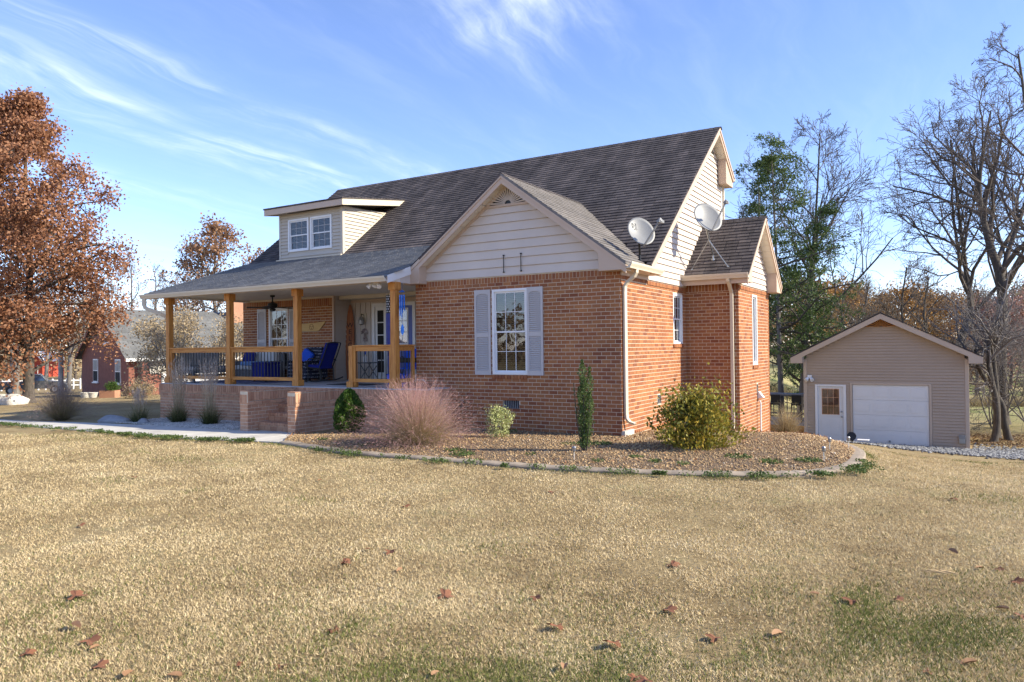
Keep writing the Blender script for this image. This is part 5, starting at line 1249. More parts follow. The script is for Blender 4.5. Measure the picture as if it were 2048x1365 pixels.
# ================================================================== GRASS
def noise2(x, y, s, seed):
    r = np.random.default_rng(seed); v = np.zeros_like(x)
    for k in range(7):
        a = r.uniform(0, 6.28); f = s*(.6+.5*k); v += np.sin((x*math.cos(a)+y*math.sin(a))*f+r.uniform(0, 6.28))/(1+.35*k)
    return v/3.0
N = 800000
dep = 2.6*np.exp(RNG.random(N)*math.log(17/2.6)); lat = RNG.uniform(-1.02, 1.02, N)*dep
fx, fy = np.array([-math.sin(TH), math.cos(TH)]), np.array([math.cos(TH), math.sin(TH)])
P = CAM[:2][None]+dep[:, None]*fx[None]+lat[:, None]*fy[None]
ok = ~inpoly(P, BEDPOLY) & ~inpoly(P, WALKPOLY) & ~((P[:, 0] > -14) & (P[:, 0] < 1.4) & (P[:, 1] > -2.2)) & (P[:, 1] < 11.0-.55*np.clip(P[:, 0]-5, 0, 20)+RNG.normal(0, .5, N))
# worn, thin spots
bare = noise2(P[:, 0], P[:, 1], 1.1, 5)+.6*noise2(P[:, 0], P[:, 1], 4.0, 6)
ok &= ~((bare < -.85) & (RNG.random(N) < .75))
P = P[ok]; dep = dep[ok]; bare = bare[ok]; n = len(P)
gr = noise2(P[:, 0], P[:, 1], .8, 8)+.8*noise2(P[:, 0], P[:, 1], 3.1, 9)
nearb = sstep(7.5, 3.0, dep)*.12+sstep(2.0, 7.0, P[:, 0]-.35*P[:, 1])*.06
pg = np.clip(.015+.55*sstep(.75, 1.35, gr)+nearb*sstep(-.2, .8, gr)*1.2, 0, .85)
PATCH = [(-5.5, -6.0, .45), (-7.3, -5.6, .3), (-4.6, -7.6, .25), (-10.4, -4.9, .5), (-9.2, -5.0, .35), (-12.0, -4.6, .6), (2.0, -8.0, .2), (6.2, -3.2, .5), (8.2, -2.4, .8), (7.2, -4.0, .6), (9.2, -6.5, .9), (6.9, -9.9, .8), (7.8, -9.0, .7), (6.0, -10.3, .5), (-1.0, -7.3, .22), (5.0, -10.6, .35), (3.6, -10.8, .3)]
for (a, b, rr) in PATCH: pg = np.maximum(pg, .30*np.exp(-(((P[:, 0]-a)/(rr*1.5))**2+((P[:, 1]-b)/rr)**2)))
de = np.full(n, 9.0)
for e in ec[::2]: de = np.minimum(de, np.hypot(P[:, 0]-e[0], P[:, 1]-e[1]))
wn_ = np.array([np.interp(-P[:, 0], [-w[0] for w in WALK], [w[1] for w in WALK])]).ravel()
dw = np.where((P[:, 0] < -5.6), np.abs(P[:, 1]-wn_), 9)
ed = noise2(P[:, 0], P[:, 1], 2.2, 12)
pg = np.maximum(pg, .85*sstep(.42, .12, de)*sstep(-.25, .35, ed)); pg = np.maximum(pg, .85*sstep(.5, .15, dw)*sstep(-.3, .3, ed))
green = RNG.random(n) < pg
L = RNG.uniform(.011, .026, n)*(1+.02*dep)*np.where(green, 1.4, 1); wdt = RNG.uniform(.0013, .0028, n)*(.8+.15*dep)
a = RNG.uniform(0, 6.283, n); tilt = RNG.uniform(.45, 1.45, n); tilt = np.where(green, tilt*.8, tilt)
dx, dy = np.cos(a), np.sin(a)
base = np.column_stack([P, H(P[:, 0], P[:, 1])-.008+.012*np.sin(P[:, 0]*1.7+.5*P[:, 1])*np.sin(P[:, 1]*1.3-.4*P[:, 0])])
tip = base+np.column_stack([dx*np.sin(tilt)*L, dy*np.sin(tilt)*L, np.cos(tilt)*L+.004])
b2 = RNG.uniform(0, 6.283, n); side = np.column_stack([np.cos(b2)*wdt, np.sin(b2)*wdt, np.zeros(n)])
V = np.stack([base-side, base+side, tip], 1).reshape(-1, 3); F = np.arange(3*n).reshape(-1, 3)
straw = M('straw_grass', (.50,.39,.23), (.66,.55,.36), .9, .9, 6, use_rnd=.5, transl=.2, spec=.15, stops=[(0, (.15,.095,.05)), (.2, (.33,.24,.13)), (.45, (.57,.44,.245)), (.7, (.73,.585,.35)), (1, (.87,.735,.49))])
ggr = M('green_grass', (.06,.10,.02), (.16,.20,.05), .8, .8, 4, use_rnd=.7, transl=.25, spec=.2, stops=[(0, (.06,.08,.02)), (.5, (.14,.165,.04)), (1, (.30,.30,.095))])
me = np_mesh('grass_blades', V, F, straw, rnd=np.repeat(RNG.random(n), 3), mats=[straw, ggr], midx=green.astype(int))
tag(link('grass_blades', me), 'short dormant straw-coloured lawn grass with green patches', 'grass', kind='stuff')

# ================================================================== PLANT GENERATORS
def ribbons(B, D0, L, W0, droop, segs=4, wob=.0, wtip=.15, gravity=(0, 0, -1)):
    """curved tapering ribbons: base points B, start directions D0, lengths L; returns tris, t, rnd"""
    n = len(B); g = np.array(gravity, float)
    pts = [B]; d = D0/np.linalg.norm(D0, axis=1)[:, None]; p = B.copy()
    for k in range(segs):
        p = p+d*(L/segs)[:, None]; pts.append(p)
        d = d+g[None]*(droop*(k+1)/segs)[:, None]+RNG.normal(0, wob, (n, 3)) if wob else d+g[None]*(droop*(k+1)/segs)[:, None]
        d /= np.linalg.norm(d, axis=1)[:, None]
    a = RNG.uniform(0, 6.283, n); s = np.column_stack([np.cos(a), np.sin(a), np.zeros(n)])
    vs = []; ts = []
    for k, q in enumerate(pts):
        w = W0*(1-(1-wtip)*k/segs); vs += [q-s*w[:, None], q+s*w[:, None]]; ts += [np.full(n, k/segs)]*2
    V = np.stack(vs, 1); T_ = np.stack(ts, 1); m = V.shape[1]
    f = []
    for k in range(segs): f += [(2*k, 2*k+1, 2*k+3), (2*k, 2*k+3, 2*k+2)]
    F = (np.array(f)[None]+m*np.arange(n)[:, None, None]).reshape(-1, 3)
    return V.reshape(-1, 3), F, T_.reshape(-1), np.repeat(RNG.random(n), m), pts
def cards(P, size, asp=.6, nrm_=None, jit=1.0, stretch=None):
    """one diamond leaf per point"""
    n = len(P); u = RNG.normal(0, 1, (n, 3))
    if stretch is not None: u = u*.35+stretch
    u /= np.linalg.norm(u, axis=1)[:, None]
    w = RNG.normal(0, 1, (n, 3)) if nrm_ is None else nrm_+RNG.normal(0, jit, (n, 3))
    v = np.cross(u, w); v /= np.linalg.norm(v, axis=1)[:, None]+1e-9
    s = np.asarray(size)*np.ones(n); s = s[:, None]
    V = np.stack([P-u*s*.5, P+v*s*asp*.5, P+u*s*.5, P-v*s*asp*.5], 1).reshape(-1, 3)
    return V, np.arange(4*n).reshape(-1, 4), np.repeat(RNG.random(n), 4)
def join(parts):
    V = []; F = []; T_ = []; R = []; o = 0
    for (v, f, t, r) in parts: V.append(v); F.append(f+o); T_.append(t); R.append(r); o += len(v)
    return np.vstack(V), np.vstack(F), np.concatenate(T_), np.concatenate(R)
def disc(n, r): a = RNG.uniform(0, 6.283, n); q = r*np.sqrt(RNG.random(n)); return np.column_stack([q*np.cos(a), q*np.sin(a), np.zeros(n)]), a
def fan_dirs(n, lo, hi):
    a = RNG.uniform(0, 6.283, n); e = RNG.uniform(lo, hi, n); return np.column_stack([np.sin(e)*np.cos(a), np.sin(e)*np.sin(a), np.cos(e)])

# ornamental grasses
def muhly(label, x, y, sc, stops, n1=1500, n2=2600, fleck=9000, fm=None):
    t = thing('ornamental_grass', label, 'grass', (x, y, float(bedz(x, y))-.05))
    B, _ = disc(n1, .16*sc); V, F, T_, R, _ = ribbons(B, fan_dirs(n1, .15, 1.15), RNG.uniform(.40, .85, n1)*sc, np.full(n1, .0032*sc), RNG.uniform(.1, .45, n1), 4, .05)
    link('leaf_blades', np_mesh('leaf_blades', V, F, M_t('muhly_leaf', [(0, (.17,.17,.06)), (.35, (.33,.28,.13)), (1, (.55,.42,.27))]), rnd=R, t=T_), t)
    B, _ = disc(n2, .14*sc); dd = fan_dirs(n2, .05, 1.40); V, F, T_, R, pts = ribbons(B, dd, RNG.uniform(.75, 1.30, n2)*sc*(1+.28*(1-dd[:, 2])), np.full(n2, .0026*sc), RNG.uniform(.05, .42, n2), 5, .04)
    mm = M_t('muhly_stem', stops, mixr=.2)
    link('flower_stems', np_mesh('flower_stems', V, F, mm, rnd=R, t=T_), t)
    k = RNG.integers(0, n2, fleck); q = RNG.integers(2, 5, fleck); f = RNG.random(fleck)[:, None]; st = np.stack(pts, 0)
    C = st[q, k]*(1-f)+st[q+1, k]*f; d = st[q+1, k]-st[q, k]
    C = C+RNG.normal(0, .018*sc, (fleck, 3)); d = d/np.linalg.norm(d, axis=1)[:, None]
    V, F, R = cards(C, RNG.uniform(.03, .075, fleck)*sc, .07, stretch=d)
    link('plumes', np_mesh('plumes', V, F, fm, rnd=R), t)
    return t
pinkp = M('pink_plume', (.42,.22,.22), (.58,.36,.33), .9, 1, 2, use_rnd=.8, transl=.35, stops=[(0, (.34,.16,.17)), (.4, (.50,.27,.26)), (1, (.66,.46,.40))])
purp = M('purple_plume', (.20,.13,.15), (.33,.24,.24), .9, 1, 2, use_rnd=.8, transl=.3, stops=[(0, (.13,.09,.10)), (.5, (.24,.17,.18)), (1, (.38,.29,.27))])
ST = [(0, (.24,.24,.09)), (.3, (.42,.36,.18)), (.6, (.55,.40,.30)), (1, (.56,.33,.31))]
muhly('large pink feathery grass clump in the bed before the brick wing', -2.85, -2.95, 1.08, ST, 2300, 4200, 17000, pinkp)
muhly('purplish feathery grass clump on the far side of the concrete walk', -16.1, -2.45, 1.0, [(0, (.20,.17,.08)), (.4, (.38,.31,.17)), (1, (.28,.20,.19))], 1100, 2200, 8000, purp)
def reed(label, x, y, h, nb, nstem, tone=None):
    z0 = float(H(x, y)); t = thing('ornamental_grass', label, 'grass', (x, y, z0))
    B, _ = disc(nb, .16); V, F, T_, R, _ = ribbons(B, fan_dirs(nb, .1, 1.0), RNG.uniform(.25, .62, nb), np.full(nb, .005), RNG.uniform(.2, .7, nb), 4, .03)
    link('leaf_blades', np_mesh('leaf_blades', V, F, M_t('reed_leaf', [(0, (.04,.055,.02)), (.5, (.10,.12,.04)), (1, (.30,.25,.12))]), rnd=R, t=T_), t)
    B, _ = disc(nstem, .13); V, F, T_, R, pts = ribbons(B, fan_dirs(nstem, .0, .20), RNG.uniform(.75, 1.0, nstem)*h, np.full(nstem, .0032), RNG.uniform(-.02, .10, nstem), 5, .02)
    link('flower_stems', np_mesh('flower_stems', V, F, M_t('reed_stem', [(0, (.30,.25,.13)), (1, (.62,.53,.40))]), rnd=R, t=T_), t)
    st = np.stack(pts, 0); m = nstem*10; k = RNG.integers(0, nstem, m); f = RNG.random(m)[:, None]; q4 = RNG.integers(3, 5, m); C = st[q4, k]*(1-f)+st[q4+1, k]*f; d = st[q4+1, k]-st[q4, k]; d /= np.linalg.norm(d, axis=1)[:, None]
    V, F, R = cards(C+RNG.normal(0, .005, (m, 3)), RNG.uniform(.05, .12, m), .08, stretch=d*2.2)
    link('plumes', np_mesh('plumes', V, F, M('reed_plume', (.48,.37,.30), (.66,.56,.47), .9, 2, 2, use_rnd=.8, transl=.3), rnd=R), t)
reed('tall pale feather grass at the left corner of the porch base', -11.75, -1.75, 1.75, 700, 130)
reed('tall pale feather grass against the middle of the porch base', -10.45, -1.75, 1.75, 600, 110)
reed('short sparse feather grass beside the flat grey rock', -12.85, -2.15, 1.0, 350, 90)
def tanclump(label, x, y, h):
    t = thing('ornamental_grass', label, 'grass', (x, y, float(H(x, y))))
    n = 900; B, _ = disc(n, .12); V, F, T_, R, _ = ribbons(B, fan_dirs(n, .05, .8), RNG.uniform(.5, 1.0, n)*h, np.full(n, .005), RNG.uniform(.2, .9, n), 5, .04)
    link('leaf_blades', np_mesh('leaf_blades', V, F, M_t('dead_grass', [(0, (.26,.19,.10)), (1, (.55,.44,.27))]), rnd=R, t=T_), t)
tanclump('dry tan grass clump at the back corner of the bump-out', 1.62, 8.15, 1.15)

# shrubs
def crown_pts(n, fn):
    out = np.zeros((0, 3))
    while len(out) < n:
        q = RNG.uniform(-1, 1, (n*3, 3)); q = q[fn(q)]; out = np.vstack([out, q])
    return out[:n]
def stems(n, r, h, lean, rad, mat, par, name='stem'):
    mb = MB()
    for k in range(n):
        a = random.uniform(0, 6.28); b = np.array([r*.3*math.cos(a), r*.3*math.sin(a), 0]); e = np.array([r*math.cos(a)*random.uniform(.3, 1), r*math.sin(a)*random.uniform(.3, 1), h*random.uniform(.7, 1)])
        mb.tube([b, (b+e)/2+np.array([0, 0, .06*h]), e], [rad, rad*.7, rad*.3], 5)
    return mb.build(name, mat, par)
# arborvitae: dense flame of upright sprays
def arbor(label, x, y, w, h, n):
    t = thing('arborvitae', label, 'shrub', (x, y, float(bedz(x, y))-.02))
    z = RNG.beta(1.5, 1.5, n); prof = np.interp(z, [0, .08, .3, .55, .8, .93, 1], [.55, .85, 1.0, .93, .62, .33, .08])
    a = RNG.uniform(0, 6.283, n); lump = 1+.10*np.sin(a*5+z*9)+.07*np.sin(a*9-z*14)
    q = prof*lump*(1-.32*RNG.random(n)**2.2); P = np.column_stack([np.cos(a)*q*w/2, np.sin(a)*q*w/2, z*h+.02])
    out = np.column_stack([np.cos(a)*.35, np.sin(a)*.35, np.full(n, 1.0)])
    V, F, R = cards(P, RNG.uniform(.035, .075, n), .38, nrm_=np.column_stack([-np.sin(a), np.cos(a), np.zeros(n)]), jit=.5, stretch=out)
    link('foliage', np_mesh('foliage', V, F, mt['arb'], rnd=R), t); stems(7, w*.3, h*.85, 0, .012, mt['twig'], t)
arbor('round dense green arborvitae beside the porch steps', -5.50, -1.95, .64, .92, 9000)
def leafy(label, name, x, y, z, prof, w, h, n, size, mat, asp=.6, up=.6, nst=9, rad=.01, dense=.55, lumps=.25, extra=0, seed=0):
    t = thing(name, label, 'shrub', (x, y, z)); nb = 70; pts = []
    mb = MB(); r = random.Random(seed)
    tips = []
    for k in range(nst):
        a = r.uniform(0, 6.28); zz_ = r.uniform(.55, 1.0); q = float(np.interp(zz_, *prof))*w/2*r.uniform(.2, .95)
        e = np.array([q*math.cos(a), q*math.sin(a), zz_*h]); b = np.array([.12*w*math.cos(a), .12*w*math.sin(a), -.02]); m = (b+e)/2+np.array([r.uniform(-.1, .1)*w, r.uniform(-.1, .1)*w, .08*h])
        mb.tube([b, m, e], [rad, rad*.75, rad*.35], 5); tips += [b*.6+m*.4, m, m*.5+e*.5, e]
        for j in range(4):
            s = m+(e-m)*r.uniform(0, .8); d = np.array([r.gauss(0, 1), r.gauss(0, 1), abs(r.gauss(0, .8))]); d /= np.linalg.norm(d); f = s+d*w*.28; mb.tube([s, f], [rad*.45, rad*.2], 4); tips.append(f)
    mb.build('stem', mt['twig'], t)
    z_ = RNG.beta(1.3, 1.2, n); a = RNG.uniform(0, 6.283, n); lump = 1+lumps*np.sin(a*3+z_*7+seed)+.6*lumps*np.sin(a*7-z_*11)
    q = np.interp(z_, *prof)*lump*np.sqrt(RNG.uniform(dense*dense, 1.0, n)); P = np.column_stack([np.cos(a)*q*w/2, np.sin(a)*q*w/2, z_*h])
    tp = np.array(tips); k = RNG.integers(0, len(tp), n); Q = tp[k]+RNG.normal(0, .075*w, (n, 3)); sel = RNG.random(n) < .45; P[sel] = Q[sel]; P[:, 2] = np.maximum(P[:, 2], .02)
    V, F, R = cards(P, RNG.uniform(.6, 1.3, n)*size, asp, stretch=np.column_stack([np.cos(a)*.6, np.sin(a)*.6, np.full(n, up)]))
    link('foliage', np_mesh('foliage', V, F, mat, rnd=R), t); return t
leafy('small cream-variegated shrub against the front brick wall', 'variegated_shrub', -2.0, -1.45, float(bedz(-2., -1.45)), ([0, .2, .6, .85, 1], [.6, .9, 1, .75, .25]), .50, .60, 2600, .032, mt['euon'], .65, .5, 12, .005, seed=1)
t = thing('columnar_holly', 'narrow upright holly growing by the corner of the brick wing', 'shrub', (.36, -2.50, float(bedz(.36, -2.5))-.03))
mb = MB(); parts = []
for k, (dx, dy, hh, rr, nn_) in enumerate(((-.03, .0, 1.58, .075, 1500), (.07, .02, 1.46, .07, 1300), (.01, -.05, 1.30, .08, 1300), (-.10, .03, 1.12, .045, 450), (.10, -.03, 1.05, .06, 700), (-.05, .05, .85, .07, 600), (-.15, -.02, 1.18, .02, 90))):
    top = np.array([dx*1.25, dy*1.25, hh]); b0 = np.array([dx*.25, dy*.25, -.02]); mid = np.array([dx*.9, dy*.9, hh*.45]); mb.tube([b0, mid, top], [.012, .009, .004], 5)
    z_ = RNG.beta(1.25, 1.05, nn_); z_ = .08+.92*z_; a_ = RNG.uniform(0, 6.283, nn_); q = rr*np.interp(z_, [0, .1, .5, .85, 1], [.5, .9, 1.1, .9, .25])*(1+.35*np.sin(z_*23+k*2)+.2*np.sin(z_*51+a_*2))*np.sqrt(RNG.random(nn_))
    ax_ = np.column_stack([np.interp(z_, [0, .45, 1], [b0[i_], mid[i_], top[i_]]) for i_ in range(2)]); P = np.column_stack([ax_[:, 0]+np.cos(a_)*q, ax_[:, 1]+np.sin(a_)*q, z_*hh])
    V, F, R_ = cards(P, RNG.uniform(.018, .04, nn_), .6, stretch=np.column_stack([np.cos(a_)*.8, np.sin(a_)*.8, np.full(nn_, .8)])); parts.append((V, F, np.zeros(len(V)), R_))
mb.build('stem', mt['twig'], t); V, F, T_, R_ = join(parts); link('foliage', np_mesh('foliage', V, F, mt['holly'], rnd=R_), t)
leafy('wide yellow-green shrub in the corner beside the bump-out', 'yellow_green_shrub', 1.85, -1.25, float(bedz(1.85, -1.25))-.03, ([0, .15, .4, .7, .9, 1], [.5, .85, 1, .72, .38, .1]), 1.42, .95, 8500, .062, mt['shrub'], .6, .7, 22, .011, dense=.25, lumps=.3, seed=5)
# green weeds in the bed and along the edging
def weeds(spots):
    parts = []
    for (x, y, r_, n) in spots:
        B, _ = disc(n, r_); B += np.column_stack([np.full(n, x), np.full(n, y), np.zeros(n)]); B[:, 2] = H(B[:, 0], B[:, 1])+.03
        V, F, R = cards(B+np.column_stack([np.zeros((n, 2)), RNG.uniform(0, .05, n)]), RNG.uniform(.02, .05, n), .55); parts.append((V, F, np.zeros(len(V)), R))
    return join(parts)
spots = [(.10, -1.55, .32, 700), (-.25, -1.8, .2, 250), (-1.7, -3.35, .18, 260), (-1.35, -3.65, .22, 300), (1.35, -2.7, .12, 140), (1.75, -2.95, .10, 120), (2.75, -1.95, .22, 380), (3.3, -2.2, .18, 240), (3.75, -1.8, .2, 260), (-3.6, -3.5, .16, 160), (-4.9, -3.3, .14, 120), (-2.45, -.55, .3, 260), (2.2, -3.0, .1, 80), (.95, -3.3, .1, 70), (-.3, -3.2, .1, 60)]
for k in range(38):
    i_ = int(random.random()**.9*(ns*.72)); s_ = random.uniform(-.30, -.14); spots.append((ec[i_][0]+nn[i_][0]*s_*1.0, ec[i_][1]-abs(s_), random.uniform(.04, .22), random.randint(20, 150)))
for k in range(44):
    x_ = -5.7-random.random()**1.3*12; y_ = float(np.interp(-x_, [-w_[0] for w_ in WALK], [w_[1] for w_ in WALK])); spots.append((x_, y_-random.uniform(.10, .28), random.uniform(.07, .2), random.randint(60, 200)))
V, F, T_, R = weeds(spots); tag(link('weeds', np_mesh('weeds', V, F, mt['weed'], rnd=R)), 'low green weeds along the edging, the walk and in the bed', 'weeds', kind='stuff')

# rocks
def rock(name, label, x, y, z, a, b, c, mat, rz=0, group=None, seed=0):
    r = np.random.default_rng(seed); V = []; F = []; m_, k_ = 9, 14
    for i in range(m_+1):
        for j in range(k_):
            t, p = math.pi*i/m_, 2*math.pi*j/k_; V.append((math.sin(t)*math.cos(p), math.sin(t)*math.sin(p), math.cos(t)))
    V = np.array(V); V *= (1+.16*np.sin(V[:, :1]*4+seed)+.13*np.cos(V[:, 1:2]*5+seed*2)+.08*np.sin(V[:, 2:]*7)); V = np.sign(V)*np.abs(V)**.75; V *= np.array([a, b, c])
    F = [(i*k_+j, (i+1)*k_+j, (i+1)*k_+(j+1) % k_, i*k_+(j+1) % k_) for i in range(m_) for j in range(k_)]
    o = link(name, np_mesh(name, V, np.array(F), mat)); o.location = (x, y, z+c*.5); o.rotation_euler = (0, 0, rz); return tag(o, label, 'rock', group)
rock('flat_rock', 'flat grey rock beside the concrete walk', -13.65, -2.35, Hf(-13.65, -2.35)-.08, .46, .28, .16, mt['stoned'], .2, seed=3)
rock('small_rock', 'small round grey rock next to the sparse feather grass', -12.35, -2.35, Hf(-12.35, -2.35)-.05, .16, .14, .12, mt['stoned'], .9, seed=8)

# solar stake lights
sol = thing('solar_stake_light', 'small plastic solar stake light at the edge of the planting bed', 'light', (.55, -3.30, float(bedz(.55, -3.3))-.02), 0, 'solar stake lights around the bed')
m_ = MB(); m_.tube([(0, 0, -.05), (0, 0, .14)], .007, 6); m_.build('stake', mt['stone'], sol)
m_ = MB(); m_.lathe([(.012, .14), (.026, .15), (.030, .20), (.034, .205), (.02, .225)], 12); m_.build('lantern', mt['greym'], sol)
for (x_, y_) in ((3.95, -1.6), (3.85, -.2), (4.0, 1.1)): dup(sol, (x_, y_, float(bedz(x_, y_))-.02))
spl = thing('ground_spotlight', 'black ground spotlight with a white panel by the garage door', 'light', (3.1, 10.2, Hf(3.1, 10.2)))
m_ = MB(); m_.tube([(0, 0, 0), (0, 0, .16)], .02, 8); m_.tube([(-.02, .1, .14), (0, -.14, .22)], [.09, .13], 14); m_.build('lamp_head', mt['black'], spl); bx('solar_panel', 'white', .14, -.14, .10, .46, .10, .125, parent=spl)

n = len(BEDLEAF); V, F, R = cards(BEDLEAF, RNG.uniform(.03, .075, n), .6, nrm_=np.tile([0, 0, 1.], (n, 1)), jit=.5)
tag(link('bed_leaf_litter', np_mesh('bed_leaf_litter', V, F, mt['oakb'], rnd=R)), 'small brown leaves blown among the pea gravel', 'leaves', kind='stuff')
# fallen leaves
def leaf_mesh(kind):
    mb = MB(); pts = []
    if kind == 0: # lobed oak leaf
        for k in range(28):
            a = 2*math.pi*k/28; r = .055*(1+.45*math.cos(a*6)*abs(math.sin(a)**.5))*(1.0+.35*math.cos(a)); pts.append((r*math.cos(a)*1.25, r*math.sin(a), .012+.018*math.sin(a*2)+.012*math.cos(a)))
    else:
        for k in range(14):
            a = 2*math.pi*k/14; r = .045*(1+.12*math.cos(a*3)); pts.append((r*math.cos(a)*1.5, r*math.sin(a)*.8, .012+.025*abs(math.sin(a))))
    n = len(pts); mb.add([(0, 0, .014)]+pts+[(.10 if kind == 0 else .095, 0, .01)], [(0, 1+k, 1+(k+1) % n) for k in range(n)]); return mb
lm = [leaf_mesh(k).mesh('fallen_leaf', M(nm, c, d_, .8, 12, 3, use_rnd=.4)) for k, nm, c, d_ in ((0, 'leaf_brown', (.13,.05,.025), (.24,.10,.05)), (1, 'leaf_tan', (.24,.125,.06), (.33,.19,.10)), (0, 'leaf_rust', (.15,.055,.026), (.24,.10,.045)))]
def cam_ground(px, py):
    r = cF+cR*(px-1024)/1451.5+cU*(682.5-py)/1451.5; t = (0-CAM[2])/r[2]; p = CAM+r*t; return p[0], p[1]
LEAF = [(178, 1283), (190, 1297), (54, 1310), (195, 1335), (258, 1352), (270, 955), (152, 1195), (150, 1255), (690, 1125), (694, 1128), (350, 1355), (475, 1333), (670, 1263), (1556, 1272), (1345, 1133), (1070, 1196), (800, 1142), (780, 1104), (1335, 1222), (1128, 1336), (1268, 1358), (1290, 1363), (1940, 1330), (1858, 1347), (1995, 1140), (1960, 1138), (2030, 1165), (2045, 1235), (1905, 1106), (810, 1014), (1105, 986), (735, 1100), (1230, 1290), (890, 1195), (870, 1350), (1115, 1256), (560, 1335), (1630, 1190), (1705, 1205), (1910, 995), (2006, 1220), (90, 1003), (160, 1052), (640, 962), (1430, 1280), (1795, 1200)]
for k, (px_, py_) in enumerate(LEAF):
    x_, y_ = cam_ground(px_, py_); s_ = random.uniform(.38, .85); o = link('fallen_leaf', lm[k % 3]); o.location = (x_, y_, Hf(x_, y_)+.002); o.rotation_euler = (random.uniform(-.15, .15), random.uniform(-.15, .15), random.uniform(0, 6.28)); o.scale = (s_,)*3
    tag(o, ('dry brown lobed leaf lying on the straw lawn', 'curled pale tan leaf lying on the straw lawn', 'rust-red lobed leaf lying on the straw lawn')[k % 3], 'leaf', 'fallen leaves scattered on the lawn')
t = thing('bark_piece', 'pale splintered piece of bark lying on the lawn', 'bark', (*cam_ground(1880, 1152), .02), .3)
for k in range(6):
    a_ = .25*math.sin(k*2.1); c_, s_ = math.cos(a_), math.sin(a_); l_ = .05+.012*(k % 3); x0_, y0_ = -.06+.022*k, .018*math.cos(k*1.7)
    m_ = MB(); m_.tube([(x0_-l_*c_, y0_-l_*s_, .006), (x0_, y0_, .014+.004*(k % 2)), (x0_+l_*c_, y0_+l_*s_, .008)], [.004, .009, .003], 5); m_.build('splinter', M('bark_pale_piece', (.40,.27,.13), (.52,.37,.19), .8, 20), t)
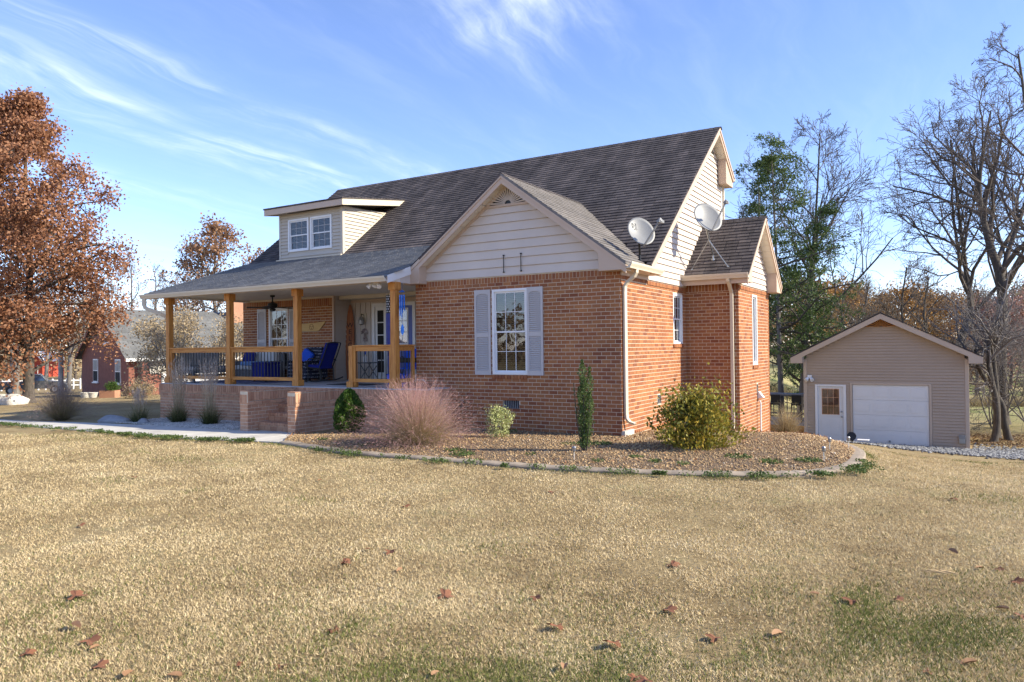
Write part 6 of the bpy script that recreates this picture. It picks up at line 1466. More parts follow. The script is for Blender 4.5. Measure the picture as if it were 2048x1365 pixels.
# ================================================================== TREES
def at_px(px, d):
    lat = (px-1024)/1451.5*d; p = CAM[:2]+d*np.array([-math.sin(TH), math.cos(TH)])+lat*np.array([math.cos(TH), math.sin(TH)])
    return float(p[0]), float(p[1])
class Tree:
    """branches grown level by level, each level as one batch of arrays"""
    def __init__(s, seed): s.r = np.random.default_rng(seed); s.br = []; s._t = []
    @property
    def tips(s): return np.vstack(s._t)
    def limbs(s, p, d, L, r0, lvl, ks, o):
        R = s.r; n = (6, 5, 4, 3, 3)[min(lvl, 4)]; N_ = len(p); d = d/np.linalg.norm(d, axis=1)[:, None]; pts = [p]; rad = [r0]
        for k in range(n):
            d = d+R.normal(0, o['wander'], (N_, 3))+np.array([0, 0, o['up']]); d /= np.linalg.norm(d, axis=1)[:, None]
            p = p+d*(L/n)[:, None]; pts.append(p); rad.append(r0*(1-(1-o['taper'])*(k+1)/n))
        pts, rad = np.stack(pts, 1), np.stack(rad, 1); s.br.append((pts, rad, lvl)); s.spawn(pts, rad, L, lvl, ks, o)
    def spawn(s, pts, rad, L, lvl, ks, o, prof=None, kstart=.2):
        R = s.r; n = pts.shape[1]-1; N_ = len(pts); s._t.append(pts[:, -1])
        if lvl >= len(ks): s._t.append((pts[:, -1]+pts[:, -2])/2); s._t.append(pts[:, -2]); return
        K = ks[lvl]; q = (kstart+(1-kstart)*(np.arange(K)[None]+R.random((N_, K)))/K); i = np.minimum((q*n).astype(int), n-1); f = (q*n-i)[..., None]; w_ = np.arange(N_)[:, None]
        A, B = pts[w_, i], pts[w_, i+1]; b = A*(1-f)+B*f; rr = rad[w_, i]*(1-f[..., 0])+rad[w_, i+1]*f[..., 0]
        ax = B-A; ax /= np.linalg.norm(ax, axis=-1, keepdims=True)+1e-9; v = R.normal(0, 1, b.shape); v -= ax*(v*ax).sum(-1, keepdims=True); v /= np.linalg.norm(v, axis=-1, keepdims=True)+1e-9
        a = R.uniform(*o['ang'], (N_, K))[..., None]; d = ax*np.cos(a)+v*np.sin(a)
        Lk = L[:, None]*R.uniform(*o['ratio'], (N_, K))*(1.15-.55*q) if prof is None else prof(q)*R.uniform(*o.get('var', (.75, 1.15)), (N_, K))
        r_ = np.minimum(rr*.66, np.maximum(Lk*.022, .005))
        s.limbs(b.reshape(-1, 3), d.reshape(-1, 3), Lk.ravel(), r_.ravel(), lvl+1, ks, o)
    OPT = dict(up=.08, wander=.16, ang=(.6, 1.2), ratio=(.45, .7), taper=.35)
    def trunk(s, pts, r0, r1, ks, prof, kstart=.2, **k):
        pts = np.array(catmull(pts, 5)); n = len(pts); rad = r1+(r0-r1)*(1-np.linspace(0, 1, n))**.9; rad[0] *= 1.35; rad[1] *= 1.1
        o = dict(s.OPT); o.update(k); s.br.append((pts[None], rad[None], 0)); s.spawn(pts[None], rad[None], np.array([np.linalg.norm(pts[-1]-pts[0])]), 0, ks, o, lambda q: np.asarray(prof(q))+0*q, kstart)
    def clump(s, n, w, h, L, r0, ks, **k):
        o = dict(s.OPT); o.update(k); a = 2*np.pi*np.arange(n)/n; c_ = np.column_stack([np.cos(a), np.sin(a), 0*a])
        s.limbs(c_*.18, c_*w+np.array([0, 0, h]), np.full(n, L), np.full(n, r0), 0, ks, o)
    def mesh(s, name, mat, min_r=.004):
        V = []; F = []; o = 0
        for pts, rad, lvl in s.br:
            k = (9, 6, 4, 3, 3, 3)[min(lvl, 5)]; N_, n = pts.shape[:2]
            t = np.gradient(pts, axis=1); t /= np.linalg.norm(t, axis=-1, keepdims=True)+1e-9
            ref = np.where(np.abs(t[:, :1, 2:]) < .8, np.array([.31, .17, .93]), np.array([.93, .31, .17]))
            a = np.cross(t, np.broadcast_to(ref, t.shape)); a /= np.linalg.norm(a, axis=-1, keepdims=True)+1e-9; b = np.cross(t, a); th = 2*np.pi*np.arange(k)/k; rr = np.maximum(rad, min_r)
            v = pts[:, :, None]+rr[:, :, None, None]*(a[:, :, None]*np.cos(th)[:, None]+b[:, :, None]*np.sin(th)[:, None]); V.append(v.reshape(-1, 3))
            i, j = np.meshgrid(np.arange(n-1), np.arange(k), indexing='ij'); f = np.stack([i*k+j, i*k+(j+1) % k, (i+1)*k+(j+1) % k, (i+1)*k+j], -1).reshape(1, -1, 4)+(np.arange(N_)*n*k)[:, None, None]+o; F.append(f.reshape(-1, 4)); o += N_*n*k
        return np_mesh(name, np.vstack(V), np.vstack(F), mat, smooth=True)
def plant(name, label, cat, x, y, T_, bark, leafm=None, nleaf=0, lsize=.15, spread=.35, asp=.7, min_r=.004, group=None, zoff=-.08, flat=1.0, twig=None, leafname='crown', keep=None):
    t = thing(name, label, cat, (x, y, Hf(x, y)+zoff), 0, group)
    wood = T_.br
    T_.br = [b for b in wood if b[2] == 0]; T_br = [b for b in wood if b[2] > 0]
    if T_.br: link('trunk', T_.mesh('trunk', bark, min_r), t)
    if T_br: T_.br = T_br; link('branches', T_.mesh('branches', twig or bark, min_r), t)
    if nleaf:
        tp = np.array(T_.tips)
        if keep is not None: tp = tp[keep(tp)]
        k = RNG.integers(0, len(tp), nleaf); P = tp[k]+RNG.normal(0, spread, (nleaf, 3))*np.array([1, 1, flat])
        V, F, R = cards(P, RNG.uniform(.6, 1.3, nleaf)*lsize, asp); link(leafname, np_mesh(leafname, V, F, leafm, rnd=R), t)
    return t
# 1 rust oak on the left
x_, y_ = at_px(56, 35); T1 = Tree(21)
T1.trunk([(0,0,0), (.06,.0,2), (-.05,.1,4.5), (.15,.0,7.5), (.05,-.1,11), (.1,0,14.3)], .27, .03, (40, 8, 6), lambda q: np.interp(q, [0, .15, .35, .6, .85, 1], [4.5, 4.7, 4.3, 3.6, 2.3, 1.0]), kstart=.14, ang=(.95, 1.5), up=.015, wander=.12, ratio=(.38, .6))
plant('oak_tree', 'large rust-leaved oak tree beyond the concrete walk', 'tree', x_, y_, T1, mt['bark'], mt['oak'], 62000, .15, .25)
# 1b bare grey branches of a neighbouring tree crossing in front of the oak
x_, y_ = at_px(-150, 30); Tb = Tree(5); Tb.trunk([(0,0,0), (.2,0,3), (.1,.2,7), (.5,.2,11)], .22, .05, (14, 6, 5), lambda q: np.interp(q, [0, .5, 1], [4.6, 4.6, 2.5]), kstart=.35, ang=(.9, 1.4), up=.0)
plant('bare_tree', 'bare grey tree reaching its branches across the rust oak', 'tree', x_, y_, Tb, mt['barkg'], None)
# 2 brown oak behind the porch roof
for px_, d_, hh, nl, sd, lab in ((432, 60, 13.4, 5500, 31, 'brown-leaved oak tree standing behind the porch roof'), (520, 66, 11.5, 3000, 34, 'smaller brown-leaved oak tree beside the dormer')):
    x_, y_ = at_px(px_, d_); T2 = Tree(sd); T2.trunk([(0,0,0), (.1,.1,hh*.3), (-.2,0,hh*.6), (0,.1,hh*.95)], .24, .03, (22, 7, 5), lambda q: np.interp(q, [0, .3, .7, 1], [4.6, 5.4, 3.8, 1.2]), kstart=.25, ang=(.55, 1.2), up=.06)
    plant('brown_oak_tree', lab, 'tree', x_, y_, T2, mt['barkg'], mt['oakb'], nl, .24, .24, min_r=.014)
# 3 bare trees along the left horizon
k = 0
for px_, d_, hh in ((215, 78, 13), (262, 88, 14.5), (310, 82, 12.5), (350, 95, 13), (165, 92, 15), (90, 84, 14), (20, 80, 15), (-40, 95, 15), (385, 88, 12), (135, 70, 12)):
    x_, y_ = at_px(px_, d_); T3 = Tree(60+k); T3.trunk([(0,0,0), (.3,.1,hh*.3), (-.1,.2,hh*.62), (.2,0,hh)], .24, .03, (13, 6, 4), lambda q: np.interp(q, [0, .4, 1], [4.2, 4.4, 1.5]), kstart=.28, ang=(.45, .95), up=.07)
    plant('bare_tree', 'bare grey-brown tree on the wooded skyline left of the house', 'tree', x_, y_, T3, mt['barkg'], mt['oakb'], 700 if k % 2 else 300, .22, .4, min_r=.016, group='bare trees behind the neighbouring house', twig=mt['twigg']); k += 1
# pale mottled trunk and grey trunk by the oak
x_, y_ = at_px(121, 50); T4 = Tree(71); T4.trunk([(0,0,0), (.05,0,3), (0,.1,7), (.2,.0,12)], .19, .05, (9, 6), lambda q: 2.6, kstart=.5); plant('sycamore_tree', 'slim tree with pale mottled bark standing right of the rust oak', 'tree', x_, y_, T4, mt['barkw'], min_r=.01)
x_, y_ = at_px(30, 60); T4 = Tree(72); T4.trunk([(0,0,0), (.3,0,3), (.5,.1,7), (.4,.0,12)], .26, .06, (10, 6, 5), lambda q: 3.2, kstart=.35); plant('grey_trunk_tree', 'leaning grey-trunked tree left of the rust oak', 'tree', x_, y_, T4, mt['barkg'], min_r=.01)
# 4 tan twiggy bush seen through the porch
x_, y_ = at_px(398, 31); T5 = Tree(81)
T5.clump(9, .75, 1, 3.3, .045, (7, 6, 5), up=.05, ang=(.4, 1.0), ratio=(.4, .65))
plant('crape_myrtle', 'wide twiggy bush with tan leaves beyond the porch railing', 'shrub', x_, y_, T5, mt['twigg'], mt['tanleaf'], 15000, .085, .20, min_r=.005)
# 5 evergreens behind the bump-out
def cedar(label, px_, d_, hh, lean, prof, n, seed, mat, k0=.25, rad=.13, nb=34, size=.12, bark='barkg', spread=(.20, .20, .10)):
    x_, y_ = at_px(px_, d_); T_ = Tree(seed); T_.trunk([(0,0,0), (lean*.2,0,hh*.25), (lean*.5,.1,hh*.55), (lean,0,hh)], rad, .02, (nb, 8), prof, kstart=k0, ang=(.95, 1.5), up=.03, wander=.16, ratio=(.3, .55), var=(.35, 1.5))
    t = thing('evergreen_tree', label, 'tree', (x_, y_, Hf(x_, y_)-.1)); wood = T_.br
    T_.br = [b for b in wood if b[2] == 0]; link('trunk', T_.mesh('trunk', mt[bark], .01), t); T_.br = [b for b in wood if b[2] > 0]; link('branches', T_.mesh('branches', mt['bark'], .008), t)
    tp = np.array(T_.tips); nc = len(tp); n = int(n*.62); tp = tp[RNG.random(nc) < .72]; nc = len(tp)
    k = RNG.integers(0, nc, n); P = tp[k]+RNG.normal(0, 1, (n, 3))*np.array(spread)*.85
    V, F, R = cards(P, RNG.uniform(.5, 1.4, n)*size, .42, stretch=np.tile(np.array([0, 0, -.25]), (n, 1))+RNG.normal(0, .7, (n, 3))); link('crown', np_mesh('crown', V, F, mat, rnd=R), t)
cedar('tall straggly evergreen tree behind the bump-out roof', 1562, 33, 12.6, -.3, lambda q: np.interp(q, [0, .3, .55, .8, 1], [1.5, 2.3, 2.5, 2.0, .7]), 26000, 91, mt['cedarleaf'], .30, .15, 46)
cedar('leaning evergreen tree with light green sprays beside the garage gable', 1596, 35, 10.2, 1.1, lambda q: np.interp(q, [0, .4, .7, 1], [1.4, 2.4, 2.2, .6]), 21000, 92, mt['cedarleaf'], .25, .14, 40)
cedar('dark broad-leaved evergreen crown above the bump-out ridge', 1528, 38, 13.2, -.2, lambda q: np.interp(q, [0, .5, .8, 1], [1.0, 2.2, 2.0, .7]), 13000, 93, mt['pine'], .45, .12, 30, .15)
cedar('low bushy evergreen behind the deck counter', 1625, 40, 6.5, .2, lambda q: np.interp(q, [0, .5, 1], [2.2, 1.8, .5]), 9000, 94, mt['cedarleaf'], .12, .10, 26)
# 6 bare trees on the right
def bare(label, x_, y_, pts, r0, kids, prof, seed, maxl=4, k0=.3, ang=(.35, .8), up=.10, min_r=.006, bark='bark', wander=.19, nl=0, name='bare_tree', ratio=(.45, .7), group=None):
    T_ = Tree(seed); T_.trunk(pts, r0, .03, (kids, 7, 5, 4)[:maxl], prof, kstart=k0, ang=ang, up=up, wander=wander, ratio=ratio)
    return plant(name, label, 'tree', x_, y_, T_, mt[bark], mt['brownleaf'] if nl else None, nl, .10, .25, min_r=min_r, twig=mt['twig'], group=group)
x_, y_ = at_px(1600, 41)
bare('bare tree fanning fine upright branches above the evergreens', x_, y_, [(0,0,0), (.3,0,4), (.6,0,7.5), (.9,0,10.5), (1.2,0,15.2)], .17, 18, lambda q: np.interp(q, [0, .4, 1], [8.5, 6.5, 2.0]), 101, 4, .22, (.4, .95), .05, .010)
x_, y_ = at_px(1898, 37)
bare('bare tree with a dark curving trunk rising behind the garage roof', x_, y_, [(0,0,0), (.3,0,3.2), (.95,.0,5.5), (.8,0,7.3), (.6,0,9.5), (.2,0,14.2)], .23, 13, lambda q: np.interp(q, [0, .35, .7, 1], [6.5, 7.5, 5.0, 1.5]), 103, 4, .34, (.45, 1.05), .045, .010)
x_, y_ = at_px(2000, 33)
bare('big bare tree with a stout forked trunk right of the garage', x_, y_, [(0,0,0), (.0,0,3), (.1,0,6.3), (-.4,0,8.6), (-.7,0,11), (-.2,0,14.4)], .30, 14, lambda q: np.interp(q, [0, .4, .7, 1], [6.5, 8.0, 5.0, 1.5]), 104, 4, .34, (.45, 1.0), .05, .009)
x_, y_ = at_px(2110, 25)
bare('bare tree leaning in at the edge of the crushed stone drive', x_, y_, [(0,0,0), (.1,0,4), (-.3,0,8), (-.9,0,13.8)], .18, 12, lambda q: np.interp(q, [0, .5, 1], [4.0, 3.8, 1.5]), 105, 4, .4, (.4, .95), .06, .007)
for j, (px_, d_, hh) in enumerate(((1812, 44, 8.6), (1856, 46, 8.2), (1736, 52, 8.5), (1950, 50, 8.5), (1690, 58, 9.0))):
    x_, y_ = at_px(px_, d_); bare(('slender bare tree with a forked top above the right half of the garage ridge', 'slender bare tree next to the dark curving trunk behind the garage', 'slender bare tree behind the garage peak vent', 'slender bare tree between the curving trunk and the stout forked tree', 'slender bare tree beside the low bushy evergreen')[j], x_, y_, [(0,0,0), (.1,0,hh*.4), (-.2,0,hh*.7), (.1,0,hh)], .11, 11, lambda q: np.interp(q, [0, .5, 1], [3.4, 2.9, .9]), 110+j, 3, .3, (.4, .9), .06, .008, nl=200, group='slender bare trees behind the garage')
# crooked three-stemmed tree beside the garage
x_, y_ = at_px(2005, 26); T6 = Tree(120); s6 = 26/1451.5
for j, P6 in enumerate(([(-22,0), (-14,40), (-16,90), (-24,130), (-28,175), (-22,215)], [(-6,12), (-4,60), (-6,120), (-10,180), (-4,240)], [(28,4), (20,40), (16,75), (-4,110), (-30,150), (-36,190)])):
    pts6 = [cR*a*s6+np.array([0, 0, b*s6])+cF*.25*j for a, b in P6]; pts6 = [np.array([p[0], p[1], p[2]]) for p in pts6]
    T6.trunk(pts6, .13, .06, (8, 6, 5), lambda q: np.interp(q, [0, .7, 1], [1.0, 2.0, 2.4]), kstart=.55, ang=(.5, 1.2), up=.03, wander=.2)
plant('crooked_tree', 'crooked dark tree with three leaning stems beside the garage', 'tree', x_, y_, T6, mt['bark'], twig=mt['twigg'], min_r=.005)
def brush(label, px_, d_, w_, h_, seed, mat='twigg', leafm=None, nl=0):
    x_, y_ = at_px(px_, d_); T_ = Tree(seed)
    T_.clump(10, w_/h_, 1, h_*1.1, .03, (7, 6, 5), up=-.02, wander=.2, ang=(.4, 1.1), ratio=(.4, .7))
    plant('brush_thicket', label, 'shrub', x_, y_, T_, mt[mat], leafm, nl, .10, .2, min_r=.005)
brush('tangled grey thicket hanging beside the garage eave', 1990, 31, 1.4, 4.4, 131); brush('tangled grey brush at the right edge of the drive', 2075, 29, 1.4, 3.8, 132); brush('brown leafy brush behind the garage ridge', 1760, 48, 1.6, 5.6, 133, 'twig', mt['brownleaf'], 1500)
# 7 autumn wood behind the pasture
WOOD = [(1640, 78, 8.5, 'gold'), (1688, 72, 9.0, 'gold'), (1722, 84, 10.0, 'tanleaf'), (1760, 80, 8.8, 'brownleaf'), (1800, 76, 9.6, 'gold'), (1840, 82, 10.0, 'gold'), (1872, 88, 9.6, 'brownleaf'), (1905, 80, 9.2, 'gold'), (1940, 90, 10.5, 'brownleaf'), (1978, 74, 7.6, 'pinkleaf'), (2018, 70, 7.8, 'pinkleaf'), (2050, 86, 11, 'brownleaf'), (2090, 78, 9.5, 'tanleaf'), (2140, 84, 10, 'gold'), (1600, 90, 9.5, 'brownleaf'), (1555, 84, 8.5, 'tanleaf'), (1515, 90, 9, 'gold'), (1960, 100, 11, 'tanleaf'), (1780, 104, 11.5, 'brownleaf'), (1860, 108, 11.5, 'tanleaf'), (2070, 104, 12.5, 'pine')]
NMW = {'gold': 'gold-leaved tree in the autumn wood beyond the pasture', 'tanleaf': 'tan-leaved tree in the autumn wood beyond the pasture', 'brownleaf': 'brown-leaved tree in the autumn wood beyond the pasture', 'pinkleaf': 'pinkish-leaved tree at the pasture edge behind the garage', 'pine': 'dark evergreen tree at the back of the autumn wood'}
for j, (px_, d_, hh, lf) in enumerate(WOOD):
    x_, y_ = at_px(px_, d_); T_ = Tree(200+j); T_.trunk([(0,0,0), (.2,0,hh*.35), (-.2,0,hh*.7), (0,0,hh*.97)], .16, .03, (20, 7), lambda q: np.interp(q, [0, .3, .7, 1], [2.6, 3.3, 2.6, 1.0]), kstart=.08, ang=(.6, 1.2), up=.06)
    plant('autumn_tree', NMW[lf], 'tree', x_, y_, T_, mt['twig'], mt[lf], 3800, .26, .55, min_r=.02, group='trees of the autumn wood beyond the pasture: '+lf)
# left-hand wood behind the neighbour
for j, (px_, d_, hh, lf) in enumerate(((-60, 105, 9, 'pine'), (10, 112, 8, 'tanleaf'), (60, 120, 9, 'brownleaf'), (150, 104, 8, 'tanleaf'), (180, 118, 9.5, 'pine'), (230, 110, 8, 'brownleaf'), (100, 125, 9, 'pine'))):
    x_, y_ = at_px(px_, d_); T_ = Tree(260+j); T_.trunk([(0,0,0), (.2,0,hh*.35), (-.2,0,hh*.7), (0,0,hh*.97)], .16, .03, (18, 7), lambda q: np.interp(q, [0, .3, .7, 1], [3.0, 3.5, 2.6, 1.0]), kstart=.08, ang=(.6, 1.2), up=.06)
    plant('woodland_tree', {'pine': 'dark evergreen tree in the wood behind the red barn', 'tanleaf': 'tan-leaved tree in the wood behind the red barn', 'brownleaf': 'brown-leaved tree in the wood behind the red barn'}[lf], 'tree', x_, y_, T_, mt['twig'], mt[lf], 3000, .30, .6, min_r=.02, group='trees of the wood behind the red barn: '+lf)
# rough grass along the pasture fence and a distant belt of woodland all round
n = 9000; d_ = RNG.uniform(44, 49, n); px_ = RNG.uniform(1450, 2250, n); lat = (px_-1024)/1451.5*d_
P = CAM[:2][None]+d_[:, None]*fx[None]+lat[:, None]*fy[None]; B = np.column_stack([P, H(P[:, 0], P[:, 1])])
V, F, T_, R, _ = ribbons(B, fan_dirs(n, 0, .6), RNG.uniform(.25, .85, n), np.full(n, .012), RNG.uniform(.0, .4, n), 3, .06)
tag(link('rough_grass', np_mesh('rough_grass', V, F, M_t('rough_grass', [(0, (.16,.12,.06)), (.5, (.34,.26,.14)), (1, (.48,.39,.23))]), rnd=R, t=T_)), 'strip of tall dry rough grass along the pasture fence', 'grass', kind='stuff')
n = 36000; a = RNG.uniform(0, 6.283, n); q = RNG.uniform(150, 190, n); hx = 8+3*np.sin(a*23)+2*np.sin(a*57+1)
P = np.column_stack([q*np.cos(a), 10+q*np.sin(a), np.zeros(n)]); P[:, 2] = H(P[:, 0], P[:, 1])+hx*RNG.random(n)**.8
V, F, R = cards(P, RNG.uniform(.8, 1.9, n), .8)
tag(link('distant_woodland', np_mesh('distant_woodland', V, F, mt['brownleaf'], rnd=R)), 'distant belt of brown woodland closing the horizon', 'woodland', kind='stuff')
# leaf litter at the foot of the crooked tree
n = 1600; x0_, y0_ = at_px(2010, 26.5); B, _ = disc(n, 2.2); P = B+np.array([x0_, y0_, 0]); P[:, 2] = H(P[:, 0], P[:, 1])+.02
V, F, R = cards(P, RNG.uniform(.05, .11, n), .7, nrm_=np.tile([0, 0, 1.], (n, 1)), jit=.5); tag(link('leaf_litter', np_mesh('leaf_litter', V, F, mt['brownleaf'], rnd=R)), 'brown leaf litter under the crooked tree', 'leaves', kind='stuff')

# ================================================================== NEIGHBOURING HOUSE AND FAR LEFT
nx_, ny_ = at_px(257, 44.5); nz_ = Hf(nx_, ny_)
nb = thing('neighbour_house', 'red brick neighbouring house with steep grey roof and tall windows', 'house', (nx_, ny_, nz_), math.radians(76))
mt['brickn'] = M('neighbour_brick', (.20,.075,.055), (.29,.115,.08), .9, 3, 6, .3, 60)
mb = MB(); mb.box(0, 0, -.5, 14, 10, 2.55); mb.prism([(0, 0, 2.551), (0, 10, 2.551), (0, 5, 5.30)], (.2, 0, 0)); mb.build('wall', mt['brickn'], nb)
rs = shingle_mat('neighbour_shingle', [(0, (.13,.13,.125)), (.5, (.17,.17,.165)), (1, (.15,.15,.145))], .2)
def nbox(name, mat, *b, par=nb): m_ = MB(); m_.box(*b); return m_.build(name, mt[mat] if isinstance(mat, str) else mat, par)
for sg in (0, 1):
    y0, y1 = (-.45, 5) if sg == 0 else (10.45, 5); m_ = MB(); n = nrm((0, -.72 if sg == 0 else .72, 1)); ze = 2.5-.30+.0
    rows = 18; ex = 5.45/rows
    m_.prism([(-.35, y0, ze), (14.3, y0, ze), (14.3, y1, ze+5.45*.59), (-.35, y1, ze+5.45*.59)], (0, 0, .10)); rf = m_.build('roof', rs, nb)
    if sg == 0:
        m2 = MB()
        for r_ in range(rows):
            for c_ in range(30):
                a0 = -.35+c_*.4885+(.2 if r_ % 2 else 0); b0 = min(a0+.475, 14.3); ya = y0+ex*r_; za = ze+0.59*ex*r_+.104; m2.add([(a0, ya, za+.03), (b0, ya, za+.03), (b0, ya+ex*1.1, za+0.59*ex*1.1+.004), (a0, ya+ex*1.1, za+0.59*ex*1.1+.004), (a0, ya, za), (b0, ya, za)], [(0,1,2,3), (4,5,1,0)])
        o_ = m2.build('shingles', rs, rf); o_['kind'] = 'stuff'
nbox('fascia', 'white', -.3, -.50, 2.10, 14.3, -.452, 2.28); 
for s0 in (0, 1):
    m_ = MB(); ya, yb = ((-.45, 5), (10.45, 5))[s0]; m_.prism([(-.36, ya, 2.12), (-.36, yb, 5.33), (-.36, yb, 5.50), (-.36, ya, 2.28)], (.03, 0, 0)); m_.build('rake_board', mt['brickn'], nb)
def nwin(y0, y1, z0, z1):
    w_ = nbox('window', 'white', -.05, y0-.08, z0-.08, -.001, y1+.08, z1+.08)
    for a, b in ((y0, (y0+y1)/2-.02), ((y0+y1)/2+.02, y1)):
        for c, d in ((z0, (z0+z1)/2-.03), ((z0+z1)/2+.03, z1)): nbox('pane', 'room' if c == z0 else 'dishm', -.06, a, c, -.0505, b, d, par=w_)
    nbox('sill', 'white', -.12, y0-.12, z0-.16, -.001, y1+.12, z0-.081, par=w_)
nwin(1.5, 2.4, .75, 2.15); nwin(6.2, 7.1, .75, 2.15); nwin(3.9, 4.5, 3.35, 3.95)
m_ = MB(); m_.box(8.2, 3.6, 3.6, 9.2, 4.5, 6.8); m_.box(8.12, 3.52, 6.801, 9.28, 4.58, 6.95); m_.build('chimney', mt['brickp'], nb)
nbox('column', 'brickn', .6, -.42, -.3, 1.0, -.02, 2.09); nbox('garage_door', 'white', 1.9, -.05, -.2, 6.4, -.003, 1.3); nbox('door_header', 'conc', 1.2, -.06, 1.31, 13.5, -.003, 2.05)
for k in range(6): nbox('panel', 'white', 1.95, -.075, -.15+.235*k, 6.35, -.0505, .055+.235*k)
pk = thing('brick_planter', 'low brick planter box before the neighbouring house', 'planter', (*at_px(219, 41), Hf(*at_px(219, 41))), math.radians(35))
nbox('wall', 'brickp', -.42, -.35, -.3, .42, .35, .40, par=pk); nbox('soil', soil, -.36, -.28, .4005, .36, .28, .41, par=pk)
leafy('clipped green boxwood in the low brick planter', 'boxwood', *at_px(224, 41), Hf(*at_px(219, 41))+.4, ([0, .3, .7, 1], [.8, 1, .8, .2]), .75, .45, 2200, .06, mt['boxw'], seed=9)
def pot(px_, d_, lab, r_=.25, h_=.32):
    x_, y_ = at_px(px_, d_); t = thing('garden_urn', lab, 'planter', (x_, y_, Hf(x_, y_)-.02)); m_ = MB(); m_.lathe([(r_*.7, 0), (r_*.85, h_*.35), (r_, h_*.85), (r_*1.08, h_*.88), (r_*1.08, h_), (r_*.9, h_), (r_*.85, h_*.8)], 18); m_.build('pot', mt['stone'], t, smooth=False); m_ = MB(); m_.lathe([(.01, h_*.805), (r_*.84, h_*.81)], 18); m_.build('soil', soil, t); return t
pot(170, 42.5, 'pale round planter pot nearer the rust oak'); pot(185, 42, 'pale round planter pot nearer the low brick planter')
leafy('low tan mounded shrub right of the low brick planter', 'tan_shrub', *at_px(280, 38), Hf(*at_px(280, 38)), ([0, .3, .7, 1], [.9, 1, .8, .3]), 1.7, .70, 3600, .07, mt['tanleaf'], nst=26, seed=12)
for j, (px_, d_, a, b, c) in enumerate(((6, 34, .75, .45, .34), (30, 33.5, .62, .40, .33), (-22, 34, .5, .4, .3))):
    x_, y_ = at_px(px_, d_); rock('pale_boulder', ('long pale boulder at the edge of the pile by the oak', 'rounded pale boulder beside the oak trunk', 'small pale boulder at the outer end of the pile')[j], x_, y_, Hf(x_, y_)-.06, a, b, c, mt['stone'], .5+j, 'pale boulders by the oak', 20+j)
# pickup truck
x_, y_ = at_px(66, 66); tk = thing('pickup_truck', 'dark grey pickup truck parked behind the rust oak', 'truck', (x_, y_, Hf(x_, y_)), math.radians(62))
paint = M('truck_paint', (.05,.055,.06), (.07,.075,.08), .3, 2, 2, coat=.5)
side = [(-2.6, .45), (-2.62, .95), (-2.55, 1.08), (-.95, 1.10), (-.80, 1.12), (-.45, 1.72), (.62, 1.75), (1.15, 1.16), (2.35, 1.02), (2.58, .85), (2.6, .45)]
m_ = MB(); m_.prism([(a, -.92, b) for a, b in side], (0, 1.84, 0)); m_.build('body', paint, tk, bevel=.05)
bx('truck_bed', 'black', -2.45, -.78, 1.085, -1.05, .78, 1.115, parent=tk, bevel=0)
tg = M('truck_glass', (.03,.06,.12), (.06,.11,.2), .08, 1, 2, spec=.8)
for sy in (-.935, .925):
    for a, b, c in ((-.42, .10, 0), (.16, .72, 1)): m_ = MB(); m_.prism([(a+(.0 if c else -.22), sy, 1.18), (b+(.22 if c else 0), sy, 1.18), (b, sy, 1.62), (a, sy, 1.62)], (0, .012, 0)); m_.build('window', tg, tk)
m_ = MB(); m_.prism([(.66, -.75, 1.69), (1.12, -.80, 1.20), (1.12, .80, 1.20), (.66, .75, 1.69)], (.02, 0, .02)); m_.build('windscreen', tg, tk)
for a in (-1.65, 1.65):
    for sy in (-.86, .86):
        m_ = MB(); m_.tube([(a, sy-.11, .37), (a, sy+.11, .37)], .37, 20); wl_ = m_.build('wheel', mt['black'], tk); m_ = MB(); m_.tube([(a, sy-.118, .37), (a, sy+.118, .37)], .20, 14); m_.build('rim', mt['greym'], wl_)
for sy in (-.72, .60): bx('headlight', 'dishm', 2.585, sy, .72, 2.62, sy+.16, .86, parent=tk)
bx('bumper', 'greym', 2.60, -.85, .42, 2.70, .85, .60, parent=tk); bx('bumper', 'greym', -2.72, -.85, .45, -2.605, .85, .60, parent=tk)
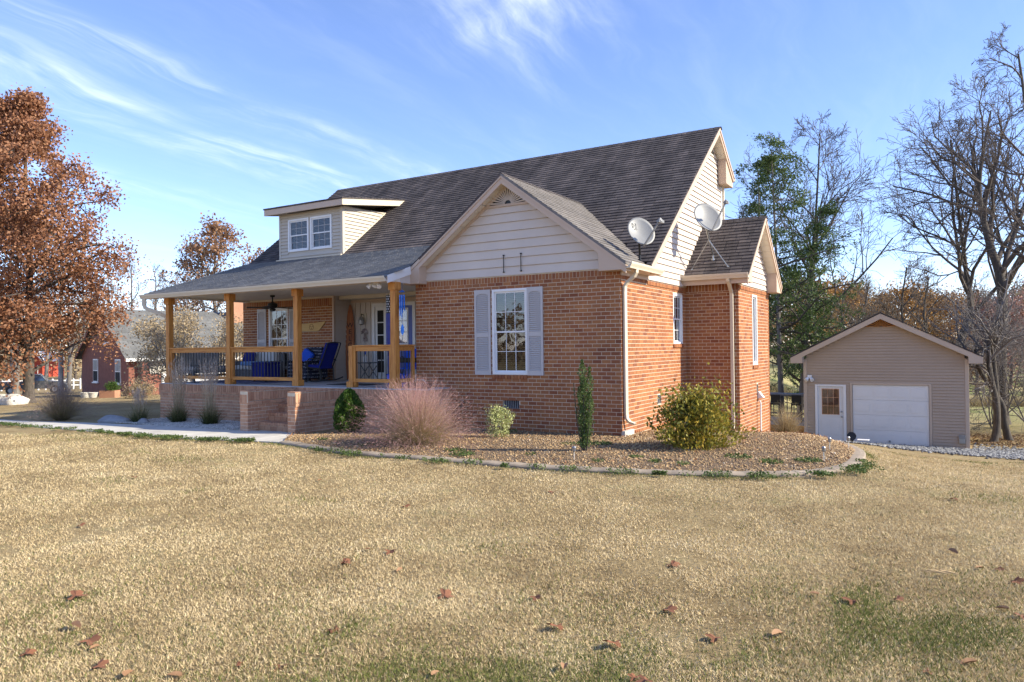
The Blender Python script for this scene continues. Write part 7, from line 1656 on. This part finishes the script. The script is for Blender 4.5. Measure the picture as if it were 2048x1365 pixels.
# red barn
x_, y_ = at_px(90, 120); bn_ = thing('red_barn', 'small red barn with a white-edged roof behind the trees', 'barn', (x_, y_, Hf(x_, y_)-.3), math.radians(20)); redp = M('barn_red', (.42,.06,.03), (.50,.085,.045), .7, 1, 3, aniso=(5, 5, .5))
m_ = MB(); m_.box(-1.6, -2.2, 0, 1.6, 2.2, 3.0); m_.prism([(-1.6, -2.2, 3.001), (1.6, -2.2, 3.001), (0, -2.2, 4.3)], (0, 4.4, 0)); m_.build('wall', redp, bn_)
for sg in (-1, 1): m_ = MB(); m_.prism([(0, -2.5, 4.34), (sg*1.9, -2.5, 2.80), (sg*1.9, -2.5, 2.95), (0, -2.5, 4.5)], (0, 5.0, 0)); m_.build('roof', mt['white'], bn_)
nbox('barn_door', redp, -.7, -2.26, 0, .7, -2.205, 2.2, par=bn_)
for xx in (-.76, .70): nbox('door_trim', 'white', xx, -2.28, 0, xx+.06, -2.207, 2.25, par=bn_)
# white rail fence along the road
fa, fb = np.array(at_px(-60, 72)), np.array(at_px(160, 78)); fc_ = thing('rail_fence', 'long white two-rail fence behind the parked pickup', 'fence'); n = 16
for k in range(n):
    p = fa+(fb-fa)*k/(n-1); h0 = Hf(*p); nbox('post', 'white', p[0]-.06, p[1]-.06, h0-.2, p[0]+.06, p[1]+.06, h0+1.15, par=fc_)
for zz_ in (.45, .95):
    for k in range(n-1):
        p, q = fa+(fb-fa)*k/(n-1), fa+(fb-fa)*(k+1)/(n-1); m_ = MB(); m_.rtube([(p[0], p[1], Hf(*p)+zz_), (q[0], q[1], Hf(*q)+zz_)], .13, .04, (0, 0, 1)); m_.build('rail', mt['white'], fc_)
# pasture fence posts
fa, fb = np.array(at_px(1500, 50)), np.array(at_px(2200, 46)); pf = thing('wire_fence', 'thin wire pasture fence on weathered posts beyond the garage', 'fence'); n = 12
for k in range(n):
    p = fa+(fb-fa)*k/(n-1); m_ = MB(); m_.tube([(p[0], p[1], Hf(*p)-.2), (p[0]+random.uniform(-.1, .1), p[1], Hf(*p)+1.2)], .05, 6); m_.build('post', mt['barkg'], pf)
for zz_ in (.35, .7, 1.05): m_ = MB(); m_.tube([(*(fa+(fb-fa)*k/(n-1)), Hf(*(fa+(fb-fa)*k/(n-1)))+zz_) for k in range(n)], .006, 4); m_.build('wire', mt['greym'], pf)
